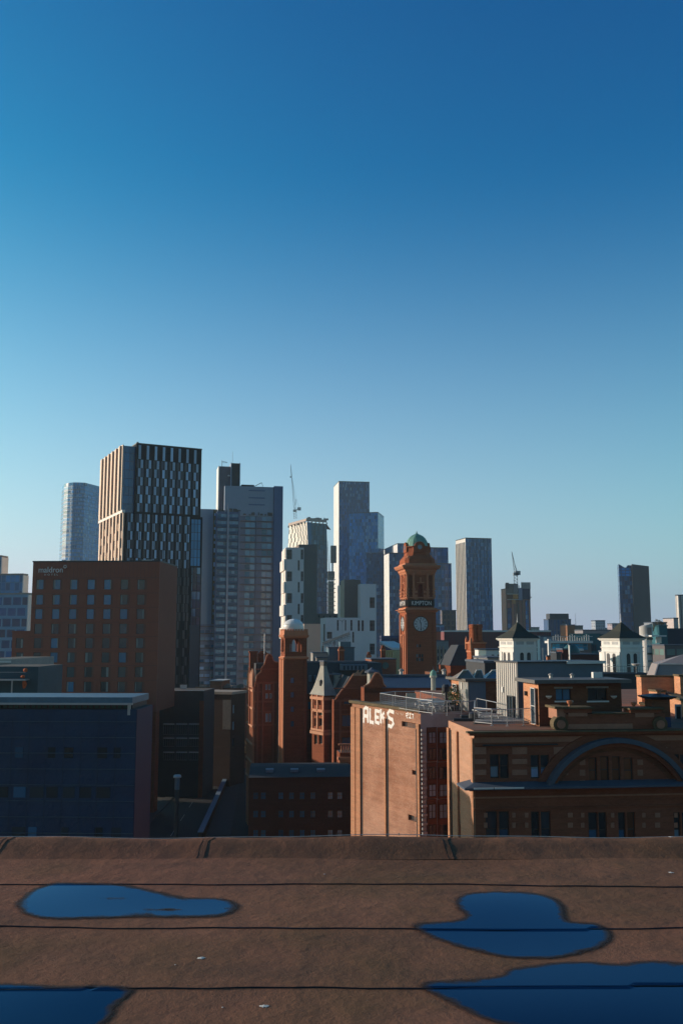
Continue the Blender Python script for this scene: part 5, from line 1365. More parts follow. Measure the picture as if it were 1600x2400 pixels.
# dark brown return below the overhang
# ------------------------------------------------------------------ blue sheeted building in the lower left
m_sheet, nt, bs = newmat('blue_scaffold_sheeting')
o, sp = coords(nt); n1 = noise(nt, o, .35, 4); n2 = noise(nt, o, 3, 3)
nt.links.new(mixc(nt, ramp(nt, n1, .35, .7), (.004,.028,.085), (.008,.048,.12)), bs.inputs['Base Color']); bs.inputs['Roughness'].default_value = .55
bump(nt, bs, n2, .08, .7)
b = Bld('sheeted_building', 'dark blue glass fronted building under a pale metal roof edge in the lower left corner', 'building', -60, 320, 70, 1662, yaw=-2, ps=357)
b.wall(m_sheet, {}); MB().box(b.W+.003, b.W+.05, 0, b.D, 0, b.top-.02).build('side_cladding', pm('royal_blue_cladding', (.0,.010,.055), .6, var=.1), b.root)
m = MB()
for k in range(11):
    z = b.top - .9 - k*1.12; m.box(0, b.W, -.06, -.003, z, z+.05)
m.build('floor_line', pm('blue_grey_trim', (.05,.10,.15), .5), b.root)
for k in range(5):
    z = b.top - 2.7 - k*2.8
    for q in range(13):
        a_ = .8+q*1.2
        if rnd.random() < .8 and a_ < b.W - 1.3: MB().box(a_, a_+rnd.uniform(.5,1.05), -.03, -.001, z-.75, z).build('window', m_glass if rnd.random() < .7 else m_gblue, b.root)
m = MB()
for k in range(int((b.W-.5)/1.27)): m.bar((k*1.27+.4,-.10,0),(k*1.27+.4,-.10,b.top-.5),.02)
m.build('glazing_bar', pm('navy_post', (.02,.04,.07), .5), b.root)
q = b.rects([(-60,306,1634,1662)])[0]; MB().box(q[0], q[1], .6, b.D, b.top, q[3]-.5).build('top_storey', m_dark, b.root)
m = MB()
for k in range(26): a_ = q[0]+.3+k*(q[1]-q[0]-.5)/26; m.box(a_, a_+.28, .5, .6, b.top+.05, q[3]-.6)
m.build('top_storey_pane', m_ggreen, b.root)
MB().box(q[0]-.2, q[1]+.15, -.1, b.D, q[3]-.45, q[3]+.02).build('roof_fascia', pm('pale_blue_metal', (.10,.18,.25), .5), b.root)
MB().box(q[0]-.2, q[1]+.2, -.25, -.101, q[3]-.52, q[3]-.38).build('gutter', m_steel, b.root)
MB().box(q[1]-.2, q[1]+.0, -.05, .15, b.top-.4, q[3]-.45).build('corner_post', m_steel, b.root)
# teal deck left with orange netting
b = Bld('teal_rooftop', 'dark teal plant enclosure beside the hotel with a thin handrail', 'building', -40, 91, 130, 1562, yaw=-2, D=10)
b.wall(pm('teal_cladding', (.010,.06,.09), .6, var=.2)); 
a2, z2 = b.P(70,1592); MB().box(0, a2, -1.6, -.003, z2-.12, z2+.05).build('walkway', m_steel, b.root)
a3, z3 = b.P(37,1633); MB().box(a3-.08,a3+.08,-1.5,-1.35,z3,z2-.12).build('walkway_post', m_steel, b.root); MB().bar((0,-1.5,z2+1.0),(a2,-1.5,z2+1.0),.05).build('handrail', m_steel, b.root)
m_or = pm('orange_netting', (.45,.09,.02), .8)
for px, py, h, lb in ((58,1571,.55,'highest scrap of orange netting on the teal enclosure'),(52,1586,.4,'orange bundle resting on the teal walkway'),(55.5,1604,1.1,'longer orange netting hanging under the teal walkway')):
    p = at(px, py, 128.2); tt = thing('orange_netting', lb, 'netting', (p.x, p.y, p.z), 0, 'orange scraps on the teal enclosure'); m = MB(); q_ = random.Random(px)
    m.lathe(0,0,[(.12,-h*.5),(.26,-h*.3),(.3,0),(.22,h*.35),(.05,h*.5)],7); m.v = [(x+q_.uniform(-.06,.06), y+.4, z) for x, y, z in m.v]; m.build('net', m_or, tt)
b = Bld('parking_deck', 'grey parking deck with pale parapet rails at the far left edge', 'building', -60, 27, 150, 1545, yaw=-2, D=20)
b.wall(m_concrete); MB().box(0,b.W,-.1,-.003,b.top-.55,b.top-.2).box(0,b.W,-.1,-.003,b.top-.05,b.top+.15).build('rail', m_white, b.root)
# dark office by the street
b = Bld('dark_office', 'dark office beside the street with white framed strip windows and a lit roof edge', 'building', 372, 478, 218, 1619, yaw=-4, D=12)
hf = b.rects([(x, x+26, y, y+h) for (y, h) in ((1698,24),(1731,19),(1764,18)) for x in (383,413,443)])
b.wall(pm('dark_blue_brick', (.03,.028,.04), .8), {'front': hf}); b.wins('front', hf, .25, [m_glass], frame_mat=m_concrete, nx=5, nz=1, fw=.08)
MB().box(0,b.W,-.12,.3,b.top,b.top+.16).build('roof_edge', m_white, b.root)  # light catching the roof edge is painted as a white strip
for r in hf[::1]: MB().box(r[0],r[1],-.06,0,r[3],r[3]+.22).build('lintel', m_white, b.root)
MB().box(b.W-.9,b.W+.1,-.2,0,0,b.top-2.2).build('brick_pier', m_terra, b.root)
# pale block behind, street elevation
b = Bld('stone_street_block', 'old stone and brick block receding up the street beyond the dark office', 'building', 462, 541, 235, 1622, yaw=-20, ps=575)
hr = [(1.2+k*2.9, 2.3+k*2.9, z, z+2.0) for k in range(int(b.D/2.9)-1) for z in (b.top-5,b.top-9,b.top-13)]
b.wall(m_brickShade, {'right': hr}); b.wins('right', hr, .25, [m_glass, m_gpale])
MB().box(-.4,b.W+.5,-.4,b.D,b.top-.4,b.top+.2).build('cornice', pm('stone_trim', (.34,.29,.24), .8), b.root)
r = b.rects([(523,541,1640,1710)])[0]; MB().box(r[0],r[1],-.12,-.003,r[2],r[3]).build('stone_bay', pm('stone_bay', (.18,.16,.14), .85, var=.4, scale=1.5), b.root)
b = Bld('rooftop_brick_box', 'brown brick lift housing with a thin mast above the street block', 'roof housing', 493, 519, 260, 1596, yaw=-10, D=8)
b.wall(m_brickD); MB().box(-.2,b.W+.2,-.2,8,b.top,b.top+.2).build('roof', m_white, b.root); MB().bar((0,0,b.top),(0,0,b.top+2.5),.06).build('mast', m_white, b.root)
b = Bld('low_roof_block', 'dark flat roofed block with cluttered lit roof edge at the head of the street', 'building', 462, 566, 262, 1612, yaw=-10, D=16)
b.wall(m_brickD, {}); MB().box(-.3,b.W*.55,-.4,.5,b.top,b.top+.25).build('roof_edge', m_moss, b.root)
m = MB(); q_ = random.Random(4)
for k in range(18): x = q_.uniform(0,b.W); m.box(x,x+q_.uniform(.3,1.5),1,2,b.top,b.top+q_.uniform(.3,1.2))
tag(m.build('roof_clutter', m_concrete, b.root), kind='stuff')
# pale flues in the dark
for px, py, Y, lb in ((416,1816,150,'pale metal flue with a cap standing against the dark office'),(314,1916,84,'pale metal flue with a cap at the foot of the blue building')):
    p = at(px, py, Y-2); s = (7 if Y > 100 else 12)/F*Y; tt = thing('flue', lb, 'flue', (p.x, p.y, 0)); MB().lathe(0,0,[(s*.7,0),(s*.7,p.z-2.2)],14).build('pipe', m_dark, tt); MB().lathe(0,0,[(s*.8,p.z-2.19),(s*.8,p.z-.41)],14).build('sleeve', m_blueclad, tt); MB().lathe(0,0,[(s*1.3,p.z-.4),(s*1.3,p.z-.2),(s,p.z)],14).build('cap', m_steel, tt)
# street trees
def tree(px, py, Y, h, label, col, seed):
    p = flat(px, py, 0) if Y is None else at(px, py, Y); q = random.Random(seed); base = Vector((p.x, p.y, 0))
    tt = thing('street_tree', label, 'tree', tuple(base), 0, 'trees along the street'); m = MB()
    m.bar((0,0,0),(0.1,0,h*.45),.2,7,.13); limbs = []
    for k in range(7):
        an = q.uniform(0,6.28); e = Vector((math.cos(an)*h*.28, math.sin(an)*h*.28, h*q.uniform(.6,.95))); limbs.append(e); m.bar((.1,0,h*.42),e,.09,5,.03)
    m.build('trunk', m_timber, tt); m = MB()
    for k in range(1500):
        e = q.choice(limbs); v = Vector((q.gauss(0,1),q.gauss(0,1),q.gauss(0,1)))*h*.09; c_ = e*q.uniform(.75,1.08)+v
        a_ = Vector((q.gauss(0,1),q.gauss(0,1),q.gauss(0,1))).normalized()*.17; b_ = Vector((q.gauss(0,1),q.gauss(0,1),q.gauss(0,1))).normalized()*.12
        m.add([c_-a_, c_+b_, c_+a_, c_-b_], [(0,1,2,3)])
    m.build('crown', pm('leaves%d' % seed, col, .7, var=.5, scale=.8), tt)
tree(503,1745,265,9,'small yellowing street tree by the head of the street', (.12,.10,.02), 3); tree(578,1748,250,9,'small autumn tree beside the foot of the gabled wing', (.16,.10,.03), 5); tree(530,1765,300,8,'dark leafed tree further up the street', (.05,.07,.02), 9)

# ------------------------------------------------------------------ right hand roofs and the two white belfries
def belfry(pl, pc, pr, label, ap, Y=130):
    b = Bld('white_belfry', label, 'belfry', pc, pr, Y, 1496, yaw=22 if pc < 1300 else 24, ps=pl, group='white belfries with pyramid roofs')
    b.D = b.W*.98; b.left = Face((0, b.D), (0,-1), b.D); b.right = Face((b.W,0),(0,1),b.D); W_, D_ = b.W, b.D; zt = b.top
    mw = MATS['belfry_white']
    def arch(f, c_, hw, z0, z1, d=-.012):
        N = 8; vs = [(c_-hw,z0),(c_+hw,z0)] + [(c_+hw*math.cos(math.pi*k/N), z1-hw+hw*math.sin(math.pi*k/N)) for k in range(N+1)]
        m = MB(); n = len(vs)
        for dd in (-.04, .0): m.v += [f.pt(a, z, dd) for a, z in vs]
        m.f = [tuple(range(n)), tuple(reversed(range(n,2*n)))] + [((i+1)%n, i, n+i, n+(i+1)%n) for i in range(n)]
        o = m.build('window', m_dark, b.root)
        m = MB(); m.v += [f.pt(a, z, -.06) for a, z in [(c_-hw*.75,z0+.1),(c_+hw*.75,z0+.1),(c_+hw*.75,z1-hw),(c_-hw*.75,z1-hw)]]; m.f = [(0,1,2,3)]; m.build('louvre', MATS['belfry_louvre'], b.root)
        m = MB(); p0 = f.pt(c_-hw*.8, z0+(z1-z0)*.45, -.09); p1 = f.pt(c_+hw*.8, z0+(z1-z0)*.45, -.09); m.bar(p0, p1, .05); m.build('glazing_bar', mw, b.root)
    b.wall(mw, {}, top=zt)
    for f in (b.front, b.left):
        L = W_
        for s in (-1, 1): arch(f, L/2 + s*L*.15, L*.075, zt-5.6*L/4.6, zt-2.4*L/4.6)
        for s in (0, 1):
            a0 = .12 if s == 0 else L-.72; m = MB().prism([f.pt(a0,0,0)[:2], f.pt(a0+.6,0,0)[:2], f.pt(a0+.6,0,-.1)[:2], f.pt(a0,0,-.1)[:2]], 0, zt-1.8); m.build('pilaster', mw, b.root)
        for s in (-1,1): m = MB().prism([f.pt(L/2+s*L*.22-.6,0,0)[:2], f.pt(L/2+s*L*.22+.6,0,0)[:2], f.pt(L/2+s*L*.22+.6,0,-.03)[:2], f.pt(L/2+s*L*.22-.6,0,-.03)[:2]], zt-.85, zt-.45); m.build('frieze_panel', MATS['belfry_grey'], b.root)
    m = MB()
    for z, h, o_ in ((zt-.15,.15,.34),(zt-.3,.15,.2),(zt-1.3,.12,.12),(zt-1.9,.1,.08),(zt-3.9,.08,.07)): m.box(-o_,W_+o_,-o_,D_+o_,z,z+h)
    m.build('cornice', mw, b.root)
    pa = b.P(ap, 1457, off=-D_/2); m = MB(); z1 = pa[1]; c_ = W_/2
    m.v = [(-.45,-.45,zt+.0),(W_+.45,-.45,zt),(W_+.45,D_+.45,zt),(-.45,D_+.45,zt)] + [(c_+s*W_*.27, D_/2+t_*W_*.27, zt+(z1-zt)*.42) for s, t_ in ((-1,-1),(1,-1),(1,1),(-1,1))] + [(c_,D_/2,z1)]
    m.f = [(0,1,5,4),(1,2,6,5),(2,3,7,6),(3,0,4,7),(4,5,8),(5,6,8),(6,7,8),(7,4,8),(3,2,1,0)]
    m.build('roof', MATS['belfry_roof'], b.root); MB().lathe(c_,D_/2,[(.1,z1-.1),(.05,z1+.3),(.02,z1+1.1)],6).build('spike', m_white, b.root)
    return b
pm('belfry_white', (.76,.76,.73), .7, var=.07, scale=1.5); pm('belfry_louvre', (.055,.06,.07), .6); pm('belfry_grey', (.45,.46,.47), .7); pm('belfry_roof', (.035,.038,.028), .75, var=.25, bmp=.02)
belfry(1182,1202,1256,'white square belfry with a dark pyramid roof, standing behind the corrugated plant room',1218)
bb = belfry(1427,1451,1504,'right hand white belfry with a dark pyramid roof and railing at its foot',1462)
b = Bld('belfry_base', 'low dark slate building with iron railing carrying the right white belfry', 'building', 1408, 1545, 124, 1580, yaw=6, D=24)
b.wall(m_slate, {}); MB().box(0,b.W,-.1,.2,b.top,b.top+.15).build('roof_edge', m_lead, b.root)
q = b.rects([(1458,1489,1617,1636)])[0]; b.win('front', q, .0, m_gpale, m_timber, nx=4, nz=2)
m = MB(); 
for k in range(30): m.bar((k*.25,.3,b.top),(k*.25,.3,b.top+1.0),.02,3)
m.bar((0,.3,b.top+1.0),(7.5,.3,b.top+1.0),.03).bar((0,.3,b.top+.5),(7.5,.3,b.top+.5),.025); m.build('railing', m_dark, b.root)
b = Bld('belfry_base', 'pale walled building carrying the left white belfry', 'building', 1176, 1260, 128, 1556, yaw=6, D=5); b.wall(pm('pale_wall', (.5,.5,.5), .8), {})
# mansard house far right
b = Bld('mansard_house', 'house with grey mansard roof and two bright skylights at the right edge', 'building', 1530, 1640, 86, 1612, yaw=-12, D=7)
hz = b.top; b.wall(m_brickD, {}, top=hz-.02); m_gslate = pm('light_grey_slate', (.26,.23,.23), .65, var=.12, scale=.4)
zt = b.P(1545,1558)[1]; zp = b.P(1600,1535, off=-7)[1]; dx = .62
m = MB().add([(-.2,-.3,hz),(b.W,-.3,hz),(b.W,7,hz),(-.2,7,hz),(dx,.9,zt),(b.W,.9,zt),(b.W,6.3,zt),(dx,6.3,zt),(b.W,3.6,zt+1.25),(dx+3.2,3.6,zt+1.05)], [(0,1,5,4),(3,0,4,7),(4,5,8,9),(7,4,9),(6,7,9,8),(2,3,7,6)]); m.build('roof', m_gslate, b.root)
MB().bar((dx,.85,zt+.05),(b.W,.85,zt+.05),.09).build('roof_flashing', m_white, b.root); MB().box(-.3,b.W,-.5,-.3,hz-.2,hz+.02).build('gutter', m_white, b.root)
MB().bar((-.2,-.4,hz),(dx,.85,zt),.12).build('hip', m_lead, b.root)
for px in (1540,1554):
    a0, z0_ = b.P(px,1599); a1, z1_ = b.P(px+6,1586); sl = 1.2/(zt-hz)
    m = MB(); y = lambda z: -.3+(z-hz)*sl-.06
    m.add([(a0,y(z0_),z0_),(a0+.26,y(z0_),z0_),(a0+.42,y(z1_),z1_),(a0+.16,y(z1_),z1_)], [(0,1,2,3)]); fo = m.build('skylight', m_letter, b.root)
    m = MB(); P_ = [(a0-.03,y(z0_)-.02,z0_),(a0+.3,y(z0_)-.02,z0_),(a0+.46,y(z1_)-.02,z1_),(a0+.12,y(z1_)-.02,z1_)]
    for k in range(4): m.bar(P_[k], P_[(k+1)%4], .05)
    m.build('skylight_frame', m_dark, fo)
# brick walls in front of it
b = Bld('brick_parapet_wall', 'sunlit orange brick parapet with a tall pier, right of the brick penthouse', 'wall', 1504, 1536, 82, 1617, yaw=0, D=.5)
def litwall(label, pa, pb, Y0, Y1, pt0, pt1, thick=.5, zb=28.0, mat=m_brickO, cap=True, name='brick_wall'):
    A_ = at(pa, pt0, Y0); B_ = at(pb, pt1, Y1); d = Vector((B_.x-A_.x, B_.y-A_.y, 0)); L = d.length; yaw = math.atan2(d.y, d.x)
    tt = thing(name, label, 'wall', (A_.x, A_.y, zb), yaw); zt0 = A_.z - zb; zt1 = B_.z - zb
    MB().add([(0,0,0),(L,0,0),(L,thick,0),(0,thick,0),(0,0,zt0),(L,0,zt1),(L,thick,zt1),(0,thick,zt0)], [(0,1,5,4),(1,2,6,5),(2,3,7,6),(3,0,4,7),(4,5,6,7)]).build('wall', mat, tt)
    if cap: MB().add([(-.05,-.08,zt0),(L+.05,-.08,zt1),(L+.05,thick+.08,zt1),(-.05,thick+.08,zt0),(-.05,-.08,zt0+.16),(L+.05,-.08,zt1+.16),(L+.05,thick+.08,zt1+.16),(-.05,thick+.08,zt0+.16)], [(0,1,5,4),(1,2,6,5),(2,3,7,6),(3,0,4,7),(4,5,6,7)]).build('coping', m_moss, tt)
    return tt
bpy.data.objects.remove(b.root)
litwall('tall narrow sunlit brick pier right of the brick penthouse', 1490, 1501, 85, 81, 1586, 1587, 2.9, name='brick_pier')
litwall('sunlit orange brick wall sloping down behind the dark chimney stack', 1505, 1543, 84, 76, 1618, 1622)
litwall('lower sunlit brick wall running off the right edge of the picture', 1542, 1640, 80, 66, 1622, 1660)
litwall('brown brick pier in front of the mansard skylights', 1578, 1592, 80, 77, 1584, 1586, 2.0, name='brick_pier')
litwall('dark garden wall low behind the gable', 1498, 1540, 78, 77, 1650, 1660, .4, mat=m_brickD)
tt = thing('roof_doorway', 'small white framed doorway in sunlit brick at the right edge', 'door', tuple(at(1583,1700,70))); w_ = .45
MB().box(0,w_,0,.1,0,1.5).build('frame', m_wframe, tt); MB().box(.08,w_-.08,-.02,0,0,1.35).build('leaf', m_dark, tt)

def rooftop_item(kind, label, px, py, Y, s=1.0):
    p = at(px, py, Y); tt = thing(kind, label, kind.replace('_', ' '), tuple(p), R(8))
    if kind == 'television_aerial':
        m = MB().bar((0,0,0),(0,0,2.4*s),.035,5); m.build('mast', m_steel, tt); m = MB().bar((-.7*s,0,2.2*s),(.7*s,0,2.2*s),.02,4)
        for k in range(6): m.bar((-.6*s+k*.24*s,-.25*s,2.2*s),(-.6*s+k*.24*s,.25*s,2.2*s),.012,3)
        m.build('elements', m_steel, tt)
    elif kind == 'satellite_dish':
        MB().bar((0,0,0),(0,0,.7*s),.04,5).build('post', m_steel, tt); MB().lathe(0,0,[(.05*s,.6*s),(.3*s,.68*s),(.42*s,.82*s)],12).build('dish', m_white, tt)
    elif kind == 'roof_vent':
        MB().lathe(0,0,[(.22*s,0),(.22*s,.6*s)],10).build('pipe', m_steel, tt); MB().lathe(0,0,[(.36*s,.6*s),(.36*s,.75*s),(.08*s,.9*s)],10).build('cowl', m_concrete, tt)
    elif kind == 'air_conditioning_unit':
        MB().box(-.6*s,.6*s,-.3*s,.3*s,.1,.9*s).build('casing', m_white, tt); MB().lathe(0,0,[(.25*s,.9*s),(.25*s,.93*s)],12).build('fan_grille', m_dark, tt); MB().box(-.6*s,-.45*s,-.3*s,.3*s,0,.1).box(.45*s,.6*s,-.3*s,.3*s,0,.1).build('feet', m_dark, tt)
    return tt
rooftop_item('television_aerial','thin aerial rising from the slate ridge right of the domed tower',728,1552,200,1.2)
rooftop_item('television_aerial','thin aerial behind the left belfry building',1272,1553,70,.45)
rooftop_item('roof_vent','small capped vent on the penthouse roof edge near its lit side',1290,1593,66,.5)
rooftop_item('roof_vent','small capped vent at the middle of the penthouse roof',1340,1593,66.5,.5)
rooftop_item('air_conditioning_unit','white air conditioning unit on the right half of the penthouse roof',1398,1592,66.5,.55)
rooftop_item('satellite_dish','little white satellite dish by the right belfry railing',1490,1578,115,1.4)
rooftop_item('air_conditioning_unit','pale cooling unit on the dark office roof by the street',430,1617,226,1.3)
rooftop_item('roof_vent','vent on the dark office roof left of its cooling unit',398,1617,226,1.5)
rooftop_item('television_aerial','aerial on the roof housing at the head of the street',470,1610,268,1.6)
rooftop_item('roof_vent','vent cowl on the long blue slate roof behind the terrace',940,1584,158,1.3)
rooftop_item('roof_vent','second vent cowl farther right on the long blue slate roof',1040,1584,158,1.3)
rooftop_item('television_aerial','slim aerial left of the red chimney tower',1078,1560,214,1.4)

b = Bld('added_shade_block', 'unseen block added behind the blue fronted building to shade the hotel fronts', 'building', 60, 254, 176, 1648, yaw=0, D=20); b.wall(m_brickShade, {})  # added out of sight to cast shade on the lower hotel fronts
# ------------------------------------------------------------------ skyline
BLUE = (.05,.10,.17)
def hbox(b, x0, x1, y0, y1, z0, z1, mat, name, **k): return MB().box(x0,x1,y0,y1,z0,z1).build(name, mat, b.root, **k)
# --- rounded hazy tower far left
def tower_poly(name, label, pts, py, zmat, Y, top=None, cap=None, group=None, pts_top=None):
    P = [at(px, py, y) for px, y in pts]; o = P[0]; tt = thing(name, label, 'skyscraper', (o.x, o.y, 0), 0, group)
    poly = [(p.x-o.x, p.y-o.y) for p in P]; zt = o.z
    MB().prism(poly, 0, zt).build('facade', zmat, tt)
    if cap: 
        m = MB(); m.prism([(x*1.0, y+.0) for x, y in poly], zt+.01, zt+cap); m.build('crown', MATS['crown_glass'], tt)
    return tt, zt, poly
facade('crown_glass', (.12,.17,.22), (.2,.24,.28), 3, 6, .2, .05)
f_round = facade('hazy_blue_glass', (.08,.17,.25), (.16,.27,.35), 1.9, 3.4, .22, .22, lo=.6, hi=1.5, gr=.15, pale=.18, paleC=(.4,.5,.55))
pts = [(146,820),(151,806),(160,800),(172,797),(186,797),(200,799),(238,822),(240,860),(150,860)]
tt, zt, poly = tower_poly('rounded_tower', 'hazy pale blue glass tower with rounded left corner, left of the dark tower', pts, 1147, f_round, 800, cap=2.5)
m = MB()
for k in range(1, 46):
    z = zt - k*3.4; 
    for (xa,ya),(xb,yb) in zip(poly[0:5], poly[1:6]): m.bar((xa,ya-.15,z),(xb,yb-.15,z),.38,4)
m.build('floor_edge', pm('pale_floor_edge', (.24,.34,.41), .5), tt)
# --- stepped grid block at left edge
f_grid = facade('white_grid_glass', (.03,.06,.10), (.30,.34,.38), 3.0, 3.15, .16, .28, stag=.5, lo=.5, hi=2.0)
f_top = facade('grey_glass_top', (.10,.15,.20), (.20,.25,.30), 1.5, 2.6, .12, .15)
m_litclad = pm('pale_sunlit_render', (.80,.79,.76), .7, var=.06)  # pale cladding, brightened so sunward sides and edges carry sunlight in their colour
def step(b):
    m = MB()
for (pl, pr, pt, Y, D, lb, mt, ps) in ((-60,4,1306,300,12,'tallest pale glass step of the white gridded block at the left edge',f_top,19),(-60,54,1349,290,12,'middle glass step of the white gridded block at the left edge',f_top,66),(-60,66,1394,280,14,'lowest wide step of the white gridded block next to the brown hotel',f_grid,76)):
    b = Bld('gridded_block', lb, 'building', pl, pr, Y, pt, yaw=-9, ps=ps, group='stepped white gridded block'); b.wall(mt, {})
    hbox(b, -.1, b.W+.15, -.1, b.D, b.top, b.top+.5, m_concrete, 'parapet'); 
    MB().box(b.W+.01, b.W+.3, 0, b.D, b.top-14, b.top-.1).build('end_wall', m_litclad, b.root)  # bright strip where the sun misses; the light is only in its colour
    if mt is f_top:
        hz = b.top - (13 if pr > 20 else 12)
# --- dark slotted tower
TY = 300
b = Bld('dark_slotted_tower', 'tall near-black tower with staggered pale slot windows and a sunlit fluted side', 'skyscraper', 292, 475, TY, 1202, yaw=27, ps=236)
D0 = b.D; U0, V0 = b.U, b.V
def T(px, py): return b.P(px, py)
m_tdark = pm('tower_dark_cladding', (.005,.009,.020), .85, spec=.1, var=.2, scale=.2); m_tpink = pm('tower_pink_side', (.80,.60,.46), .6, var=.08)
m_slot = glass('slot_glass', (.34,.52,.78), .35, var=.3); m_slot2 = glass('slot_panel_dim', (.005,.02,.065), .4, var=.5); m_tstrip = facade('tower_glass_strip', (.035,.10,.16), (.03,.06,.09), 1.5, 2.8, .06, .05, lo=.8, hi=1.3)
ztop = T(330,1041)[1]; zmid = T(300,1202)[1]; xg = T(319,1100)[0]
zs = zmid
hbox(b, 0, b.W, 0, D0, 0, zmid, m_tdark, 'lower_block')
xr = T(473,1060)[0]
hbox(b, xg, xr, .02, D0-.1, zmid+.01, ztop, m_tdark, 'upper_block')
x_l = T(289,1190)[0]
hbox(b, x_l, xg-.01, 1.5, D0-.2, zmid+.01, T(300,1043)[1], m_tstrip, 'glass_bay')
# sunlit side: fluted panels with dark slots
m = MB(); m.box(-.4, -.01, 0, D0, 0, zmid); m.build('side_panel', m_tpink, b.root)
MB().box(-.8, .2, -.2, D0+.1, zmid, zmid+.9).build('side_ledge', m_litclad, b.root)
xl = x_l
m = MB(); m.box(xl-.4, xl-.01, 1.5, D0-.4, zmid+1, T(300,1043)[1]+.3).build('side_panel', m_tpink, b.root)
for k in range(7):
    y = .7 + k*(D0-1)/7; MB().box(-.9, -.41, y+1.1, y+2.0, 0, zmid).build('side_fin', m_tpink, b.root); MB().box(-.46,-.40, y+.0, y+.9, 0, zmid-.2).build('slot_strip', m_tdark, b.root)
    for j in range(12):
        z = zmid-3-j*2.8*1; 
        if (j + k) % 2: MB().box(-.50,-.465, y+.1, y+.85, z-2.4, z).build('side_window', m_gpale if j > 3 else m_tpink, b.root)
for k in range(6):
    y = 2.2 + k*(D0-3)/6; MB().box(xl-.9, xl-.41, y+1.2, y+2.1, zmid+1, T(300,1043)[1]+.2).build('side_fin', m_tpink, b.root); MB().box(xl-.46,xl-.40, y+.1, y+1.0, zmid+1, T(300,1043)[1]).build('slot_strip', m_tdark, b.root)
R1 = []; R2 = []
pw, ph = 20.5*TY/F, 18.6*TY/F
xz = T(324.8,1078)[0]; sp = (T(455,1078)[0]-xz)/7; sw = sp*.31; z_top = T(328,1077)[1]; rh = (z_top-T(328,1200)[1])/6; sh = rh*.96
for j in range(6):
    for i in range(8):
        x = xz + (sp*.29 if j % 2 == 0 else 0) + i*sp*1.0 - (j*.0)
        z1 = z_top - j*rh; R1.append((x, x+sw, z1-sh, z1)); 
        xd = x - sp*.45 if j % 2 == 0 else x + sp*.40; R2.append((xd, xd+sw, z1-sh, z1))
for i in range(8): x = xz + i*sp; R1.append((x, x+sw, z_top+.2, T(328,1043)[1]))
xz2 = T(307,1210)[0]; z_m = T(328,1204.5)[1]
for j in range(20):
    for i in range(8):
        x = xz2 + (0 if j % 2 == 0 else -sp*.31) + i*sp
        z1 = z_m - j*rh; (R1 if j < 6 else R2).append((x, x+sw, z1-sh, z1))
        xd = x - sp*.42 if j % 2 == 0 else x + sp*.42
        if j < 12: R2.append((xd, xd+sw, z1-sh, z1))
lim = b.W-.4
b.wins('front', [r for r in R1 if r[1] < lim], .03, [m_slot]); b.wins('front', [r for r in R2 if r[1] < lim], .045, [m_slot2], name='dim_window')
r = b.rects([(449,468,1217,1327)])[0]; MB().box(r[0], r[1], -.12, 0, r[2], r[3]).build('glass_shaft', facade('shaft_glass', (.14,.22,.26), (.04,.06,.08), 1.35, 2.8, .08, .06, lo=.85, hi=1.2, gr=.3), b.root)
r = b.rects([(450,468,1330,1465)])[0]; MB().box(r[0], r[1], -.11, 0, r[2], r[3]).build('glass_shaft', facade('shaft_glass_low', (.02,.03,.06), (.02,.03,.04), 1.35, 2.8, .1, .1, pale=.3), b.root)
r = b.rects([(446,463,1465,1640)])[0]; MB().box(r[0]-.3, r[1], -.6, -.13, r[2], r[3]).build('blue_bay', pm('deep_blue_cladding', (.012,.045,.09), .3), b.root)
m = MB()
for k in range(22): x = .5+k*(b.W-1)/22; m.box(x, x+.12, -.14, -.001, 0, zmid-.05)
m.build('vertical_fin', m_tdark, b.root)
hbox(b, xg-.1, xr+.1, -.1, D0, ztop, ztop+.35, m_dark, 'roof_edge')
p = T(356,1041); m = MB()
m.bar((p[0],8,ztop-1),(T(337,1030)[0],7.5,T(337,1028)[1]),.35).bar((T(337,1030)[0],7.5,T(337,1030)[1]+.4),(T(337,1038)[0],7.5,ztop+.2),.12)
m.box(T(337,1030)[0]-.3,T(337,1030)[0]+.3,7.2,7.8,T(337,1032)[1],T(337,1026.5)[1])
m.build('window_cleaning_cradle', m_dark, b.root)

# --- grey apartment tower complex
m_gslab = pm('grey_blue_slab', (.30,.38,.50), .8, var=.06, scale=.1); m_gslab2 = pm('purple_grey_wall', (.21,.26,.38), .8, var=.12, scale=.3); m_navy = pm('navy_wall', (.12,.18,.33), .75, var=.12, scale=.12)
AY = 365
b = Bld('grey_slab_block', 'plain grey blue slab block with an ochre window strip, just right of the dark tower', 'tower block', 440, 509, AY+2, 1192, yaw=11, D=15)
b.wall(m_gslab, {}); x1, x2 = b.P(498.5,1300)[0], b.P(507.5,1300)[0]
MB().box(x1, x2, -.06, -.001, 20, b.top-.3).build('ochre_strip', pm('ochre_panel', (.15,.12,.06), .7, var=.3, scale=.3), b.root)
Rw = [];
for k in range(17):
    z = b.top-1.6-k*2.78; a0 = x1+.4; a1 = x2-.3
    Rw.append((a0, a1, z-1.3*(1.3 if k%2 else .8), z))
b.wins('front', Rw, -.06, [m_gblue, m_gpale, m_slot])
zl = b.P(480,1463)[1]; xa = b.P(463,1480)[0]
hbox(b, xa, b.W-.1, -.9, 0, 0, zl, m_gslab2, 'low_wing')
Rl = []
for k in range(9):
    z = zl-2.3-k*2.8
    for q in range(3): Rl.append((xa+.8+q*2.2, xa+2.6+q*2.2, z-1.25, z))
b.wins('front', Rl, -.92, [m_gblue, m_slot, m_gpale])
m = MB()
for k in range(9): z = zl-.6-k*2.8; m.box(xa, b.W, -1.25, -.901, z-.35, z-.05)
m.build('balcony_edge', pm('tan_edge', (.16,.12,.12), .8), b.root)

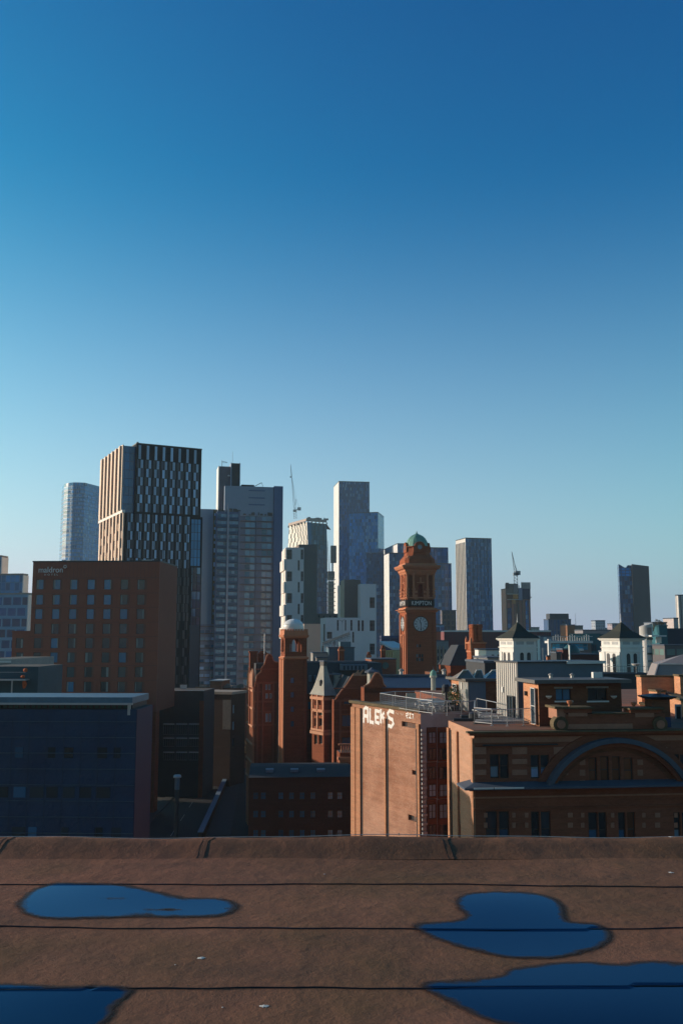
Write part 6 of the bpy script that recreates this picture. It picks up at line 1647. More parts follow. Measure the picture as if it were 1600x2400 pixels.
b = Bld('apartment_tower', 'grey blue apartment tower with stacked balconies and a plain slab above them', 'tower block', 509, 663, AY, 1135, yaw=12, D=14)
T = b.P; xW = b.W
xB = T(560,1300)[0]; xC = T(641,1300)[0]; zA = T(530,1199)[1]; zS = T(600,1204)[1]; zS2 = T(600,1140)[1]; x5 = T(516,1140)[0]
hbox(b, 0, xB, .0, 14, 0, zA, m_navy, 'balcony_stack_block'); hbox(b, xB+.001, xC, .6, 14, 0, zS2, m_gslab2, 'balcony_block')
hbox(b, xC+.001, xW, -.3, 14, 0, b.top, m_navy, 'end_block'); hbox(b, T(527,1160)[0], xC-.2, .3, 13, zS-1, T(560,1139)[1], m_gslab, 'upper_slab')
m = MB()
for z_ in (1148,1165,1181): r = b.rects([(583,621,z_,z_+3.5)])[0]; m.box(r[0], r[1], .2, .31, r[2], r[3])
m.build('louvre', m_navy, b.root)
hbox(b, x5, T(548,1100)[0], 4, 13, 0, T(530,1089)[1], pm('weathered_concrete', (.17,.16,.19), .85, var=.2, scale=.15), 'service_tower')
hbox(b, x5-.45, x5-.01, 4, 13, 0, T(530,1088.5)[1], m_litclad, 'lit_edge')  # sunlit flank drawn as a thin bright strip
hbox(b, T(544.5,1100)[0], T(563,1100)[0], 2.5, 12, zS2-2, T(550,1083)[1], m_dark, 'dark_fin'); 
MB().box(T(544.5,1100)[0]-.3, T(544.5,1100)[0], 2.4, 12, zS2-2, T(550,1082)[1]).box(T(563,1100)[0], T(563,1100)[0]+.3, 2.4, 12, zS2-2, T(550,1082)[1]).build('fin_edge', m_gslab, b.root)
MB().lathe(T(538.5,1110)[0], 3.8, [(.5,T(538,1112.5)[1]),(.5,T(538,1110)[1]),(.1,T(538,1109)[1])], 8).build('satellite_dish', m_white, b.root)
m = MB(); x = T(523.5,1080)[0]; z0 = T(523,1089)[1]; z1 = T(523,1073)[1]; x2 = T(536,1080)[0]
m.bar((x,6,z0),(x,6,z1),.22).bar((x,6,z1-.2),(x2,6,z1-.7),.15).bar((x,6,z1-.9),(x2,6,z1-.8),.12); x = T(548.5,1060)[0]; m.bar((x,6,z0),(x,6,T(548,1052)[1]),.10).build('roof_mast', m_steel, b.root)
m = MB(); zr = T(590,1135)[1]; xq = T(600,1130)[0]; m.bar((xq,5,zr),(T(617,1130)[0],5,T(617,1126.5)[1]),.22).bar((T(617,1130)[0],5,T(617,1126.5)[1]),(T(620,1130)[0],5,zr),.12).box(T(568,1130)[0],T(598,1130)[0],3,9,zr-1.6,zr+.25); m.build('roof_crane', m_dark, b.root)
xm = T(534,1250)[0]; hbox(b, xm-.35, xm+.35, -.7, 0, 0, T(534,1180)[1], m_gslab, 'mast_fin'); hbox(b, xB-.3, xB+.3, -.4, .6, 0, zA+.3, m_gslab2, 'corner_fin')
m_bandg = glass('pale_blue_band_glass', (.16,.34,.52), .25, var=.18)
rr = 2.78; Rs = []; Rb = []
m1 = MB(); m2 = MB(); m3 = MB()
for k in range(28):
    z = T(530,1204)[1] - k*rr
    for (a0, a1) in ((.5, xm-.5), (xm+.5, xB-.5)):
        n = 3 if a1-a0 > 3 else 2; sp_ = (a1-a0)/n
        for q in range(n):
            Rs.append((a0+q*sp_+.04, a0+(q+1)*sp_-.04, z-1.35, z-.15))
    m1.box(.3, xm-.4, -.55, -.01, z-rr+.2, z-rr+1.1); m1.box(xm+.4, xB-.4, -.55, -.01, z-rr+.2, z-rr+1.1)
    z2 = T(600,1206)[1] - k*rr
    m2.box(xB+.3, xC-.1, -.25, .59, z2-rr+.1, z2-rr+.32); 
    m3.box((xB+xC)/2-.15, (xB+xC)/2+.15, .2, .6, z2-rr+.33, z2+.09)
    for c_ in (.32, .80):
        xx = xB + (xC-xB)*c_
        for q in range(2): Rb.append((xx-1.9+q*2.0, xx-1.9+q*2.0+1.75, z2-rr+.45, z2-.35))
m1.build('balcony_panel', pm('blue_balcony_panel', (.03,.09,.18), .4), b.root); m2.build('balcony_slab', pm('brown_grey_edge', (.24,.22,.23), .8), b.root); m3.build('party_wall', m_gslab2, b.root)
b.wins('front', Rs, .02, [m_gblue, m_bandg, m_bandg]); b.wins('front', Rb, .62, [m_bandg, m_bandg, m_gblue], name='balcony_window')
m = MB(); q_ = random.Random(5)
for k in range(26): x = q_.uniform(.6, xC-1); h = q_.uniform(.3,1.3); m.box(x, x+q_.uniform(.4,1.6), -.0, .25, zA if x < xB else zS-.6, (zA if x < xB else zS-.6)+h)
tag(m.build('plant_growth', pm('terrace_clutter', (.15,.15,.15), .9, var=.5), b.root), kind='stuff')

# --- white panelled apartment blocks
WYc = 330
m_wp = pm('white_render_panel', (.80,.76,.76), .8, var=.04, scale=.2); m_gs = pm('dark_taupe_slab', (.22,.19,.175), .85, var=.08, scale=.1); m_wpb = pm('blue_white_panel', (.76,.76,.80), .8, var=.04, scale=.2)
m_wdk = facade('tall_window_glass', (.05,.055,.065), (.16,.15,.15), 1.0, 1.25, .1, .1, lo=.6, hi=1.7)
m_peach = pm('peach_render', (.80,.60,.46), .85, var=.04)
def wbl(name, label, pl, pr, Y, pt, ps, mat, yaw=9, D=None, group=None): 
    b = Bld(name, label, 'building', pl, pr, Y, pt, yaw=yaw, ps=ps, D=D, group=group); return b
b = wbl('white_tower_block', 'white rendered tower block with tall windows and a ragged sunlit edge, behind the white dome', 671, 712, WYc, 1283, 660, m_wp)
hs_ = b.rects([(672,684,1288+q*51.2,1311+q*51.2) for q in range(4)] + [(705,710.5,1288+q*51.2,1311+q*51.2) for q in range(4)] + [(698,702,1313+q*51.2,1337+q*51.2) for q in range(4)])
b.wall(m_wp, {'front': hs_}, depth=.3); b.wins('front', hs_, .3, [m_wdk])
m = MB()
for k in range(12):
    z = b.top - k*4.0; o_ = .5 if k % 2 else .0; m.box(-o_-.25, -.001, .2, b.D*(.9 if k%3 else .6), z-3.9, z-.1)
m.build('side_panel', m_litclad, b.root); 
hl = [MB().box(-.3-(.5 if k%2 else 0), -.26-(.5 if k%2 else 0), 2+k%3, 3.1+k%3, b.top-2-4*k-1.6, b.top-4*k-.4) for k in range(10)]
for h in hl: h.build('side_window', m_gs, b.root)
b = wbl('taupe_slab_tower', 'dark taupe windowless slab standing just behind the white tower block', 700, 743, WYc+14, 1276, 695, m_gs, D=12); b.wall(m_gs, {})
b = wbl('peach_block', 'low peach rendered block without windows right of the white dome', 712, 751, 262, 1462, 700, m_peach, D=10); b.wall(m_peach, {})
b = wbl('small_grey_block', 'small grey flat block with a row of tiny windows between the two white towers', 742, 795, WYc+25, 1438, 735, m_wpb, D=10)
hs_ = b.rects([(746,749,1442,1447),(757,760,1443,1447),(772,775,1443,1447),(782,788,1443,1447)]); b.wall(m_gs, {'front': hs_}); b.wins('front', hs_, .2, [m_glass])
b = wbl('lower_white_block', 'broad white rendered lower block with scattered tall windows behind the hotel chimneys', 763.5, 846, 300, 1447.5, 750.5, m_wpb)
hs_ = b.rects([(766,778,1481,1497),(789.5,793.5,1453,1478),(808,811,1453,1478),(821,825.5,1453,1478),(839-1,843,1454,1479),(825.5,829.5,1481,1506)] )
b.wall(m_wpb, {'front': hs_}, depth=.3); b.wins('front', hs_, .3, [m_wdk])
for k in range(3): MB().box(-.3,-.001,b.D*.15+(k%2)*b.D*.25,b.D*.15+(k%2)*b.D*.25+b.D*.12,b.top-7.5-k*7,b.top-2.0-k*7).build('side_window', m_gs, b.root)
b = wbl('upper_white_block', 'taller white rendered block with two columns of framed windows', 844, 881, 302, 1368.5, 838, m_wpb, D=10)
hs_ = b.rects([(866,878,1400,1425),(866,878,1454,1479),(866,878,1508.5,1534),(850-10,852,1454,1479) if False else (847,852,1454,1479)])
b.wall(m_wpb, {'front': hs_}, depth=.3); b.wins('front', hs_, .3, [m_wdk])
b = wbl('taupe_slab', 'dark taupe windowless slab with a pale edge toned as sunlit above the lower white block', 807, 845, 306, 1358.5, 799, m_gs); b.wall(m_gs, {}); MB().box(-.25,-.001,0,b.D,0,b.top).build('lit_edge', pm('sunlit_edge_tone', (.52,.46,.38), .8), b.root)  # pale sheet on the slab's sunward side; sunlight painted as colour
b = wbl('cream_slab', 'narrow sunlit cream slab edge at the left of the taupe slab', 799.5, 812, 314, 1370, 791, m_litclad); b.wall(m_litclad, {})
for z_ in (b.top-12, b.top-22): MB().box(-.2,-.01,b.D*.4,b.D*.9,z_-4,z_).build('side_window', m_gs, b.root)

# --- flared tower under construction crown + crane
f_fl = facade('dark_teal_glass', (.035,.065,.09), (.03,.05,.07), 1.6, 3.3, .1, .08, lo=.5, hi=1.6, pale=.12, paleC=(.4,.5,.55))
f_flit = facade('lit_fin_glass', (.25,.26,.25), (.66,.63,.56), 2.1, 3.3, .60, .03, stag=.25, lo=.7, hi=1.3)  # bright counterpart of the dark glass, with sunlight put into its colour
def corners(lst, Y): return [at(px, py, y) for px, py, y in lst]
Yf = 650
A0, B0, C0, D0_ = at(719,1224,Yf), at(765,1228,Yf+8), at(767,1290,Yf+8), at(719,1290,Yf)
L0, L1 = at(678,1226,Yf+28), at(674.5,1290,Yf+28)
tt = thing('flared_tower', 'tower with flaring glass sides and an unfinished concrete crown, under a luffing crane', 'skyscraper', (A0.x, A0.y, 0), 0)
def rel(p, z=None): return (p.x-A0.x, p.y-A0.y, p.z if z is None else z)
D0_ = at(722,1290,Yf)
zb = C0.z
m = MB().add([rel(A0),rel(B0),rel(C0),rel(D0_),rel(C0,0),rel(D0_,0)], [(0,3,2,1),(3,5,4,2)]).build('front_facade', f_fl, tt)
E = at(729,1224,Yf+.0); E2 = at(730,1290,Yf)
MB().add([(rel(A0)[0],-.15,A0.z),(rel(E)[0],-.15,E.z),(rel(E2)[0],-.15,E2.z),(rel(D0_)[0],-.15,D0_.z),(rel(E2)[0],-.15,0),(rel(D0_)[0],-.15,0)],[(0,3,2,1),(3,5,4,2)]).build('blue_glass_strip', glass('bright_blue_glass', (.03,.17,.32), .2, var=.1), tt)
MB().add([rel(L0),rel(A0),rel(D0_),rel(L1),rel(D0_,0),rel(L1,0)], [(0,1,2,3),(3,2,4,5)]).build('lit_facade', f_flit, tt)
bk = rel(B0); bk2 = (rel(B0)[0]-15, rel(B0)[1]+38)
MB().add([rel(B0),(rel(L0)[0]+30,rel(L0)[1]+20,A0.z),rel(L0),rel(A0)], [(0,1,2,3)]).build('roof', m_concrete, tt)
m = MB()
c1, c2, c3 = at(676,1217,Yf+28), at(717.5,1215,Yf-1), at(765.5,1219.5,Yf+7)
def slab(p, q, z0, z1, th=1.2): a, b_ = Vector(rel(p)), Vector(rel(q)); d = (b_-a).normalized(); n_ = Vector((d.y,-d.x,0))*th; m.add([(a.x,a.y,z0),(b_.x,b_.y,z0),(b_.x-n_.x,b_.y-n_.y,z0),(a.x-n_.x,a.y-n_.y,z0),(a.x,a.y,z1),(b_.x,b_.y,z1),(b_.x-n_.x,b_.y-n_.y,z1),(a.x-n_.x,a.y-n_.y,z1)],[(0,1,5,4),(1,2,6,5),(2,3,7,6),(3,0,4,7),(4,5,6,7),(3,2,1,0)])
zc_ = c2.z; slab(c1, c2, zc_-1.8, zc_); slab(c2, c3, zc_-1.8, zc_)
for k in range(12):
    t_ = k/11; p = c1.lerp(c2, t_*2) if t_ < .5 else c2.lerp(c3, t_*2-1); q = rel(p); m.box(q[0]-.4,q[0]+.4,q[1]+.3,q[1]+1.1,A0.z-.5,zc_-1.8)
q_ = random.Random(8)
for k in range(16): p = c2.lerp(c3, q_.random()); q = rel(p); m.box(q[0]-.6,q[0]+q_.uniform(.5,3),q[1]+1,q[1]+3,zc_,zc_+q_.uniform(.4,1.3))
p = rel(at(760,1215,Yf+9)); m.bar((p[0],p[1],zc_),(p[0],p[1],at(760,1209,Yf).z),.3); m.build('concrete_crown', pm('pinkish_concrete', (.5,.42,.38), .85), tt)
def crane(label, base, cab, tip, cw, Y, mat, t=.55, hook=None):
    B_, C_, T_, W2 = at(*base, Y), at(*cab, Y), at(*tip, Y), at(*cw, Y)
    tt = thing('tower_crane', label, 'crane', (B_.x, B_.y, B_.z), 0); o = B_
    def r(p): return (p.x-o.x, p.y-o.y, p.z-o.z)
    m = MB(); w_ = t*2.2
    for sx in (-1,1): m.bar((sx*w_,0,0),(r(C_)[0]+sx*w_,0,r(C_)[2]),t*.55)
    n = 7
    for k in range(n):
        z0, z1 = r(C_)[2]*k/n, r(C_)[2]*(k+1)/n; s = 1 if k % 2 else -1; m.bar((s*w_,0,z0),(-s*w_,0,z1),t*.4); 
    m.build('mast', mat, tt)
    a = Vector(r(C_)); b_ = Vector(r(T_)); d = (b_-a); nrm = Vector((-d.z,0,d.x)).normalized()*t*1.6; m = MB()
    m.bar(a-nrm,b_,t*.5).bar(a+nrm,b_,t*.5); N = 14
    for k in range(N): f0, f1 = k/N, (k+1)/N; s = 1 if k % 2 else -1; m.bar(a+d*f0+nrm*s*(1-f0), a+d*f1-nrm*s*(1-f1), t*.32)
    m.build('jib', mat, tt)
    c = Vector(r(W2)); m = MB().bar(a, c, t).box(c.x-t*3,c.x+t*3,-t*2,t*2,c.z-t*3,c.z+t*2); m.build('counterweight', mat, tt)
    ap = a + Vector((c.x-a.x)*.3*Vector((1,0,0))) + Vector((0,0,abs(d.z)*.25)); m = MB().bar(a,ap,t*.6).bar(ap,c,t*.3).bar(ap,a+d*.75,t*.22); m.build('a_frame', mat, tt)
    MB().box(a.x-t*3,a.x+t*3,-t*2,t*2,a.z-t*2.5,a.z+t).build('cab', mat, tt)
    if hook: h = r(at(*hook, Y)); MB().bar(b_, h, t*.15).box(h[0]-t,h[0]+t,-t,t,h[2]-t,h[2]+t).build('hook', m_dark, tt)
crane('pale tall luffing crane with near vertical jib above the flared tower', (692,1216), (691,1196), (681,1089), (701,1192), Yf+10, pm('pale_crane', (.62,.62,.60), .6), .42, hook=(681,1118))
crane('grey luffing crane on the unfinished brown tower', (1208,1368), (1207.5,1344), (1198.5,1293), (1212.5,1342), 700, pm('grey_crane', (.28,.31,.33), .6), .60)
# --- half built frame tower in the gap
b = Bld('half_built_frame', 'half built concrete frame seen in the narrow gap between two towers', 'building site', 769, 784, 760, 1336, yaw=9, ps=766, group=None)
m = MB()
for k in range(34): z = b.top-8-k*3.5; m.box(-.5,b.W+.5,-.8,b.D,z,z+.55)
m.build('floor_slab', pm('pink_slab', (.58,.45,.38), .85), b.root); hbox(b, .5, b.W-.3, 1, b.D-1, 0, b.top-9, m_gs, 'core')
m = MB()
for k in range(34):
    z = b.top-8-k*3.5
    for q in range(4): m.box(.2+q*b.W/4,.7+q*b.W/4,-.3,.4,z+.56,z+3.4)
m.build('column', pm('pale_column', (.5,.42,.36), .85), b.root, kind='stuff')
hbox(b, 0, b.W, 0, b.D, b.top-7, b.top-1, m_gs, 'formwork'); hbox(b, b.W*.45, b.W+1.5, 0, 4, b.top+6, b.top+20, m_gs, 'hoist'); MB().bar((b.W*.7,1,b.top-2),(b.W*.7,1,b.top+8),1.0).bar((1,1,b.top-2),(-.3,1,b.top+24),.5,4,.2).build('hoist_mast', m_concrete, b.root)

# --- main glass towers
def gt(name, label, pl, pr, ps, Y, pt, glassc, framec, fl=.25, litc=(.62,.61,.58), yaw=9, cw=1.5, ch=3.2, stag=.5, pale=.15, D=None, hi=1.8, gr=.14, fh=.08, litmat=None, paleC=(.45,.52,.58)):
    b = Bld('glass_tower' if name is None else name, label, 'skyscraper', pl, pr, Y, pt, yaw=yaw, ps=ps, D=D)
    k = 'glz_%d_%d' % (pl, pt)
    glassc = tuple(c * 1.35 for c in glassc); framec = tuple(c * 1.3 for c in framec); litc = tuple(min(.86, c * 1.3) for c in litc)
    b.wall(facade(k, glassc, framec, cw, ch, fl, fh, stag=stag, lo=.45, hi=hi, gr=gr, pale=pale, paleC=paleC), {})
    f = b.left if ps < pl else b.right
    lm = litmat or facade(k+'_lit', tuple(c*.75 for c in litc), litc, 1.4, 3.2, .55, .05, stag=.25, lo=.85, hi=1.2, gr=.35)  # sunward side gets a lighter facade; the sunlight is in its colour
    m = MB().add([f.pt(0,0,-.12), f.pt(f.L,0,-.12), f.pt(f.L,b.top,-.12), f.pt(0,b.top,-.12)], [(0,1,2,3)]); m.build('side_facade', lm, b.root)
    m = MB(); n = max(5, int(b.W/3.0))
    for q in range(n+1): x = q*b.W/n; m.box(x-.12, x+.12, -.35, -.001, 0, b.top)
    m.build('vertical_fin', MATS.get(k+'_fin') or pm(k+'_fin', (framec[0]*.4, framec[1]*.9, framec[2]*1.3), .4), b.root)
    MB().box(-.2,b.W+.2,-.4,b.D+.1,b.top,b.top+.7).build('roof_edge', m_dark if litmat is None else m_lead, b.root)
    return b
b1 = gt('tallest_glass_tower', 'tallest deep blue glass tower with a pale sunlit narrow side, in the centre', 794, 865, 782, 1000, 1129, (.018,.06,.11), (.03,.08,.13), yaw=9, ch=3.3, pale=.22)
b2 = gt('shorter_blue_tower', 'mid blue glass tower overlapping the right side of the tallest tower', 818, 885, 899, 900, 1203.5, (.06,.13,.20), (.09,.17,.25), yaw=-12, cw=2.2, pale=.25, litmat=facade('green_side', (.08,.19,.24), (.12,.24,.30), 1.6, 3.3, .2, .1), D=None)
b3 = gt('low_navy_block', 'dark navy block covering the lower part of the mid blue tower', 858, 896, 899, 880, 1297, (.02,.04,.07), (.025,.05,.09), yaw=-6, cw=2.0, pale=.1, D=20, litmat=facade('navy_side', (.02,.04,.07), (.03,.05,.09), 1.6, 3.3, .2, .1))  # plain dark block set over the lower part of the mid blue tower
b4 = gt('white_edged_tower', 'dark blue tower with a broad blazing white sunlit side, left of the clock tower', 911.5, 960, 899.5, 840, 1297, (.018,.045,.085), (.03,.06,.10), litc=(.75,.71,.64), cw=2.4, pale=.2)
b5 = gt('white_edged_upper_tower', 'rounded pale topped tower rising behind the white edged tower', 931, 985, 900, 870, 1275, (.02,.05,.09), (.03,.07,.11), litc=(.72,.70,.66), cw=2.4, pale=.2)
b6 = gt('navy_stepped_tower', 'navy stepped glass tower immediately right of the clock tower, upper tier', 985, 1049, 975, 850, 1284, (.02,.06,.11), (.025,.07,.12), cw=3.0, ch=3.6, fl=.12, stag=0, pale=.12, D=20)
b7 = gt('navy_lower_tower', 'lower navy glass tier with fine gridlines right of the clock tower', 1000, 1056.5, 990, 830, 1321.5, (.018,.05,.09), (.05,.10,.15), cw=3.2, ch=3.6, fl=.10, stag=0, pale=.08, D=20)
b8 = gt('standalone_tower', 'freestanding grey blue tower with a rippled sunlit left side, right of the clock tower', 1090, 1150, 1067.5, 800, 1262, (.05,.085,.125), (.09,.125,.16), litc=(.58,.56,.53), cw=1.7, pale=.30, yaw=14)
m = MB()
for k in range(7): y = (k+.5)*b8.D/7; m.box(-.9, -.13, y-.35, y+.35, 0, b8.top-3)
m.build('side_fin', pm('pale_fin', (.55,.53,.50), .6), b8.root)
# --- blocks behind the clock tower's right shoulder
def blk(name, label, pl, pr, Y, pt, mat, ps=None, D=12, yaw=8, cat='building', group=None, roof=None, side=None):
    b = Bld(name, label, cat, pl, pr, Y, pt, yaw=yaw, ps=ps if ps else pl-1, D=D if ps is None else None, group=group); b.wall(mat, {})
    if side: f = b.left; MB().add([f.pt(0,0,-.1), f.pt(f.L,0,-.1), f.pt(f.L,b.top,-.1), f.pt(0,b.top,-.1)], [(0,1,2,3)]).build('lit_side', side, b.root)  # optional sheet that paints the sunward side as lit
    MB().box(-.15,b.W+.15,-.15,b.D,b.top,b.top+max(.25,Y/900)).build('roof_edge', roof or m_lead, b.root)
    return b
f_brn = facade('brown_office', (.05,.06,.08), (.12,.085,.075), 2.4, 3.2, .4, .3)
blk('brown_office_block', 'brown office block with a pale stair strip between clock tower and grey blue tower', 1035, 1068, 560, 1432, f_brn, ps=1031); blk('dark_office_block', 'small dark office step beside the brown office block', 1018, 1040, 540, 1465, f_grid)
blk('orange_block', 'small vivid orange red wall catching the sun beside the clock tower', 1018, 1032, 430, 1481, pm('orange_render', (.50,.10,.04), .7), D=6)
m_mar = pm('maroon_cladding', (.17,.045,.05), .7, var=.12, scale=.1)
b = blk('maroon_hall', 'long maroon clad hall with a pale lit roof line behind the chimney tower', 1040, 1290, 440, 1481, m_mar, yaw=3)
MB().box(0,b.W,-.3,-.16,b.top+.0,b.top+.75).build('roof_line', m_litclad, b.root); m = MB()  # lit roof line is a strip painted bright
for k in range(40): x = (k+.5)*b.W/40; m.box(x-.05,x+.05,-.12,-.001,0,b.top)
m.build('panel_joint', m_dark, b.root)
b = blk('old_stone_office', 'pale blue and cream old office facade right of the clock tower base', 1019, 1050, 290, 1503, pm('blue_stone', (.24,.27,.30), .8), D=10)
m = MB(); hs_ = b.rects([(x, x+3, y, y+9) for x in (1024,1032,1041) for y in (1522,1538,1553)])
for r in hs_: MB().box(r[0],r[1],-.08,.0,r[2],r[3]).build('window', m_glass, b.root)
for px in (1021,1028.5,1037): r = b.rects([(px,px+2.5,1515,1575)])[0]; MB().box(r[0],r[1],-.3,0,r[2],r[3]).build('pilaster', pm('cream_pilaster%d' % int(px), (.45,.38,.26), .8), b.root)
b = blk('white_parapet_block', 'white parapet wall with small openings between chimney tower and left belfry', 1138, 1186, 190, 1524, m_litclad, D=8)
for px in (1151,1165,1178): r = b.rects([(px,px+6,1534,1541)])[0]; MB().box(r[0],r[1],-.08,0,r[2],r[3]).build('window', m_gs, b.root)
blk('corrugated_low_block', 'low ribbed grey block just below the white parapet wall', 1142, 1186, 150, 1543, facade('ribbed_grey', (.28,.28,.28), (.33,.33,.33), 1.6, 4, .1, .05), D=8)
blk('black_roof_block', 'black flat roof strip behind the left end of the corrugated plant room', 1135, 1170, 110, 1554, m_slate, D=8)
# --- unfinished brown tower
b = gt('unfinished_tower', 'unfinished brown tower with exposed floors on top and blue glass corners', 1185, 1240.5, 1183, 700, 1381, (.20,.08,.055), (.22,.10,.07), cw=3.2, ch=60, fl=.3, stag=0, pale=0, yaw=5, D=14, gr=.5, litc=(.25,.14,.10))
r = b.rects([(1188,1198,1425,1480)])[0]; MB().box(r[0],r[1],-.5,-.01,0,r[3]).build('glass_bay', facade('bay1', (.02,.07,.13), (.03,.08,.12), 2, 3.2, .1, .1, pale=.35), b.root)
r = b.rects([(1230,1238.5,1407,1480)])[0]; MB().box(r[0],r[1],-.5,-.01,0,r[3]).build('glass_bay', facade('bay2', (.05,.13,.20), (.03,.06,.09), 1.5, 3.2, .2, .1, pale=.2), b.root)
r = b.rects([(1184,1213,1368,1393)])[0]; MB().box(r[0]-.4,r[1],-1,-.01,r[2],r[3]).build('screen', m_gs, b.root)
for rr_, mt, nm in (((1186,1199,1393,1405),(.18,.09,.05),'ply_panel'),((1200,1212,1392,1404),(.62,.28,.08),'ply_panel'),((1198,1206,1406,1415),(.6,.3,.12),'ply_panel'),((1213,1222,1378,1407),(.28,.28,.38),'grey_screen'),((1222,1241,1380,1405),(.03,.04,.09),'navy_screen'),((1219,1241,1365,1380),(.34,.31,.30),'top_screen'),((1201,1212,1370,1390),(.28,.25,.25),'core_wall'),((1183,1191,1366,1380),(.15,.12,.12),'corner_screen')):
    r = b.rects([rr_])[0]; MB().box(r[0],r[1],-1.6,-1.05,r[2],r[3]).build(nm, pm(nm+str(rr_[0]), mt, .8), b.root)
m = MB()
for y_ in (1392,1405): r = b.rects([(1186,1213,y_,y_+1)])[0]; m.box(r[0],r[1],-1.8,-1.61,r[2],r[3])
m.build('floor_edge', m_litclad, b.root); 
r = b.rects([(1238,1243,1399,1401)])[0]; MB().box(r[0],r[1],-2,-1,r[2],r[3]).build('loading_platform', m_dark, b.root)
m = MB(); q_ = random.Random(3)
for k in range(14): x = q_.uniform(0,b.W); m.box(x,x+.4,-1,-.6,b.top,b.top+q_.uniform(1,3.5))
tag(m.build('edge_posts', m_concrete, b.root), kind='stuff')
# --- right hand mid distance
f_nv = facade('navy_strip_office', (.04,.07,.11), (.06,.09,.13), 3, 40, .5, .02, lo=.7, hi=1.3)
b = blk('navy_office_tower', 'squat navy office tower with a darker set back top storey', 1284, 1337, 760, 1453, f_nv, yaw=6); r = b.rects([(1288,1333,1438,1453)])[0]; MB().box(r[0],r[1],1,10,b.top,r[3]).build('top_storey', pm('dark_top', (.05,.06,.075), .6), b.root)
r = b.rects([(1316,1326,1456,1490)])[0]; MB().box(r[0],r[1],-.6,-.01,0,r[3]).build('glass_stair', facade('stair_glass', (.03,.06,.08), (.12,.15,.17), 2.5, 3, .25, .25), b.root)
blk('orange_brown_block', 'plain orange brown block in front of the squat navy office', 1328, 1346, 600, 1466, pm('orange_brown', (.26,.12,.06), .8)); b = blk('taupe_block', 'taupe block with a thin tall mast beside the orange brown block', 1346, 1365, 602, 1468, m_gs)
x = b.P(1354,1468)[0]; MB().bar((x,4,b.top),(x,4,b.P(1354,1437)[1]),.25,5,.12).build('mast', m_steel, b.root)
blk('long_grey_block', 'long low mauve grey block behind the teal building', 1365, 1440, 520, 1478, pm('mauve_grey', (.26,.25,.27), .8))
for i, (pl, pr, pt, Y, lb, c) in enumerate(((1394,1417,1456,1100,'small pale and blue twin tower on the horizon left of the right belfry',(.36,.42,.50)),(1433,1450,1463,1000,'small pink and blue block peeping behind the right belfry roof',(.42,.36,.40)),(1417,1436,1474,1300,'low hazy blue block between the small distant towers',(.25,.33,.42)),
    (1241,1263,1472,900,'small pale rough topped block right of the unfinished tower',(.5,.45,.40)),(1252,1284,1487,800,'low grey blue block right of the left belfry roof',(.3,.33,.38)),(1150,1188,1480,900,'low dark block on the horizon beyond the maroon hall',(.15,.17,.2)))):
    b = blk('distant_block', lb, pl, pr, Y, pt, facade('dist%d' % i, tuple(x*.6 for x in c), c, 2.6, 3.2, .35, .35, lo=.6, hi=1.4), D=12)
b = blk('pale_blue_office', 'pale lilac grey office with a bright sunlit strip right of the left belfry', 1265, 1300, 330, 1492, pm('lilac_grey', (.30,.31,.38), .8), ps=1258, side=m_litclad)
r = b.rects([(1272,1279,1493,1503)])[0]; MB().box(r[0],r[1],-.4,-.01,r[2],r[3]).build('roof_box', m_white, b.root)
# glass fronted hall
b = Bld('glass_fronted_hall', 'green glass fronted hall under a white projecting roof frame', 'building', 1290, 1384, 260, 1503, yaw=6, ps=1283)
b.wall(m_gs, {}); r = b.rects([(1293,1376,1509,1523)])[0]; MB().box(r[0],r[1],-.15,0,r[2],r[3]).build('glazing', facade('green_hall_glass', (.14,.28,.26), (.20,.28,.28), 1.1, 3, .12, .05, lo=.5, hi=1.4), b.root)
MB().box(-.8,b.W,-1.4,3,b.top-.5,b.top+.1).build('roof_frame', m_white, b.root); MB().box(-1.2,-.5,-1.5,-.6,0,b.top+.6).build('frame_leg', m_white, b.root)
r = b.rects([(1288,1302,1522,1524)])[0]; MB().box(r[0],b.W*.75,-1.8,0,r[2]-.1,r[3]+.2).build('balcony', m_white, b.root)
m = MB()
for k in range(16): x = (k+.4)*b.W/17; m.bar((x,-1.3,b.top+.1),(x,-1.3,b.top+1.4+.5*math.sin(k)),.12)
m.bar((0,-1.3,b.top+1.3),(b.W,-1.3,b.top+1.3),.12).build('roof_rail', m_white, b.root)
r = b.rects([(1290,1384,1526,1560)])[0]; 
for k in range(5): MB().box(r[0]+.5+k*.7, r[0]+.85+k*.7, -.5, -.01, r[3]-3.5-.3*k, r[3]-.4*k).build('white_stair', m_white, b.root)
# foreground of that: dark maroon roofscape
b = blk('maroon_roof_block', 'dark maroon block with a small teal dome just above the plant room roof', 1338, 1402, 170, 1535, pm('dark_maroon', (.09,.03,.03), .8), D=10)
q = b.rects([(1335,1379,1507,1536)])[0]; m = MB(); cxx = (q[0]+q[1])/2; rx = (q[1]-q[0])/2
m.lathe(cxx, 4, [(rx,b.top),(rx*.96,b.top+.5),(rx*.8,b.top+1.1),(rx*.55,b.top+1.6),(rx*.2,b.top+1.95),(.05,b.top+2.0)], 20, sq=.8); m.build('teal_dome', pm('teal_copper', (.03,.11,.12), .5, var=.3), b.root, smooth=True)
blk('maroon_chimney_block', 'small maroon brick stack left of the teal dome', 1318, 1334, 168, 1523, pm('maroon_brick2', (.12,.035,.03), .85), D=3); blk('dark_round_shrub_block', 'little black roof shape left of the maroon stack', 1303, 1314, 166, 1531, m_dark, D=3)
blk('white_gatepost', 'thin white post standing beside the maroon stack', 1333, 1335.5, 165, 1512, m_white, D=.4, cat='post'); blk('orange_turret_box', 'small orange lit box at the foot of the green glass hall', 1281, 1291, 172, 1539, pm('orange_box', (.5,.2,.1), .8), ps=1279)
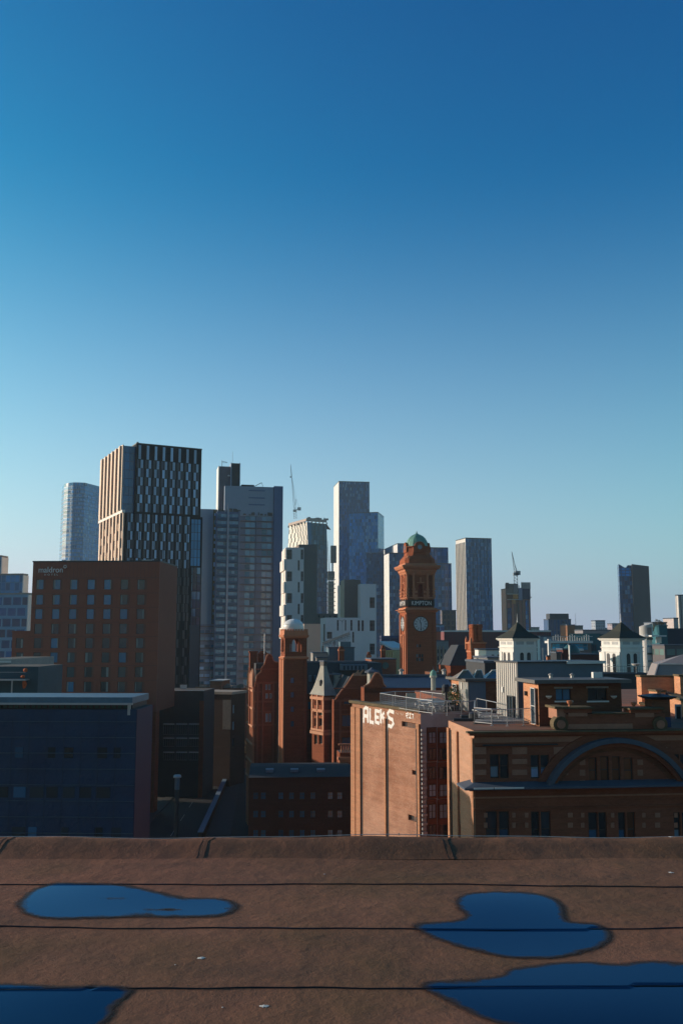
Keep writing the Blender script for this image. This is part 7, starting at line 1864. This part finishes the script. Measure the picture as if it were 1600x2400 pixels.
# teal buildings
m_teal = pm('teal_render', (.012,.13,.17), .6, var=.12, scale=.15); m_teal2 = pm('deep_teal_render', (.010,.09,.14), .6, var=.12, scale=.15)
b = blk('teal_building', 'bright teal rendered building left of the right belfry', 1377, 1404, 262, 1487, m_teal, D=14, roof=m_teal); r = b.rects([(1380,1396,1511,1526)])[0]
for k in range(4): MB().box(r[0]+k*.55,r[0]+.25+k*.55,-.1,-.001,r[2],r[3]).build('slit_window', m_dark, b.root)
b = blk('deep_teal_wing', 'deeper teal wing with grey infill touching the right belfry', 1404, 1432, 264, 1489, m_teal2, D=12, roof=m_teal2); r = b.rects([(1406,1431,1507,1550)])[0]; MB().box(r[0],r[1],-.1,-.001,r[2],r[3]).build('grey_infill', m_gs, b.root); MB().box(0,b.W,-.2,-.101,r[3],r[3]+.25).build('ledge', m_white, b.root)
b = blk('white_stair_column', 'small white round stair column below the teal wing', 1409, 1418, 150, 1528, m_litclad, D=1, cat='column')
# cylinder topped white building
c = at(1512,1468,225); tt = thing('drum_topped_building', 'white building topped by a slanted cylindrical drum on a disc, right of the right belfry', 'building', (c.x, c.y, 0), 0)
s = 225/F; rd = 15*s
m = MB(); N = 24; zt0 = at(1512,1497,225).z-36+36
z_disc = at(1512,1489,225).z
prof_t = []
for k in range(N):
    an = 2*math.pi*k/N; m.v.append((rd*math.cos(an), rd*math.sin(an), z_disc))
for k in range(N):
    an = 2*math.pi*k/N; x_ = rd*math.cos(an); m.v.append((x_, rd*math.sin(an), at(1512,1462.5,225).z + (x_/rd)*4.5*s - .2))
m.f = [(k,(k+1)%N,N+(k+1)%N,N+k) for k in range(N)] + [tuple(range(N,2*N))]
m.build('drum', pm('drum_white', (.46,.46,.45), .7, var=.05), tt, smooth=False)
MB().box(rd*-.1,rd*.55,-rd*1.03,-rd*.6,z_disc+.15,z_disc+18*s).build('drum_window', m_gs, tt)
MB().lathe(0,0,[(17*s,z_disc-.35),(17.5*s,z_disc-.1),(17*s,z_disc+.08)],24).box(0,34*s,-4,4,z_disc-.3,z_disc).build('disc', m_white, tt)
MB().lathe(0,0,[(13*s,0),(13*s,z_disc-.36)],20).build('column', m_litclad, tt)
for k in range(4): MB().box(-3*s,11*s,-13.6*s,-9*s,z_disc-(10+k*17)*s,z_disc-(1+k*17)*s-.5).build('window', m_gpale if k % 2 else m_ggreen, tt)
MB().box(12*s,34*s,-2,6,0,z_disc-20*s).build('teal_wing', m_teal2, tt); MB().box(15.5*s,27*s,-2.2,-2.01,z_disc-18*s,z_disc-4*s).box(27*s,28*s,-2.2,-2.01,z_disc-18*s,z_disc-4*s).build('window_frame', m_litclad, tt)
b = blk('teal_tower', 'narrow teal tower with a shrubby roof right of the white drum', 1543, 1562, 228, 1468, m_teal, D=8, roof=m_teal)
m = MB(); q_ = random.Random(2); bx = b
tp = thing('rooftop_shrubs', 'brownish shrubs growing on the roof beside the teal tower', 'shrubs', (bx.O.x, bx.O.y, bx.top+.3))
for k in range(900):
    u_ = q_.uniform(-1.9,1.3); c_ = Vector((u_, q_.uniform(0,1.5), q_.uniform(0,1.0)*(1.6-abs(u_+.3)*.6)-max(0,-u_-.4)*1.6)); a_ = Vector((q_.gauss(0,1),q_.gauss(0,1),q_.gauss(0,1))).normalized()*.10; b_ = Vector((q_.gauss(0,1),q_.gauss(0,1),q_.gauss(0,1))).normalized()*.08
    m.add([c_-a_,c_+b_,c_+a_,c_-b_],[(0,1,2,3)])
m.build('foliage', pm('brown_foliage', (.10,.09,.05), .8, var=.5), tp); MB().bar((0,.8,-.5),(0,.8,.6),.08).bar((-1,.8,-2),(-1,.8,.2),.08).build('stem', m_timber, tp)
blk('pale_far_box', 'pale grey box behind the rooftop shrubs', 1528, 1561, 300, 1460, pm('pale_grey_box', (.32,.36,.40), .8), D=6)
b = blk('navy_terrace_block', 'dark navy terraced block right of the teal tower', 1561, 1640, 235, 1475, pm('navy_render', (.02,.035,.07), .6), D=10); MB().box(0,b.W,-2.5,-.01,b.top-5.5,b.top-4.8).build('terrace', m_concrete, b.root)
blk('grey_green_terrace', 'low grey terrace with green glazing near the right edge', 1556, 1640, 215, 1513, facade('terrace_glass', (.10,.16,.15), (.10,.09,.10), 2.4, 3.0, .2, .55), D=6)
b = blk('white_fluted_tower', 'white fluted office tower cut off by the right edge', 1586, 1660, 480, 1396, facade('fluted_white', (.16,.17,.18), (.60,.57,.54), 1.9, 60, .55, .01), ps=1581); 
m = MB()
for k in range(10): x = k*1.9; m.box(x,x+.8,-.7,-.01,0,b.top)
m.build('flute', pm('flute_white', (.60,.57,.54), .7), b.root)
blk('pink_slim_block', 'slim pinkish block left of the white fluted tower', 1577, 1588, 430, 1450, pm('pinkish_render', (.50,.44,.44), .8), D=10); blk('orange_red_block', 'orange red block below the white fluted tower at the right edge', 1590, 1640, 250, 1487, pm('orange_red', (.48,.12,.06), .7), D=8)
# --- dark split tower
f_split = facade('split_glass', (.02,.06,.10), (.03,.05,.07), 1.8, 3.3, .12, .1, pale=.12)
m_graph = pm('graphite_cladding', (.085,.09,.105), .4, var=.22, scale=.02)
Ys = 690; zt_ = at(1449,1322,Ys).z
b = Bld('split_tower', 'dark graphite tower with a notched top and blue glass left half, at right', 'skyscraper', 1479.5, 1519, Ys, 1322, yaw=-12, D=24)
W_ = b.W; b.root['label'] = 'dark graphite tower with a notched top and blue glass left half, at right'
zr = b.P(1519,1327)[1]
MB().add([(0,0,0),(W_,0,0),(W_,18,0),(0,18,0),(0,0,b.top),(W_,0,zr),(W_,18,zr),(0,18,b.top)],[(0,1,5,4),(1,2,6,5),(2,3,7,6),(3,0,4,7),(4,5,6,7)]).build('solid_half', m_graph, b.root)
xl, zl_ = b.P(1448.5,1322, off=-2); xl2, zn = b.P(1465,1330, off=-2)
MB().sheet_y([(xl,0),(-.1,0),(-.1,b.P(1478,1325)[1]),(xl*.30,b.P(1472,1324)[1]),(xl*.42,zn),(xl*.55,zn),(xl,zl_)], 2, 16).build('glass_half', f_split, b.root)
r0 = b.rects([(1450,1478,1331,1350)])[0]; MB().box(r0[0]-.2,r0[1],1.7,1.99,r0[2],r0[3]).build('top_glazing', facade('split_top', (.05,.17,.28), (.05,.08,.1), 3.0, 2.2, .12, .15, lo=.7, hi=1.5), b.root)
# --- things on the hotel roofs: teal plant box, angled sculpture, turbine
b = blk('teal_plant_box', 'blue grey plant enclosure behind the round topped chimney', 770, 830, 222, 1519, pm('blue_plant', (.07,.14,.19), .6, var=.2), D=5); MB().box(b.W*.45,b.W*.87,.2,4,b.top,b.P(810,1504)[1]).build('upper_box', pm('blue_plant2', (.09,.17,.22), .6), b.root)
blk('stepped_plant', 'pale stepped roof plant left of the teal enclosure', 733, 772, 223, 1531, m_concrete, D=5); blk('dark_plant', 'dark lump of roof plant above the spire top', 742, 768, 218, 1542, m_gs, D=2)
c = at(790,1500,226); tt = thing('antenna_array', 'slanting grey lattice antenna array against the white apartment block', 'antenna', (c.x, c.y, c.z), R(8)); m = MB(); s = 226/F; q_ = random.Random(6)
for k in range(5): m.bar((-34*s,k*.3,-11*s+k*.12),(30*s,k*.3,13*s+k*.12),.12)
for k in range(26): x = (-34+k*2.5)*s; y0 = x*.375; m.bar((x,0,y0-.3),(x+q_.uniform(-.2,.6),1.2,y0+q_.uniform(.2,.9)),.10); m.bar((x,0,y0),(x+.2,0,y0-q_.uniform(.3,1.1)),.07)
m.build('lattice', m_concrete, tt); MB().bar((-6*s,.5,-22*s),(-6*s,.5,-2*s),.28).bar((-14*s,.5,-22*s),(-6*s,.5,-4*s),.12).bar((4*s,.5,-22*s),(-4*s,.5,-4*s),.12).build('support', m_concrete, tt)
c = at(802,1456,228); tt = thing('small_wind_turbine', 'small three bladed wind turbine on a slim mast before the white block', 'wind turbine', (c.x, c.y, c.z)); m = MB()
MB().bar((0,0,0),(0,0,-34*s),.06).build('mast', m_steel, tt)
for an in (-70, 50, 180): m = MB().bar((0,-.1,0),(9*s*math.sin(R(an)),-.1,9*s*math.cos(R(an))),.11,4,.03); m.build('blade', m_dark, tt)
# --- distant low roofscape filling the haze band
q_ = random.Random(12); mats_ = [facade('far%d' % k, tuple(c*.5 for c in col), col, 3.0, 3.2, .4, .4) for k, col in enumerate(((.22,.2,.2),(.3,.29,.28),(.16,.12,.11),(.24,.27,.3)))]
for k in range(50):
    Yd = q_.uniform(450,1900); px = q_.uniform(-60,1680); p = at(px,1490,Yd); h = q_.uniform(8,26) + (Yd > 1000)*q_.uniform(0,9); w_ = q_.uniform(14,45)
    ci = q_.randrange(4); nm_ = ('dull brownish grey','pale warm grey','dark brown','cool blue grey')[ci]
    tt = thing('low_city_block', nm_ + (' low city block far off in the hazy band along the horizon' if Yd > 1000 else ' low city block between the nearer roofs and the horizon'), 'building', (p.x,p.y,0), R(q_.uniform(-10,15)), nm_ + ' low blocks towards the horizon')
    MB().box(0,w_,0,w_*.7,0,h).box(w_*.3,w_*.6,3,8,h,h+2.5).build('wall', mats_[ci], tt)
# ------------------------------------------------------------------ haze
if HAZE:
    hz = MB().box(-3800,3800,-2400,5200,-1,226).build('haze', pm('haze_tmp',(1,1,1)))
    hm = bpy.data.materials.new('haze_air'); hm.use_nodes = True; nt = hm.node_tree; nt.nodes.clear()
    pv = nt.nodes.new('ShaderNodeVolumePrincipled'); pv.inputs['Color'].default_value = (.66,.87,.98,1); pv.inputs['Density'].default_value = HAZE; pv.inputs['Anisotropy'].default_value = .3
    ou = nt.nodes.new('ShaderNodeOutputMaterial'); nt.links.new(pv.outputs[0], ou.inputs['Volume'])
    hz.data.materials.clear(); hz.data.materials.append(hm); tag(hz, kind='stuff')
